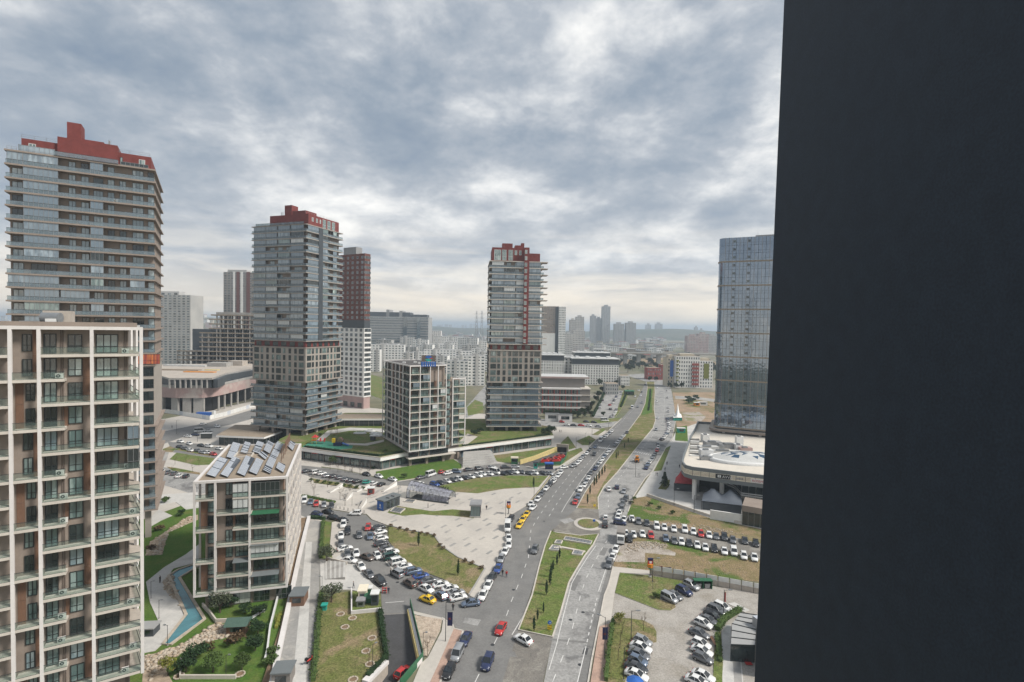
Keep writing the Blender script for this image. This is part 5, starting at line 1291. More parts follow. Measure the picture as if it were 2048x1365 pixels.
    mb = MB(); mb.prism(grow(2.2), zt - .2, z0 - 1.0, 'taupe', 'concrete_warm'); wchild(mb, 'base_band', tw)
    mb = MB(); mb.prism(grow(-2), 8, zt + .5, 'glass_dark'); wchild(mb, 'lobby', tw)
    for s in (4, 20, 36): bx(F_, 'lobby_column', s, s + 1.2, -1.2, 0, zt - 1.2, zt - .2, 'plaster_white')
    mb = MB(); p = F_.at(17, -6); mb.tube((p.x, p.y, ztop - 2), (p.x, p.y, ztop + 5), .07, .04, 'metal', 4); wchild(mb, 'mast', tw)
    mb = MB(); mb.prism([F_.at(16, -4), F_.at(34, -4), F_.at(34, -14), F_.at(16, -14)], ztop - 1.5, ztop + 1.2, 'plaster_grey'); wchild(mb, 'roof_plant', tw)
mall()
# tents before the mall
def tent(name, label, cat, px, h_eave, h_peak, mat, peaks, wall=None):
    P = gl(px); c = sum(P, Vector()) / 4; t = thing(name, label, cat, (c.x, c.y, .1))
    n = 10; mb = MB(); grid = []
    for i in range(n + 1):
        row = []
        for j in range(n + 1):
            u, v_ = i / n, j / n
            p = (P[0] * (1 - u) + P[1] * u) * (1 - v_) + (P[3] * (1 - u) + P[2] * u) * v_
            z = h_eave
            for (pu, pv) in peaks:
                d = math.hypot((u - pu) * 1.3, v_ - pv); z = max(z, h_eave + (h_peak - h_eave) * max(0, 1 - d * 1.9) ** 1.6)
            row.append((p.x - c.x, p.y - c.y, z))
        grid.append(row)
    vs = [p for r in grid for p in r]
    mb.add(vs, [(i * (n + 1) + j, (i + 1) * (n + 1) + j, (i + 1) * (n + 1) + j + 1, i * (n + 1) + j + 1) for i in range(n) for j in range(n)], mat, True); mb.build('canopy', t)
    for p in P: mb = MB(); mb.tube((p.x - c.x, p.y - c.y, 0), (p.x - c.x, p.y - c.y, h_eave), .09, .09, 'metal_dark', 5); mb.build('pole', t)
    if wall:
        mb = MB(); ribbon(mb, [Vector((p.x - c.x, p.y - c.y)) * .96 for p in P], .08, 0, h_eave * .9, wall, True); mb.build('side_curtain', t)
    return t
tent('tent', 'grey peaked tensile tent over the terrace seats by the mall', 'tent', [(1403, 1020), (1484, 1030), (1481, 1010), (1408, 1003)], 3.0, 6.6, 'grey_tent', [(.25, .6), (.72, .6)], 'dark_clad')
tent('tent', 'red pleated tent beside the white mall column', 'tent', [(1348, 982), (1386, 985), (1386, 972), (1352, 970)], 2.9, 6.2, 'red_tent', [(.3, .8), (.6, .8), (.9, .8)], 'dark_clad')
tent('tent', 'green and white tensile tent at the building site', 'tent', [(1346, 842), (1364, 842), (1362, 834), (1348, 834)], 2.0, 10.5, 'plaster_white', [(.5, .5)], 'teal')
mb = MB(); a, b = G(1420, 1038), G(1484, 1048); ribbon(mb, [Vector((p.x, p.y)) for p in (a, b)], .5, 0, 3.0, 'plaster_white'); tag(mb.build('terrace_wall'), 'white terrace wall below the grey tent', 'wall')
mb = MB(); ribbon(mb, strip_pts([(1294, 992), (1340, 1008), (1418, 1034), (1440, 1040), (1530, 1058)]), .4, 0, .9, 'slab_pale'); tag(mb.build('boundary_wall'), 'low pale wall along the mall forecourt above the waste ground', 'wall')

# ================================================================== building sites at the left
def concrete_mall():
    z0, z1, z2 = 10.6, 17.4, 19.0
    px = [(240, 788), (300, 793), (352, 796.5), (404, 796.5), (425, 794), (445, 790), (475, 782), (520, 770)]
    pts = [Vector((p.x, p.y)) for p in gl(px, z0)]
    root = thing('unfinished_mall', 'unfinished concrete building with curved pink band at the left', 'building site', (pts[3].x, pts[3].y, 0))
    bk = [Vector((p.x, p.y)) + Vector((-6, 90)) for p in (pts[-1], pts[0])]
    body = pts + bk; cen = sum(body, Vector((0, 0))) / len(body)
    mb = MB(); mb.prism([p + (cen - p).normalized() * 1 for p in body], z0 - .2, z1, 'concrete', 'concrete_warm'); wchild(mb, 'deck', root)
    mb = MB(); ribbon(mb, pts, .6, z0, z1, 'concrete_pink'); wchild(mb, 'pink_band', root)
    mb = MB(); ribbon(mb, pts, .8, z1, z2, 'concrete'); wchild(mb, 'parapet', root)
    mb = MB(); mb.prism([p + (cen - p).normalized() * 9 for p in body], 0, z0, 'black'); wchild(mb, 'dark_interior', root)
    for i, (x, w_) in enumerate(((318, 5.4), (347, 5.4), (372, 5.0), (396, 6.5), (440, 1.4), (452, 1.4), (465, 1.4), (478, 1.4), (492, 1.4), (505, 1.4))):
        k = next(j for j in range(len(px) - 1) if px[j][0] <= x <= px[j + 1][0]); u = (x - px[k][0]) / (px[k + 1][0] - px[k][0])
        p = pts[k] + (pts[k + 1] - pts[k]) * u; f = Face(p, pts[k + 1] - pts[k], 10, root)
        bx(f, 'pier', -w_ / 2, w_ / 2, -2.4 if w_ > 3 else -1.4, -.7, 0, z0, 'concrete')
    # upper storey set back with roof slabs
    up = gl([(338, 757), (424, 757), (452, 747), (505, 738), (505, 727), (310, 730), (312, 750)], 24)
    mb = MB(); mb.prism([(p.x, p.y) for p in up], 23, 24.2, 'concrete', 'concrete_warm'); wchild(mb, 'roof_slab', root)
    mb = MB(); mb.prism([(p.x + 2, p.y + 3) for p in up], z1, 23, 'dark_clad'); wchild(mb, 'dark_storey', root)
    for k in range(9):
        p = up[0] + (up[1] - up[0]) * k / 8; mb = MB(); mb.box(p.x - .4, p.x + .4, p.y, p.y + .8, z1, 23, 'concrete'); wchild(mb, 'pillar', root)
    for k in range(5):
        p = up[1] + (up[2] - up[1]) * k / 4; mb = MB(); mb.box(p.x - .4, p.x + .4, p.y, p.y + .8, z1, 23, 'concrete'); wchild(mb, 'pillar', root)
    for x, y, w_, d_, h_, m in ((360, 741, 30, 5, .8, 'roof_tan'), (400, 745, 22, 4, .6, 'orange'), (440, 733, 16, 10, 3.2, 'concrete'), (476, 731, 12, 9, 4, 'concrete_warm'), (372, 733, 34, 5, 1.2, 'roof_white'), (424, 741, 10, 4, .6, 'line_yellow')):
        p = G(x, y, 24.2); mb = MB(); mb.box(p.x - w_ / 2, p.x + w_ / 2, p.y - d_ / 2, p.y + d_ / 2, 24.2, 24.2 + h_, m); wchild(mb, 'formwork', root)
concrete_mall()
def skeleton():
    Y = 455.0; a, b = D(404, 700, Y), D(520, 700, Y)
    root = thing('concrete_frame', 'bare concrete frame with yellow edge boards behind the unfinished mall', 'building site', (a.x, a.y, 0))
    x0 = a.x; zz = lambda y, x=450: D(x, y, Y).z
    ys = [631, 640, 649, 658, 667, 676, 685.5, 695, 704, 713, 722]
    spans = [(422, 520), (418, 520), (418, 520), (418, 520), (399, 520), (399, 520), (399, 520), (399, 520), (354, 520), (354, 520), (354, 520)]
    for y, (sa, sb) in zip(ys, spans):
        xa, xb = D(sa, y, Y).x, D(sb, y, Y).x; z = zz(y)
        mb = MB(); mb.box(xa - root.location.x, xb - root.location.x, 0, 24, z - .5, z, 'concrete'); mb.build('floor_slab', root)
        mb = MB(); mb.box(xa - root.location.x, xb - root.location.x, -.3, -.02, z - .15, z + .6, 'roof_tan'); mb.build('edge_board', root)
    for sx in (354, 373, 392, 404, 417, 433, 440, 455, 470, 485, 499, 513):
        top = 631 if sx >= 418 else (667 if sx >= 399 else 704); xx = D(sx, 690, Y).x - root.location.x
        for dy in (0.2, 8, 16):
            mb = MB(); mb.box(xx - .45, xx + .45, dy, dy + .9, 0, zz(top), 'concrete'); mb.build('column', root)
    mb = MB(); xa = D(431, 625, Y).x - root.location.x; mb.box(xa, xa + 45, 1, 20, zz(631), zz(625), 'concrete'); mb.build('roof_box', root)
    mb = MB(); mb.box(D(354, 690, Y).x - x0, D(520, 690, Y).x - x0, 22, 24, 0, zz(660), 'dark_clad'); mb.build('back_wall', root)
skeleton()
# white hoarding in front, each panel a board
t = thing('site_hoarding', 'white hoarding of printed boards in front of the unfinished mall', 'fence', G(400, 832))
hp = strip_pts([(300, 822), (350, 829), (418, 840), (450, 832), (505, 815)])
for k, (p, a) in enumerate(along(hp, 4.0)):
    me = box_mesh('board', 3.85, .12, 2.6, ('metal_white', 'metal_white', 'solar_strip', 'metal_white', 'plaster_white', 'teal' if k % 3 == 0 else 'metal_white')[k % 6]); inst('board', me, t, Vector((p.x, p.y, 0)) - t.location, a)
t = thing('site_container', 'blue site container behind the white hoarding', 'container', G(413, 833)); mb = MB(); mb.box(-6, 4, -1.2, 1.2, 0, 2.6, 'blue'); mb.build('body', t); mb = MB(); mb.box(4.1, 5.4, -1.2, 1.2, 0, 3.6, 'metal_white'); mb.build('water_tank', t)

# ================================================================== middle distance
def far_box(name, label, cat, x0, x1, yt, Y, wall, roof, rows, cols, ang=0.0, dep=22, group=None, wfrac=.5, hfrac=.5, yb=None, glass='glass_far', parts=False):
    """building whose front spans two pixel columns at a given distance ahead"""
    a, b = D(x0, 660, Y), D(x1, 660, Y); L = math.hypot(b.x - a.x, b.y - a.y); zt = D((x0 + x1) / 2, yt, Y).z
    pit = zt / rows
    P = (a.x, a.y)
    return block(name, label, cat, P, ang, L, dep, 0, zt, wall, roof, {'U': (rows, cols, L / cols * wfrac, pit * hfrac, pit * .25, pit)}, group, parts, glass)
far_box('tower', 'beige residential tower with dark window columns, right of the left tower', 'tower', 300, 381, 590, 620, 'plaster_pale', 'roof_grey', 30, 9, .0, 26, wfrac=.55, hfrac=.55)
r_, f_, g_ = far_box('tower', 'grey and red striped tower peeping out left of the glass tower', 'tower', 447, 512, 545, 690, 'plaster_taupe', 'roof_grey', 38, 9, .0, 26, wfrac=.5, hfrac=.5)
for x0, x1, m in ((466, 470, 'plaster_white'), (473, 479, 'brick_brown'), (481, 486, 'plaster_white'), (493, 500, 'brick_brown')):
    s0, s1 = f_.s_of(x0, 80), f_.s_of(x1, 80); bx(f_, 'stripe', s0, s1, 0, .4, 10, 128, m)
for x, y, hh in ((340, 583, 8), (475, 540, 5)):
    r = far_box('roof_house', 'pale roof house on top of the ' + ('beige tower' if x == 340 else 'striped tower'), 'roof house', x - 20, x + 18, y, 628 if x == 340 else 700, 'plaster_pale', 'roof_grey', 12, 3, dep=12)
# long grey complex on the ridge
r_, f_, g_ = far_box('hospital', 'long grey complex with many strip windows on the skyline', 'building', 736, 856, 634, 1000, 'plaster_grey', 'roof_grey', 1, 1, .03, 60, wfrac=.01, hfrac=.01)
zt_ = D(800, 634, 1000).z
for k in range(11):
    mb = MB(); mb.prism([f_.at(0, .4), f_.at(f_.L, .4), f_.at(f_.L, -.1), f_.at(0, -.1)], zt_ - 4 - k * 5, zt_ - 1.8 - k * 5, 'glass_far'); wchild(mb, 'window_strip', r_)
for x0, x1, y in ((738, 820, 625), (822, 853, 629), (772, 778, 620), (798, 804, 622)):
    s0, s1 = f_.s_of(x0, 80), f_.s_of(x1, 80); bx(f_, 'roof_storey', s0, s1, -40, -3, zt_, D(800, y, 1000).z, 'dark_clad' if x1 - x0 > 10 else 'plaster_grey')
for x0 in (807, 834): s0 = f_.s_of(x0, 80); bx(f_, 'stair_tower', s0, s0 + 7, 0, 1.2, 0, zt_ - 1, 'glass_far')
# white low-rise estate
def nth(k):
    a = 'first second third fourth fifth sixth seventh eighth ninth'.split(); tens = {2: 'twenty', 3: 'thirty', 4: 'forty', 5: 'fifty', 6: 'sixty', 7: 'seventy', 8: 'eighty', 9: 'ninety'}
    teens = 'tenth eleventh twelfth thirteenth fourteenth fifteenth sixteenth seventeenth eighteenth nineteenth'.split()
    if k < 10: return a[k - 1]
    if k < 20: return teens[k - 10]
    return tens[k // 10] + '-' + a[k % 10 - 1] if k % 10 else tens[k // 10][:-1] + 'ieth'
EST = [(738, 808, 690, 738), (763, 802, 664, 700), (796, 842, 659, 702), (842, 882, 662, 702), (735, 770, 672, 710), (806, 834, 694, 728), (826, 850, 704, 742), (848, 912, 700, 742), (884, 920, 674, 712), (916, 956, 676, 716), (862, 890, 688, 722), (905, 945, 703, 740), (894, 938, 722, 772), (936, 971, 712, 772), (944, 972, 698, 730), (924, 958, 690, 722), (780, 800, 698, 736), (868, 896, 712, 744),
       (752, 784, 680, 718), (800, 828, 674, 712), (826, 856, 680, 716), (856, 884, 672, 706), (890, 914, 684, 720), (806, 826, 706, 746), (740, 760, 700, 744), (880, 906, 690, 726), (955, 974, 684, 716), (834, 866, 690, 728), (770, 796, 688, 726), (912, 934, 712, 748), (960, 976, 704, 744), (812, 846, 666, 698)]
where = ['beside the brick tower', 'left of the ridge', 'below the long grey complex', 'under the grey complex right end', 'at the left of the estate', 'left of the roof sign', 'behind the slim block', 'behind the roof sign', 'below the ochre field', 'left of the pylons', 'mid estate', 'right of the roof sign', 'with white columns, right of the slim block', 'with blank gable beside the striped tower', 'behind the blank gable', 'far right of the estate', 'between the two long blocks', 'just over the slim block roof'] + ['in the estate depths, ' + nth(k) + ' of fourteen fillers counted by nearness' for k in range(1, 15)]
for (x0, x1, yt, yb), wd in zip(EST, where):
    Y = G((x0 + x1) / 2, yb).y; hgt = D(x0, yt, Y).z; rows = max(4, round(hgt / 3.2)); L = (x1 - x0) * Y / 1024
    r_, f_, g_ = far_box('estate_block', 'white low-rise block ' + wd, 'building', x0, x1, yt, Y, brng.choice(['plaster_white', 'plaster_white', 'plaster_pale']), 'roof_grey', rows, max(3, round(L / 4.4)), brng.choice([-.12, 0, .1]), 14, 'white low-rise estate', wfrac=.55, hfrac=.42)
    s = f_.L * brng.uniform(.2, .6); bx(f_, 'stair_bay', s, s + 3, 0, .8, 0, hgt + 1, 'plaster_pale')
    bx(f_, 'roof_house', f_.L * .3, f_.L * .5, -8, -3, hgt, hgt + 2.4, 'plaster_pale')
# hotel blocks right of the striped tower
def hotel(label, x0, x1, yw, yr, yb, ang, rows, cols):
    Y = G((x0 + x1) / 2, yb).y
    r_, f_, g_ = far_box('hotel_block', label, 'building', x0, x1, yw, Y, 'plaster_white', 'roof_grey', rows, cols, ang, 30, 'white hotel with dark upper storey', wfrac=.42, hfrac=.55, glass='black')
    zw, zr = D(x0, yw, Y).z, D(x0, yr, Y).z
    bx(f_, 'dark_storey', .3, f_.L - .3, -29, -.3, zw, zr, 'dark_clad'); bx(f_, 'flat_roof', -.8, f_.L + .8, -31, .8, zr, zr + .7, 'roof_white')
    for k in range(4): bx(f_, 'roof_plant', f_.L * (.1 + .23 * k), f_.L * (.1 + .23 * k) + 4, -20, -12, zr + .7, zr + 2.2, 'metal_white')
hotel('white hotel wing with dark upper storey, hard by the striped tower', 1083, 1130, 722, 711, 768, 0, 8, 9)
hotel('white hotel wing with dark upper storey, by the avenue', 1146, 1240, 730, 718, 770, 0, 8, 18)
hotel('white hotel wing behind, roof edge over the avenue wing', 1150, 1222, 714, 706, 740, 0, 7, 12)
hotel('white hotel link with narrow windows between the wings', 1130, 1147, 717, 716, 766, 0, 8, 2)
# brown school with white bands
Y = G(1130, 828).y; r_, f_, g_ = far_box('school', 'brown four-storey building with white bands and roof terraces', 'building', 1083, 1164, 778, Y, 'plaster_taupe', 'roof_white', 4, 14, 0, 18, wfrac=.6, hfrac=.6, parts=True, glass='glass')
zt_ = D(1120, 778, Y).z
for k in range(4):
    bx(f_, 'white_band', -.6, f_.L + .6, -.2, .9, (k + 1) * zt_ / 4 - .5, (k + 1) * zt_ / 4 + .4, 'white_frame')
    for j in range(7): s = f_.L * (j + .3) / 7; bx(f_, 'red_panel', s, s + .8, .03, .2, k * zt_ / 4 + .5, (k + 1) * zt_ / 4 - .6, 'brick_red_pale')
bx(f_, 'roof_storey', 0, f_.L + 4, -30, -8, zt_, D(1120, 757, Y).z, 'plaster_taupe'); bx(f_, 'roof', -1, f_.L + 7, -31, -7, D(1120, 757, Y).z, D(1120, 756, Y).z, 'roof_white'); bx(f_, 'roof_edge', -1, f_.L + 7, -7, -6.8, D(1120, 757, Y).z - .8, D(1120, 756, Y).z + .1, 'concrete_pink')
bx(f_, 'stair_wing', f_.L, f_.L + 7, -18, -1, 0, zt_, 'plaster_taupe')
for k in range(4): bx(f_, 'white_band', f_.L + .4, f_.L + 7.4, -18.5, -.6, (k + 1) * zt_ / 4 - .4, (k + 1) * zt_ / 4 + .3, 'slab_pale')
# coloured flats
Y = G(1370, 776).y
for x0, x1, yt, lab, wl, cm in ((1337, 1354, 716, 'pale flats with blue panel right of the avenue', 'plaster_cream', 'blue'), (1354, 1402, 713, 'white flats with red balconies right of the avenue', 'plaster_white', 'red'), (1402, 1428, 722, 'white flats half hidden by the glass tower', 'plaster_white', 'leaf_yellow')):
    r_, f_, g_ = far_box('flats', lab, 'building', x0, x1, yt, Y + (6 if x0 < 1350 else 0), wl, 'roof_tan', 8, max(3, round((x1 - x0) / 5)), 0, 16, wfrac=.4, hfrac=.5, parts=True)
    zz_ = D(x0, yt, Y).z
    if cm == 'red':
        for k in range(6): s0 = f_.s_of(1384, 20); bx(f_, 'balcony', s0, s0 + 7, 0, 1.4, 3 + k * zz_ / 8, 5.2 + k * zz_ / 8, 'brick_red_pale')
        for k in range(7): bx(f_, 'balcony', .3, 2.8, 0, 1.0, 3 + k * zz_ / 8, 4.4 + k * zz_ / 8, 'leaf_yellow')
    else: bx(f_, 'colour_panel', f_.L * .3, f_.L * .7, 0, .3, zz_ * .35, zz_ * .9, cm)
    bx(f_, 'roof_house', f_.L * .2, f_.L * .8, -12, -3, zz_, zz_ + 2.6, 'plaster_cream')
# brick row and small houses at the end of the avenue
for k, (x0, x1, yt, yb, wl) in enumerate(((1297, 1325, 736, 760, 'brick_red_pale'), (1325, 1338, 730, 760, 'brick_red_pale'), (1244, 1262, 752, 772, 'plaster_white'), (1214, 1240, 768, 790, 'plaster_pale'))):
    Y = G((x0 + x1) / 2, yb).y
    far_box('row_house', ['brick row house with flat roof at the end of the avenue', 'brick row house beside the flats with the blue panel', 'white and brown house by the avenue bend', 'pale house among trees left of the avenue bend'][k], 'house', x0, x1, yt, Y, wl, 'roof_tan', 3, 6, 0, 14, wfrac=.4)
# viaduct
Y = 835.0; a, b = D(1165, 700, Y), D(1470, 711, Y)
t = thing('viaduct', 'long concrete viaduct across the valley behind the avenue', 'bridge', (a.x, Y, 0))
zd = D(1280, 706, Y).z
mb = MB(); mb.box(0, b.x - a.x + 60, 0, 14, zd - 2.2, zd, 'concrete_warm'); mb.build('deck', t)
mb = MB(); mb.box(0, b.x - a.x + 60, -.3, 0, zd - .6, zd + 1.1, 'plaster_pale'); mb.build('parapet', t)
for x in (1200, 1228, 1252, 1279, 1319, 1355, 1395): xx = D(x, 720, Y).x - a.x; mb = MB(); mb.box(xx - 3, xx + 3, 3, 9, 0, zd - 2.2, 'concrete'); mb.box(xx - 4.5, xx + 4.5, 2.4, 10, zd - 3.4, zd - 2.2, 'concrete'); mb.build('pier', t)
# brown and white tower
r_, f_, g_ = far_box('tower', 'tower with brown upper half and white grid, right of the striped tower', 'tower', 1084, 1117, 613, 760, 'taupe', 'roof_grey', 26, 8, .0, 20, wfrac=.4, hfrac=.5)
bx(f_, 'white_storeys', -.2, f_.L * .80, 0, .5, 0, D(1100, 667, 760).z, 'plaster_white'); bx(f_, 'navy_strip', f_.L * .8, f_.L, 0, .6, 0, D(1100, 614, 760).z, 'dark_clad')
far_box('tower', 'white gridded half of the brown tower', 'tower', 1117, 1131, 614, 758, 'plaster_white', 'roof_grey', 26, 5, .0, 20, wfrac=.45, hfrac=.5)
# skyline towers and the city beyond: seen only as shapes in the haze
SKY = [(1181, 1192, 632, 2000, 'pale skyline tower with rounded top, left of the tallest'), (1192, 1203, 637, 2010, 'pale skyline tower with flat top, left of the tallest'), (1204, 1220, 613, 2000, 'tallest grey tower on the skyline'), (1229, 1248, 648, 1900, 'grey skyline block, first right of the tallest tower'), (1252, 1272, 646, 1900, 'grey skyline block, second right of the tallest tower'), (1292, 1302, 650, 3800, 'small hazy block on the ridge, first from the left'), (1311, 1325, 648, 3800, 'small hazy block on the ridge, second from the left'), (1390, 1396, 655, 3600, 'thin hazy block on the ridge nearest the glass tower'), (1400, 1407, 660, 3600, 'lowest hazy block on the ridge'), (1140, 1152, 640, 1250, 'hazy pinkish flats, left of the domed group'), (1152, 1168, 634, 1260, 'hazy pinkish flats with stepped top'), (1146, 1170, 662, 1000, 'cream flats with red roof below the skyline'), (1130, 1146, 668, 990, 'grey flats right of the white gridded tower'), (1376, 1398, 672, 1330, 'pink flats in the valley, left one'), (1398, 1418, 668, 1340, 'pink flats in the valley, right one'), (1416, 1436, 672, 1350, 'pale flats in the valley beside the glass tower')]
for x0, x1, yt, Y, lab in SKY:
    hgt = D(x0, yt, Y).z; m = 'plaster_grey' if Y > 1500 else ('plaster_pale' if 'pink' not in lab or 'hazy' in lab else 'concrete_pink')
    r_, f_, g_ = far_box('skyline_block', lab, 'building', x0, x1, yt, Y, m, 'roof_grey', max(4, int(hgt / 4)), max(3, round((x1 - x0) / 3)), 0, 24, 'skyline', wfrac=.4, hfrac=.5)
    bx(f_, 'roof_house', f_.L * .25, f_.L * .7, -14, -4, hgt, hgt + Y * .003, m)
rg = random.Random(40)
TONE = {'plaster_pale': 'pale', 'plaster_white': 'white', 'plaster_cream': 'cream', 'concrete_pink': 'pinkish', 'plaster_grey': 'grey', 'brick_red_pale': 'brick', 'roof_tan': 'tan'}
def scatter(n, x0, x1, y0, y1, h0, h1, w0, w1, group, label, mats, elev=None):
    spots = sorted((rg.uniform(x0, x1), rg.uniform(y0, y1)) for _ in range(n)); seen = {}
    for k, (x, y) in enumerate(spots):
        p = G(x, y)
        zb = elev(p.x, p.y) if elev else 0; h_ = rg.uniform(h0, h1); w_ = rg.uniform(w0, w1); m = rg.choice(mats)
        seen[m] = seen.get(m, 0) + 1
        t = thing('distant_building', TONE[m] + ' ' + label + ', ' + nth(seen[m]) + ' ' + TONE[m] + ' one from the left', 'building', (p.x, p.y, zb), rg.uniform(-.3, .3), group)
        mb = MB(); mb.box(0, w_, 0, w_ * .7, -6, h_, m); mb.build('wall', t)
        mb = MB(); mb.box(-.5, w_ + .5, -.5, w_ * .7 + .5, h_, h_ + 1.2, rg.choice(['roof_grey', 'roof_tan', 'brick_red_pale', 'roof_white'])); mb.build('roof', t)
        mb = MB(); rows = max(2, int(h_ / 3.5)); cols = max(2, int(w_ / 4.5))
        for r in range(rows):
            for q in range(cols):
                xx, z = w_ * (q + .3) / cols, h_ * (r + .3) / rows
                mb.add([(xx, -.06, z), (xx + w_ / cols * .42, -.06, z), (xx + w_ / cols * .42, -.06, z + h_ / rows * .5), (xx, -.06, z + h_ / rows * .5)], [(0, 1, 2, 3)], 'glass_far')
        stuff(mb.build('windows', t))
def hill(name, cx, cy, rx, ry, h_, mat='hill', seed=1):
    n, m = 44, 20; vs = []; rh = random.Random(seed); ph = [rh.uniform(0, 6) for _ in range(6)]
    def z(x, y):
        u, v_ = (x - cx) / rx, (y - cy) / ry; r = u * u + v_ * v_
        if r >= 1: return -1.0
        bump = 1 + .12 * math.sin(5 * u + ph[0]) + .08 * math.sin(11 * u + ph[1]) + .05 * math.sin(23 * u + ph[2]) + .05 * math.sin(9 * v_ + ph[3])
        return h_ * (1 - r) ** 1.1 * bump - 1
    for j in range(m + 1):
        for i in range(n + 1):
            x, y = cx + rx * (2 * i / n - 1), cy + ry * (2 * j / m - 1); vs.append((x, y, z(x, y)))
    mb = MB(); mb.add(vs, [(j * (n + 1) + i, j * (n + 1) + i + 1, (j + 1) * (n + 1) + i + 1, (j + 1) * (n + 1) + i) for j in range(m) for i in range(n)], mat, True)
    structure(mb.build(name)); return z
zr1 = hill('hill', 1150, 3500, 1500, 800, 52, 'hill', 3); zr2 = hill('hill', -1500, 2300, 900, 700, 66, 'land', 4); zr3 = hill('hill', -450, 4200, 1700, 900, 46, 'hill', 5)
zr4 = hill('hill', -60, 1250, 260, 160, 24, 'dirt', 6); zr5 = hill('hill', 280, 900, 140, 80, 9, 'dirt', 7); zr6 = hill('hill', 4200, 5200, 2500, 1200, 60, 'hill', 8)
sea = MB(); sea.add([(-GX, 9000, .2), (GX, 7000, .2), (GX, 23900, .2), (-GX, 23900, .2)], [(0, 1, 2, 3)], 'sea'); structure(sea.build('sea'))
scatter(60, 330, 450, 668, 700, 10, 22, 14, 26, 'hillside town at the left', 'hillside town house', ['plaster_pale', 'plaster_white', 'plaster_cream', 'concrete_pink'], zr2)
scatter(70, 860, 1000, 664, 690, 8, 18, 16, 34, 'hazy district beyond the estate', 'hazy building beyond the estate', ['plaster_pale', 'plaster_white', 'plaster_grey'])
scatter(46, 868, 975, 652, 660, 30, 85, 26, 50, 'hazy towers on the horizon behind the pylons', 'horizon tower near the pylons', ['plaster_pale', 'plaster_grey'])
scatter(100, 1120, 1330, 680, 722, 7, 15, 12, 26, 'small houses in the valley', 'valley house by the viaduct', ['plaster_pale', 'plaster_white', 'plaster_white', 'plaster_white', 'roof_tan', 'plaster_cream'])
scatter(64, 1270, 1440, 664, 700, 8, 16, 18, 34, 'hazy houses below the ridge', 'hazy house below the ridge', ['plaster_pale', 'plaster_white', 'plaster_grey'])
scatter(30, 1255, 1440, 661, 668, 10, 26, 40, 70, 'buildings along the ridge', 'low building along the ridge', ['plaster_pale', 'plaster_grey'], zr1)
scatter(26, -40, 12, 640, 655, 30, 70, 24, 40, 'town behind the left tower', 'hazy building at the left edge', ['plaster_pale', 'plaster_white'])
# pylons
for x, lab in ((952.5, 'steel lattice pylon, left one of the pair'), (963, 'steel lattice pylon, right one of the pair')):
    Y = 1250; p = D(x, 690, Y); zt_ = D(x, 622, Y).z; t = thing('pylon', lab, 'pylon', (p.x, p.y, 0), group='pair of pylons'); mb = MB()
    for sx in (-1, 1):
        for sy in (-1, 1): mb.tube((sx * 5, sy * 5, 0), (sx * .8, sy * .8, zt_), .42, .3, 'metal', 4)
    for k in range(9):
        q = k / 9; w_ = 5 - 4.2 * q; w2 = 5 - 4.2 * (k + 1) / 9
        for sy in (-1, 1): mb.tube((-w_, sy * w_, zt_ * q), (w2, sy * w2, zt_ * (k + 1) / 9), .2, .2, 'metal', 3); mb.tube((w_, sy * w_, zt_ * q), (-w2, sy * w2, zt_ * (k + 1) / 9), .2, .2, 'metal', 3)
    mb.build('lattice', t)
    for q in (.72, .82, .92): mb = MB(); mb.tube((-7, 0, zt_ * q), (7, 0, zt_ * q), .35, .35, 'metal', 4); mb.build('cross_arm', t)

# ================================================================== dark wall beside the viewpoint
t = thing('facade_fin', 'huge near-black wall filling the right side of the view', 'wall', (.525, 2.4, 0)); t.rotation_euler = (0, .011, 0)
mb = MB(); mb.box(0, .32, -3.4, 0, 30, 95, 'dark_wall'); mb.build('cladding', t)
mb = MB(); mb.box(.02, .30, -3.4, -.02, 0, 30, 'dark_wall'); mb.build('lower_cladding', t)
# ================================================================== air
m = bpy.data.materials.new('haze_air'); m.use_nodes = True; nt = m.node_tree; nt.nodes.remove(nt.nodes['Principled BSDF'])
pv = nt.nodes.new('ShaderNodeVolumePrincipled'); pv.inputs['Color'].default_value = (.74, .87, 1.0, 1); pv.inputs['Density'].default_value = .00023; pv.inputs['Anisotropy'].default_value = .2
nt.links.new(pv.outputs[0], nt.nodes['Material Output'].inputs['Volume']); MATS['haze_air'] = m
mb = MB(); mb.box(-GX - 200, GX + 200, GY0 - 200, GY1 + 200, -8, 142, 'haze_air'); stuff(mb.build('haze'))
# ================================================================== vehicles
PAINT = {}
def paint(name, c, metal=0.0):
    m = M('paint_' + name, c, tuple(x * .93 for x in c), 3, .32, .5, metal=metal, coat=.5, coords='OBJ'); PAINT[name] = m
for nm, c, mt in (('white', (.70, .70, .69), 0), ('silver', (.36, .37, .385), .4), ('grey', (.15, .155, .165), .3), ('dark grey', (.05, .053, .06), .2), ('black', (.014, .014, .016), 0),
                  ('blue', (.025, .07, .26), .1), ('navy', (.018, .028, .085), .1), ('red', (.45, .025, .022), 0), ('yellow', (.74, .47, .015), 0), ('brown', (.13, .10, .085), .2),
                  ('teal', (.03, .30, .24), 0), ('green', (.015, .06, .05), .1), ('blue grey', (.13, .17, .24), .3)): paint(nm, c, mt)
glass_mat('car_glass', (.014, .017, .02), (.05, .06, .065), .4, ior=1.7, wav=0)
M('tyre', (.018, .018, .019), (.013, .013, .014), 3, .85, .2); M('rim', (.36, .36, .37), (.28, .28, .29), 3, .35, .5, metal=.7)
M('lamp_clear', (.62, .64, .66), (.5, .52, .54), 5, .15, .5); M('lamp_red', (.35, .012, .012), (.28, .01, .01), 5, .2, .5); M('trim', (.03, .03, .032), (.025, .025, .026), 3, .6, .3)
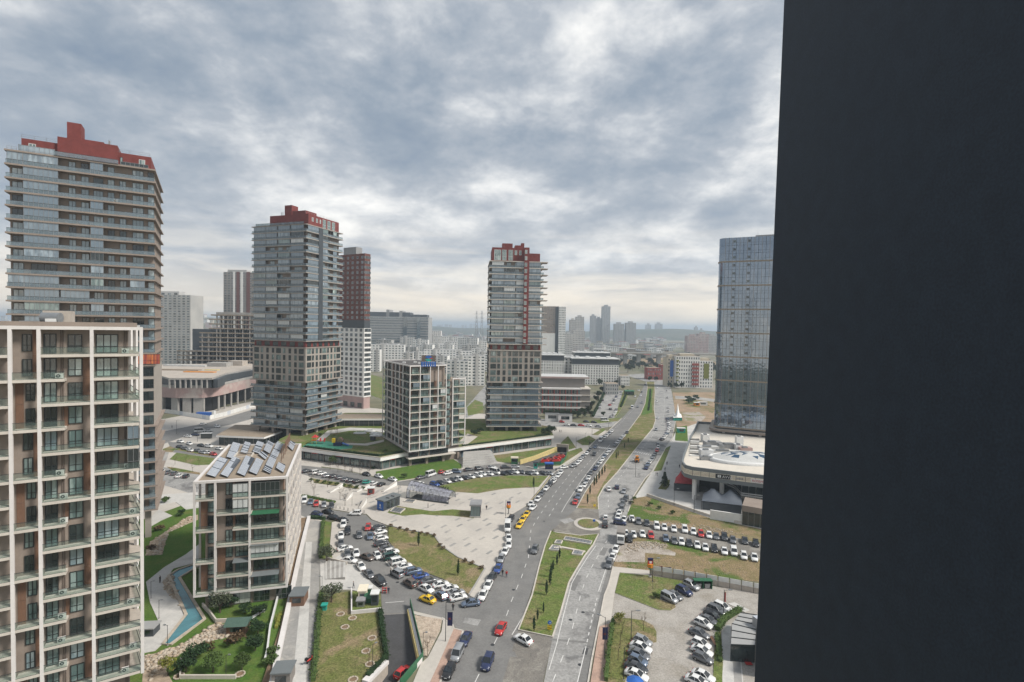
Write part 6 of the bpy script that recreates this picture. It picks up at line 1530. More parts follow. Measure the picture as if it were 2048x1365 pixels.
SHAPES = {   # lower body sections (x, half width, top), cabin base x0 x1, cabin roof x0 x1, belt z, roof z, half widths
    'sedan': dict(sec=[(-2.28, .68, .74), (-2.15, .80, .93), (-1.5, .87, 1.0), (0, .89, .95), (.95, .89, .93), (1.65, .87, .86), (2.1, .80, .75), (2.26, .64, .56)], base=(-1.72, 1.08), roof=(-.98, .22), zb=.93, zr=1.44, wb=.80, wr=.60, wx=(-1.32, 1.38)),
    'hatchback': dict(sec=[(-2.0, .70, .84), (-1.92, .82, .98), (-1.3, .87, 1.0), (0, .88, .97), (.8, .88, .95), (1.45, .86, .87), (1.9, .79, .76), (2.04, .62, .56)], base=(-1.93, .98), roof=(-1.45, .12), zb=.95, zr=1.5, wb=.80, wr=.61, wx=(-1.22, 1.24)),
    'suv': dict(sec=[(-2.22, .74, .95), (-2.14, .86, 1.1), (-1.4, .92, 1.13), (0, .93, 1.1), (.9, .93, 1.08), (1.6, .91, 1.0), (2.1, .84, .88), (2.25, .68, .64)], base=(-2.12, 1.05), roof=(-1.7, .22), zb=1.07, zr=1.68, wb=.84, wr=.66, wx=(-1.32, 1.38)),
    'van': dict(sec=[(-2.12, .78, 1.0), (-2.06, .86, 1.15), (-1.3, .89, 1.15), (0, .90, 1.12), (1.0, .90, 1.1), (1.6, .88, 1.0), (2.0, .80, .86), (2.15, .64, .62)], base=(-2.06, 1.35), roof=(-1.96, .62), zb=1.08, zr=1.83, wb=.85, wr=.74, wx=(-1.3, 1.34)),
    'minibus': dict(sec=[(-2.9, .90, 1.2), (-2.86, .98, 1.35), (-1.5, 1.0, 1.35), (0, 1.0, 1.33), (1.8, 1.0, 1.3), (2.4, .96, 1.15), (2.8, .88, .95), (2.92, .72, .68)], base=(-2.86, 2.2), roof=(-2.8, 1.35), zb=1.3, zr=2.45, wb=.97, wr=.88, wx=(-1.8, 1.9)),
}
def car_build(kind):
    S = SHAPES[kind]; body = MB(); zlo = .24
    rings = []
    for x, hw, zt in S['sec']:
        rings.append([(x, -hw * .90, zlo), (x, -hw, .42), (x, -hw, zt - .16), (x, -hw * .84, zt), (x, hw * .84, zt), (x, hw, zt - .16), (x, hw, .42), (x, hw * .90, zlo)])
    body.loft(rings, 'paint_white')
    b0, b1 = S['base']; r0, r1 = S['roof']; zb, zr, wb, wr = S['zb'], S['zr'], S['wb'], S['wr']
    q = [(b0, -wb, zb), (b1, -wb, zb), (b1, wb, zb), (b0, wb, zb), (r0, -wr, zr), (r1, -wr, zr), (r1, wr, zr), (r0, wr, zr)]
    m0, m1 = (r0 + r1) / 2 - .35, (r0 + r1) / 2 + .35                      # gently domed roof
    body.add([q[4], q[5], q[6], q[7], (m0, -wr * .9, zr + .05), (m1, -wr * .9, zr + .05), (m1, wr * .9, zr + .05), (m0, wr * .9, zr + .05)],
             [(4, 5, 6, 7), (0, 1, 5, 4), (1, 2, 6, 5), (2, 3, 7, 6), (3, 0, 4, 7)], 'paint_white', True)
    for a, b in ((0, 4), (1, 5), (2, 6), (3, 7)): body.tube(q[a], q[b], .065, .055, 'paint_white', 4, smooth=False)
    nb = 2 if kind in ('sedan', 'hatchback') else 3
    for k in range(1, nb):
        u = k / nb
        for s in (0, 3):
            a, b = Vector(q[s]).lerp(Vector(q[1 if s == 0 else 2]), u), Vector(q[s + 4]).lerp(Vector(q[5 if s == 0 else 6]), u); body.tube(a, b, .04, .04, 'paint_white', 4, smooth=False)
    for s in (-1, 1): body.tube((S['wx'][1] - .55, s * (wb + .1), zb + .06), (S['wx'][1] - .55, s * (wb + .24), zb + .1), .09, .08, 'paint_white', 5)
    body.box(S['sec'][1][0] + .1, S['sec'][-2][0] - .1, -.78, .78, .10, .27, 'trim')  # dark box added beneath the body to deepen the shade under the car
    bm_ = MB(); hx = S['sec'][-1][0]; tx = S['sec'][0][0]
    bm_.box(hx - .12, hx + .02, -.5, .5, .30, .46, 'trim'); bm_.box(tx - .02, tx + .1, -.55, .55, .30, .42, 'trim')
    pl = MB(); pl.box(hx, hx + .03, -.25, .25, .48, .58, 'metal_white'); pl2 = MB(); pl2.box(tx - .03, tx, -.25, .25, .55, .66, 'metal_white')
    def quad(*i): m = MB(); m.add([q[j] for j in i], [(0, 1, 2, 3)], 'car_glass'); return m
    ws, rw, sl, sr = quad(1, 2, 6, 5), quad(3, 0, 4, 7), quad(0, 1, 5, 4), quad(2, 3, 7, 6)
    if kind == 'minibus': pass
    wh = MB(); wh.tube((0, -.1, 0), (0, .1, 0), .32, .32, 'tyre', 14); 
    rim = MB(); rim.tube((0, -.115, 0), (0, .115, 0), .20, .20, 'rim', 10)
    hl = MB(); hl.box(-.16, .05, -.18, .18, -.07, .07, 'lamp_clear'); tl = MB(); tl.box(-.04, .12, -.16, .16, -.09, .09, 'lamp_red')
    zt_f, zt_r = S['sec'][-2][2], S['sec'][1][2]
    wy = S['sec'][3][1] - .1
    wheels = [(S['wx'][0], -wy, .32), (S['wx'][0], wy, .32), (S['wx'][1], -wy, .32), (S['wx'][1], wy, .32)]
    hls = [(S['sec'][-2][0] + .0, s * S['sec'][-2][1] * .74, zt_f - .12) for s in (-1, 1)]; tls = [(S['sec'][0][0] + .0, s * S['sec'][1][1] * .78, zt_r - .18) for s in (-1, 1)]
    near = [('body', body, (0, 0, 0)), ('bumper_trim', bm_, (0, 0, 0)), ('windscreen', ws, (0, 0, 0)), ('rear_window', rw, (0, 0, 0)), ('side_window', sl, (0, 0, 0)), ('side_window', sr, (0, 0, 0)), ('number_plate', pl, (0, 0, 0)), ('number_plate', pl2, (0, 0, 0))]
    near += [('headlight', hl, p) for p in hls] + [('tail_light', tl, p) for p in tls]
    meshes = {}
    N_ = []
    for nm, mb, loc in near:
        if id(mb) not in meshes: meshes[id(mb)] = mb.mesh(nm)
        N_.append((nm, meshes[id(mb)], loc, None))
    wm, rm = wh.mesh('wheel'), rim.mesh('rim')
    for p in wheels: N_.append(('wheel', wm, p, rm))
    # one-piece copies for far cars and a middle level
    def merge(dst, src, off):
        o = len(dst.v); dst.v += [(x + off[0], y + off[1], z + off[2]) for x, y, z in src.v]
        for f, i, sm in zip(src.f, src.mi, src.sm): dst.f.append(tuple(k + o for k in f)); dst.mi.append(dst.slot(src.mats[i])); dst.sm.append(sm)
    far = MB()
    for nm, mb, loc in near:
        if nm != 'number_plate': merge(far, mb, loc)
    midb, midg = MB(), MB()
    for nm, mb, loc in near:
        if nm in ('body', 'bumper_trim', 'headlight', 'tail_light'): merge(midb, mb, loc)
        elif 'window' in nm or nm == 'windscreen': merge(midg, mb, loc)
    w8 = MB(); w8.tube((0, -.1, 0), (0, .1, 0), .32, .32, 'tyre', 8)
    for p in wheels: merge(far, w8, p)
    return dict(near=N_, mid=[('body', midb.mesh('body')), ('windows', midg.mesh('windows'))], wheel=w8.mesh('wheel'), wheels=wheels, far=far.mesh('car'))
CARS = {k: car_build(k) for k in SHAPES}
def repaint(o, col):
    for s in o.material_slots:
        if s.material and s.material.name.startswith('paint_white'): s.link = 'OBJECT'; s.material = PAINT[col]
tx_sign = MB(); tx_sign.box(-.15, .15, -.3, .3, 0, .16, 'yellow'); tx_sign = tx_sign.mesh('roof_light')
def car(x, y, heading, col, kind, label, group, z=0.0, name=None):
    p = G(x, y, .55 + z); v = (y - 655); nm = name or ('parked_car' if group and 'driving' not in group else 'car')
    C = CARS[kind]; sx = brng.uniform(.88, .95)
    if v < 195:
        o = inst(nm, C['far'], None, (p.x, p.y, z), heading); tag(o, label, 'car' if kind not in ('van', 'minibus') else 'van', group); repaint(o, col); o.scale = (sx, .96, .97); return o
    t = thing(nm, label, 'car' if kind not in ('van', 'minibus') else 'van', (p.x, p.y, z), heading, group); t.scale = (sx, .96, .97)
    if v < 330:
        for pn, me in C['mid']: repaint(inst(pn, me, t), col)
        for w_ in C['wheels']: inst('wheel', C['wheel'], t, w_)
    else:
        for pn, me, loc, sub in C['near']:
            o = inst(pn, me, t, loc); repaint(o, col)
            if sub: inst('rim', sub, o)
        if label.startswith('yellow'): inst('roof_light', tx_sign, t, (-.3, 0, SHAPES[kind]['zr'] + .05))
    return t
ORD = 'first second third fourth fifth sixth seventh eighth ninth tenth eleventh twelfth thirteenth fourteenth fifteenth sixteenth seventeenth eighteenth nineteenth twentieth'.split() + ['twenty-' + o for o in 'first second third fourth fifth sixth seventh eighth ninth'.split()]
KW = {'s': 'sedan', 'h': 'hatchback', 'u': 'suv', 'v': 'van', 'b': 'minibus'}
CW = {'w': 'white', 's': 'silver', 'g': 'grey', 'd': 'dark grey', 'k': 'black', 'b': 'blue', 'n': 'navy', 'r': 'red', 'y': 'yellow', 'o': 'brown', 't': 'teal', 'e': 'green', 'l': 'blue grey'}
KN = {'sedan': 'sedan', 'hatchback': 'hatchback', 'suv': 'tall car', 'van': 'van', 'minibus': 'minibus'}
def row(items, crop, vec, where, group, z=0.0):
    """items 'x,y,colour,kind[,vx,vy]' in the coordinates of an enlarged crop (x0, y0, scale)"""
    x0, y0, sc = crop; pts = []
    L = [i.split(',') for i in items.split()]
    for k, it in enumerate(L):
        x, y = x0 + float(it[0]) / sc, y0 + float(it[1]) / sc
        if len(it) > 4: vx, vy = float(it[4]), float(it[5])
        elif vec == 'along':
            a = L[max(0, k - 1)]; b = L[min(len(L) - 1, k + 1)]; vx, vy = float(b[0]) - float(a[0]), float(b[1]) - float(a[1])
        else: vx, vy = vec
        n = math.hypot(vx, vy); vx, vy = vx / n, vy / n
        a, b = G(x - vx * 3, y - vy * 3, .5), G(x + vx * 3, y + vy * 3, .5); h_ = math.atan2(b.y - a.y, b.x - a.x)
        kind = KW[it[3]]; col = CW[it[2]]
        lab = (f'{col} {KN[kind]}, {ORD[k]} {where}') if len(L) > 1 else f'{col} {KN[kind]} {where}'
        car(x, y, h_, col, kind, lab, group, z)
c2, c3, c4, c5, c6 = (860, 780, 5.389), (580, 940, 4.875), (900, 960, 5.25), (540, 1120, 5.572), (860, 1140, 5.689)
c7, c8, c9, cL, cX = (1180, 980, 5.25), (1140, 740, 4.265), (1180, 1140, 5.689), (300, 840, 11.375), (1120, 820, 11.371)
row('400,1105,w,s 345,1210,w,s', c4, 'along', 'from the top of the plaza kerb pair by the junction', 'cars along the plaza kerb')
row('1035,410,y,s 1090,490,y,s', (1e9, 0, 1), 'along', '', '') if False else None
row('640,405,d,h,-40,60 605,500,w,b,-6,60 615,610,w,s,6,60 615,680,w,h,-6,60 578,750,w,s 535,830,s,h 505,930,b,s 440,1020,d,s', c4, 'along', 'from the taxis down the plaza kerb', 'cars along the plaza kerb')
row('805,360,y,s 765,415,y,s 730,475,y,s', c4, (-60, 85), 'from the top of the three-taxi queue beside the plaza', 'taxi queue by the plaza')
row('1085,15,w,s 1050,45,d,h 1010,90,w,s 960,145,g,s 920,205,w,h 850,250,w,s 870,290,w,s,-70,60', c4, 'along', 'down the plaza kerb between the side street and the taxis', 'cars along the plaza kerb')
row('1410,890,w,h 1380,925,w,s 1330,965,w,s', c2, 'along', 'down the kerb from the side street corner', 'cars along the plaza kerb')
row('1960,445,w,h 1935,470,s,s 1905,490,w,s 1880,512,w,h 1840,545,w,b 1780,615,l,s 1725,645,g,h 1690,685,w,s 1645,722,s,h 1620,760,w,s 1590,790,w,h 1545,818,s,s 1440,835,w,s,-90,12', c2, 'along', 'down the avenue kerb above the side street', 'cars along the upper avenue kerb')
row('1935,655,w,s 1905,690,w,h 1880,715,l,s 1860,750,w,h 1835,782,w,s 1810,812,s,h 1780,850,n,s 1735,895,g,s 1710,950,w,s 1685,990,s,h 1665,1030,w,s 1620,1075,w,u 1595,1150,l,s 1565,1210,r,s', c2, 'along', 'from the crossing along the median', 'cars along the median')
row('1520,520,d,h 1450,590,w,s 1400,640,w,h 1360,695,s,s 1310,740,w,h 1250,795,g,s', cX, 'along', 'down the median side above the crossing', 'cars along the median above the crossing')
row('890,735,g,u,-35,75', c4, 0, 'driving alone on the near avenue', 'driving cars'); row('805,665,r,s,-60,110', c6, 0, 'driving through the junction', 'driving cars')
row('655,1050,n,u,-50,120', c6, 0, 'driving out at the bottom of the avenue', 'driving cars'); row('1060,790,w,s,-110,-60', c6, 0, 'turning across below the median', 'driving cars')
row('1770,695,d,u,-30,60', c2, 0, 'driving towards us above the side street', 'driving cars')
row('405,785,n,s 310,960,s,v 215,1150,k,h', c6, 'along', 'down the kerb below the junction', 'cars along the lower kerb')
row('1760,1300,l,s,-180,20', c3, 0, 'crossing the mouth of the side street', 'driving cars')
row('865,562,d,s 880,607,w,s 895,667,w,h 890,717,d,s 940,767,g,s 990,803,w,u 985,850,e,v 1055,897,w,v 1115,940,w,s 1205,988,l,u 1275,1035,b,s 1355,1077,g,s 1470,1117,w,s 1560,1155,w,s 1620,1197,s,s 1640,1242,w,s', c3, (170, -40), 'from the top along the sloping lawn', 'cars parked beside the sloping lawn')
row('760,560,r,h,-15,60 780,645,l,s,0,60 850,833,w,s,40,60 1045,1015,s,v,-90,-50 1170,1105,o,u,-90,-55 1330,1160,w,s,130,60 1475,1225,l,h,-90,-75', c3, 0, 'from the top on the side street, lawn side', 'cars on the side street')
row('1340,1260,y,s,-140,-55', c3, 0, 'leaving the side street, alone', 'driving cars')
row('520,535,w,u,-10,60 560,598,k,u,-10,70 495,640,w,s,0,60 495,712,g,s,0,60 535,765,w,s,100,-25 560,818,g,h,5,60 645,810,w,s,10,70 580,882,w,s,150,20 690,940,w,s,70,90 770,1015,g,s,80,80 880,1085,k,u,90,80', c3, 0, 'from the top on the walkway side of the side street', 'cars on the walkway side')
row('675,635,g,h,10,60 755,850,o,s,80,30', c3, 0, 'driving along the side street', 'driving cars'); row('635,425,w,u,-120,0', c3, 0, 'turning at the top of the side street', 'driving cars')
row('265,432,n,h,110,15 370,410,k,s,100,20 425,465,k,s,110,20 515,492,k,s,110,25', c3, 0, 'from the left in the dark row at the bend', 'cars at the bend')
row('140,300,w,v,-10,60 200,312,l,s,-15,55 255,332,r,h,-5,60 330,342,s,h,5,60 405,350,d,h,5,60', c3, 0, 'from the left, nose-in by the hedge', 'cars by the hedge')
row('160,12,d,s 255,27,w,v 310,35,w,h 370,55,s,s 430,62,d,h 490,75,g,h 550,90,g,s 600,102,d,s 660,112,k,h', c3, (60, -12), 'from the left in the bay below the shops', 'cars in the bay below the shops')
row('750,122,t,h,80,-5 815,132,w,h,80,-40 890,142,k,s,80,-40', c3, 0, 'from the left at the bay end, past the teal cover', 'cars in the bay below the shops')
row('745,42,d,s,90,25 865,62,w,s,100,30 1000,92,w,s,100,25', c3, 0, 'from the left along the shop lawn', 'cars along the shop lawn')
row('1275,75,g,s,80,-20 1375,47,w,b,100,-35 1487,22,r,h,60,-12 1540,32,w,s,80,-20', c3, 0, 'from the left beside the lawn bend', 'cars along the shop lawn')
row('285,882,l,u,90,5 415,860,d,s,100,-15 530,850,d,u,100,-15 665,835,s,s,90,-10 810,832,d,s,100,-5 915,830,s,s,90,-5', c2, 0, 'from the left below the stairs', 'cars below the stairs')
row('1270,135,w,h,70,-40', c3, 0, 'alone by the glazed canopy end', 'driving cars')
row('50,1020,b,u 105,1000,d,s 180,985,w,s 255,970,g,h 310,960,w,h 375,947,d,s 440,935,w,s 520,925,w,u 565,908,w,h 640,905,w,s 705,890,w,b 790,902,k,s 850,892,d,s 915,887,w,u 985,887,g,s 1065,897,g,s 1130,895,w,h 1215,897,d,s 1285,900,s,s', c2, (70, 18), 'from the left along the oval lawn', 'cars along the oval lawn')
# right carriageway
row('330,1015,w,s,-10,-60 400,1000,n,h,-5,-60 460,1035,s,s,-30,60', c8, 0, 'from the left below the soil median', 'driving cars')
row('303,1260,w,h,0,-60 297,1320,k,u,0,-60', c8, 0, 'from the top beside the roundabout', 'cars beside the roundabout')
row('735,510,s,h,0,60 750,410,w,s,0,60 740,270,w,s,0,60 740,152,w,h,0,60', c8, 0, 'up the far carriageway, driving', 'driving cars')
row('748,640,d,h 752,662,w,h 742,687,r,h 725,720,d,s 715,740,g,s 700,765,s,s 680,787,w,s 665,807,l,s 650,835,n,s', c8, 'along', 'down the far kerb by the far crossing', 'cars along the far kerb')
row('475,1100,d,u 450,1140,g,s 440,1185,g,h 420,1220,w,s 410,1255,w,s', c8, 'along', 'down the far kerb above the lot street', 'cars along the far kerb')
row('425,1305,n,u,100,15 460,1275,w,s,-30,50', c8, 0, 'from the left at the lot street mouth', 'cars at the lot street mouth')
row('785,592,k,s 802,576,w,s 815,561,w,h 826,545,l,s 832,528,w,s 840,512,w,h 844,495,w,s 845,479,s,s 843,463,w,h 840,448,w,s 836,433,g,s 830,418,l,h', c8, (60, -22), 'from below in the angled bay by the site', 'cars in the angled bay')
row('838,355,w,u 838,322,w,s 830,237,w,u 823,177,w,h 803,108,w,b', c8, 'along', 'up the far kerb beyond the angled bay', 'cars on the far kerb beyond')
row('530,325,w,b 578,315,s,s 612,280,s,s 602,220,w,h 612,190,g,s 585,175,w,s 555,227,w,h 640,127,d,s', c8, (-20, 60), 'from below on the upper avenue, driving', 'driving cars')
row('600,270,d,s,90,5 770,280,k,s,90,5 1015,245,w,b,100,0', cX, 0, 'from the left in the far lane of the cross street', 'cars on the cross street')
row('40,272,r,h 150,342,w,s 310,350,d,s 480,352,r,s 650,362,w,s 870,377,s,s', cX, (90, 5), 'from the left in the near lane of the cross street', 'cars on the cross street')
row('350,400,s,s 372,385,w,h 382,370,w,s 390,355,w,s 396,340,g,s 345,335,d,h 340,300,r,h 365,281,w,s 375,263,g,s 385,246,w,s 395,230,l,h 405,215,w,s 420,202,w,s 432,190,s,s', c8, (60, -20), 'from below in the small car park', 'cars in the small car park')
row('255,325,w,v 262,300,w,h 280,260,d,s 315,190,w,s', c8, (25, -60), 'from below on the small car park edge', 'cars on the small car park edge')
# lots on the right
row('440,302,w,s 510,332,g,h 595,347,d,s 700,382,w,u 780,392,w,s 880,407,w,s 995,417,w,u 1085,440,w,h 1165,462,r,h 1250,472,w,s 1325,487,g,s 1410,497,d,u 1500,522,g,s 1625,532,d,s 1740,562,k,h', c7, (10, 60), 'from the left in the upper lot row', 'cars in the upper lot row')
row('375,457,w,s 455,467,w,s 550,462,w,s 640,477,r,h 795,507,l,s 885,532,g,s 960,547,w,h 1040,557,d,s 1125,577,w,s 1210,602,w,s 1305,617,k,h 1410,642,w,s 1510,652,w,v 1615,692,w,h 1725,707,w,s', c7, (12, 60), 'from the left in the lower lot row', 'cars in the lower lot row')
row('270,630,w,h 235,708,w,s 200,782,g,u', c7, 'along', 'down the kerb below the box truck', 'cars below the box truck'); row('420,512,k,u,-15,60', c7, 0, 'beside the box truck', None)
row('1155,180,s,u 1070,242,n,u 960,290,g,s 905,325,s,v', c9, (140, 70), 'from the top beside the bin shelter', 'cars by the bin shelter')
row('1510,432,w,u 1440,462,g,u 1395,520,k,h 1345,572,g,s 1290,612,w,h 1245,722,g,s 1265,842,w,h 1275,922,w,s 1285,1005,g,h 1290,1208,w,s 1225,1268,w,s', c9, (150, 65), 'from the top beside the pergola hedge', 'cars beside the pergola')
row('600,810,s,h 580,882,w,s 555,962,g,s 545,1035,l,h 525,1112,d,s 530,1197,w,s', c9, (150, 60), 'from the top beside the lower right lawn', 'cars beside the lower right lawn')
# left
row('1200,97,w,s 1530,152,w,u,90,15 1135,258,w,b,90,-5 1330,247,w,s,90,-5 1030,337,n,s,80,5 865,372,w,s,100,5', cL, (100, -20), 'from the back on the left back street', 'cars on the left back street')
row('690,492,w,s 900,542,w,h,90,30 1160,582,k,s 1340,602,w,u,100,10 1570,652,w,s 680,612,d,s 790,650,g,s 920,692,w,h 1080,697,g,s 1200,742,s,s 1320,747,w,h 1440,782,r,h', cL, (90, 15), 'in the left car park beyond the solar block', 'cars in the left car park')
row('265,1170,w,s 400,1192,g,s 550,1217,g,h 660,1272,w,s 820,1282,d,h', cL, (60, -45), 'from the left beside the near block', 'cars beside the near block')
car(806, 1345, math.radians(62), 'red', 'hatchback', 'red hatchback down in the sunken ramp', None, -2.1)
# box truck
p = G(1242, 1074, 1.2); a, b = G(1241, 1090), G(1244, 1060); h_ = math.atan2(b.y - a.y, b.x - a.x) + math.pi
t = thing('box_truck', 'grey box truck parked at the corner of the lot', 'truck', (p.x, p.y, 0), h_)
mb = MB(); mb.box(-3.6, 1.6, -1.15, 1.15, .95, 3.1, 'plaster_taupe'); mb.build('cargo_box', t)
mb = MB(); mb.box(-3.5, 3.2, -.9, .9, .55, .95, 'trim'); mb.build('chassis', t)
mb = MB(); mb.loft([[(1.75, -1.05, .6), (1.75, 1.05, .6), (1.75, 1.05, 2.5), (1.75, -1.05, 2.5)], [(2.9, -1.05, .6), (2.9, 1.05, .6), (2.7, 1.0, 2.4), (2.7, -1.0, 2.4)], [(3.4, -1.0, .6), (3.4, 1.0, .6), (3.3, 1.0, 1.4), (3.3, -1.0, 1.4)]], 'paint_white', smooth=False); mb.build('cab', t)
mb = MB(); mb.add([(3.33, -.9, 1.45), (3.33, .9, 1.45), (2.76, .88, 2.3), (2.76, -.88, 2.3)], [(0, 1, 2, 3)], 'car_glass'); mb.build('windscreen', t)
mb = MB(); mb.tube((0, -.14, 0), (0, .14, 0), .45, .45, 'tyre', 12); me = mb.mesh('wheel')
for x in (-2.2, 2.4):
    for y in (-.9, .9): inst('wheel', me, t, (x, y, .45))
# wheel loader on the far carriageway
p = G(1274, 921, .8); t = thing('wheel_loader', 'orange excavator driving away on the far carriageway', 'excavator', (p.x, p.y, 0), math.radians(75))
mb = MB(); mb.box(-1.8, 1.4, -.9, .9, .7, 1.5, 'orange'); mb.build('chassis', t)
mb = MB(); mb.box(-.9, .7, -.7, .7, 1.5, 2.7, 'car_glass'); mb.box(-1.0, .8, -.75, .75, 2.7, 2.85, 'orange'); mb.build('cab', t)
mb = MB(); mb.tube((-1.6, 0, 1.4), (-2.2, 0, 3.4), .16, .12, 'orange', 6); mb.tube((-2.2, 0, 3.4), (-3.2, 0, 1.6), .13, .1, 'orange', 6); mb.build('boom', t)
mb = MB(); mb.box(-3.6, -2.9, -.4, .4, .9, 1.7, 'trim'); mb.build('bucket', t)
mb = MB(); mb.box(1.5, 2.2, -1.1, 1.1, .3, 1.1, 'orange'); mb.build('shovel', t)
for x in (-1.2, 1.0):
    for y in (-.9, .9): o = inst('wheel', me, t, (x, y, .55)); o.scale = (1.25, 1.2, 1.25)
# ================================================================== plants
frng = random.Random(19)
def leaf_cloud(mb, n, c, rx, ry, rz, size, mat, taper=0.0, rg=frng):
    for _ in range(n):
        while True:
            u = Vector((rg.uniform(-1, 1), rg.uniform(-1, 1), rg.uniform(-1, 1)))
            if .25 < u.length < 1: break
        k = 1 - taper * (u.z + 1) / 2
        p = Vector((c[0] + u.x * rx * k, c[1] + u.y * ry * k, c[2] + u.z * rz))
        a = Vector((rg.uniform(-1, 1), rg.uniform(-1, 1), rg.uniform(-.6, .6))).normalized(); b = a.cross(Vector((rg.uniform(-1, 1), rg.uniform(-1, 1), rg.uniform(-1, 1)))).normalized()
        s = size * rg.uniform(.6, 1.3)
        mb.add([p - a * s, p + b * s * .6, p + a * s, p - b * s * .6], [(0, 1, 2, 3)], mat)
TREES = {}
def tree_kind(key, h, r, n, size, mat, trunk=.18, lobes=5, bare=False, column=False, conifer=False):
    out = []
    for v in range(3):
        rg = random.Random(hash(key) % 1000 + v if False else len(key) * 7 + v)
        tr = MB(); cr = MB()
        if column:
            tr.tube((0, 0, 0), (0, 0, h * .9), .09, .03, 'bark', 5); leaf_cloud(cr, n, (0, 0, h * .52), r, r, h * .46, size, mat, .55, rg)
        elif conifer:
            tr.tube((0, 0, 0), (0, 0, h * .95), .2, .04, 'bark', 6)
            for k in range(9):
                z = h * (.14 + .09 * k); rr = r * (1 - k / 9.6); leaf_cloud(cr, n // 9, (0, 0, z), rr, rr, h * .05, size, mat, 0, rg)
        else:
            hh = h * (.34 if not bare else .5)
            tr.tube((0, 0, 0), (rg.uniform(-.1, .1), 0, hh), trunk, trunk * .6, 'bark', 6)
            for k in range(lobes):
                a = 2 * math.pi * k / lobes + rg.uniform(-.4, .4); q = Vector((r * .62 * math.cos(a), r * .62 * math.sin(a), h * rg.uniform(.46, .85)))
                tr.tube((0, 0, hh * .9), q, trunk * .45, trunk * .12, 'bark', 4)
                if bare:
                    for _ in range(4):
                        e = q + Vector((rg.uniform(-.6, .6), rg.uniform(-.6, .6), rg.uniform(.2, .9))) * r * .6; tr.tube(q * rg.uniform(.6, 1), e, trunk * .14, .01, 'bark', 3)
                        if mat: leaf_cloud(cr, max(1, n // (lobes * 4)), e, r * .25, r * .25, r * .25, size, mat, 0, rg)
                else: leaf_cloud(cr, n // (lobes + 1), q, r * rg.uniform(.42, .6), r * rg.uniform(.42, .6), h * rg.uniform(.17, .26), size, mat, 0, rg)
            if not bare: leaf_cloud(cr, n // (lobes + 1), (0, 0, h * .8), r * .55, r * .55, h * .2, size, mat, 0, rg)
        out.append((tr.mesh('trunk'), cr.mesh('crown') if cr.v else None))
    TREES[key] = out
tree_kind('cypress', 3.6, .42, 260, .16, 'leaf_dark', column=True)
tree_kind('conifer', 6.5, 2.0, 700, .30, 'leaf_dark', conifer=True)
tree_kind('olive', 4.4, 2.3, 900, .20, 'leaf_olive', .2)
tree_kind('dark_shrub', 2.6, 1.7, 900, .18, 'leaf_dark', .12, 6)
tree_kind('green_tree', 4.2, 1.9, 900, .19, 'leaf_mid', .15)
tree_kind('yellow_tree', 3.4, 1.4, 600, .17, 'leaf_yellow', .1)
tree_kind('bare_tree', 5.5, 1.7, 60, .12, 'leaf_brown', .10, 6, True)
tree_kind('sapling', 3.6, .7, 30, .10, 'leaf_brown', .05, 4, True)
tree_kind('bush', 1.3, 1.0, 420, .15, 'leaf_mid', .05, 5)
tree_kind('red_bush', .9, .8, 300, .13, 'leaf_brown', .05, 5)
tree_kind('street_tree', 8, 3.2, 1400, .40, 'leaf_far', .25, 7)
def plant(key, name, x, y, label, s=1.0, z=0.0, group=None, sz=None):
    p = G(x, y, z); v = frng.randrange(3); tr, cr = TREES[key][v]
    t = thing(name, label, {'bush': 'bush', 'red_bush': 'bush', 'dark_shrub': 'bush'}.get(key, 'tree'), (p.x, p.y, z), frng.uniform(0, 6.28), group); t.scale = (s, s, sz or s)
    inst('trunk', tr, t)
    if cr: inst('crown', cr, t)
    return t
for k, (x, y, s) in enumerate([(1068, 1262, .9), (1075, 1240, .7), (1087, 1226, .6), (1087, 1219, .5), (1093, 1190, 1), (1100, 1171, 1.1), (1102, 1154, .95), (1106, 1142, .8), (1114, 1130, .9), (1119, 1117, .9)]):
    plant('cypress', 'cypress', x, y, 'slim cypress on the lower median, ' + ORD[k] + ' from the bottom', s, .14, 'cypresses on the lower median')
for k, (x, y, s) in enumerate([(1175, 1008, 1), (1180, 989, 1), (1188.5, 973, 1.1), (1193, 968, 1.1), (1198, 960, 1.1), (1204, 952, 1.1), (1209.5, 946, 1), (1232.6, 918, 1), (1236, 913, .8), (1249, 897, .9), (1256.5, 886, .8)]):
    plant('cypress', 'cypress', x, y, 'slim cypress on the upper median, ' + ORD[k] + ' from the bottom', s, .15, 'cypresses on the upper median')
for x, y, lab in ((837, 1092, 'thin dark sapling on the sloping lawn, upper one'), (916, 1151, 'thin dark sapling on the sloping lawn, lower one'), (1067, 976, 'thin dark sapling at the tip of the oval lawn')): plant('cypress', 'wrapped_sapling', x, y, lab, 1.05, .16, sz=1.2)
plant('conifer', 'conifer', 1329, 974, 'small conifer on the wedge of lawn by the mall', 1.0, .2)
plant('olive', 'olive_tree', 654, 1124, 'olive tree at the upper end of the walkway hedge', .9); plant('olive', 'olive_tree', 663, 1206, 'olive tree at the corner of the lower lawn', 1.0)
plant('olive', 'olive_tree', 648, 1112, 'second olive tree behind the walkway bench', .6)
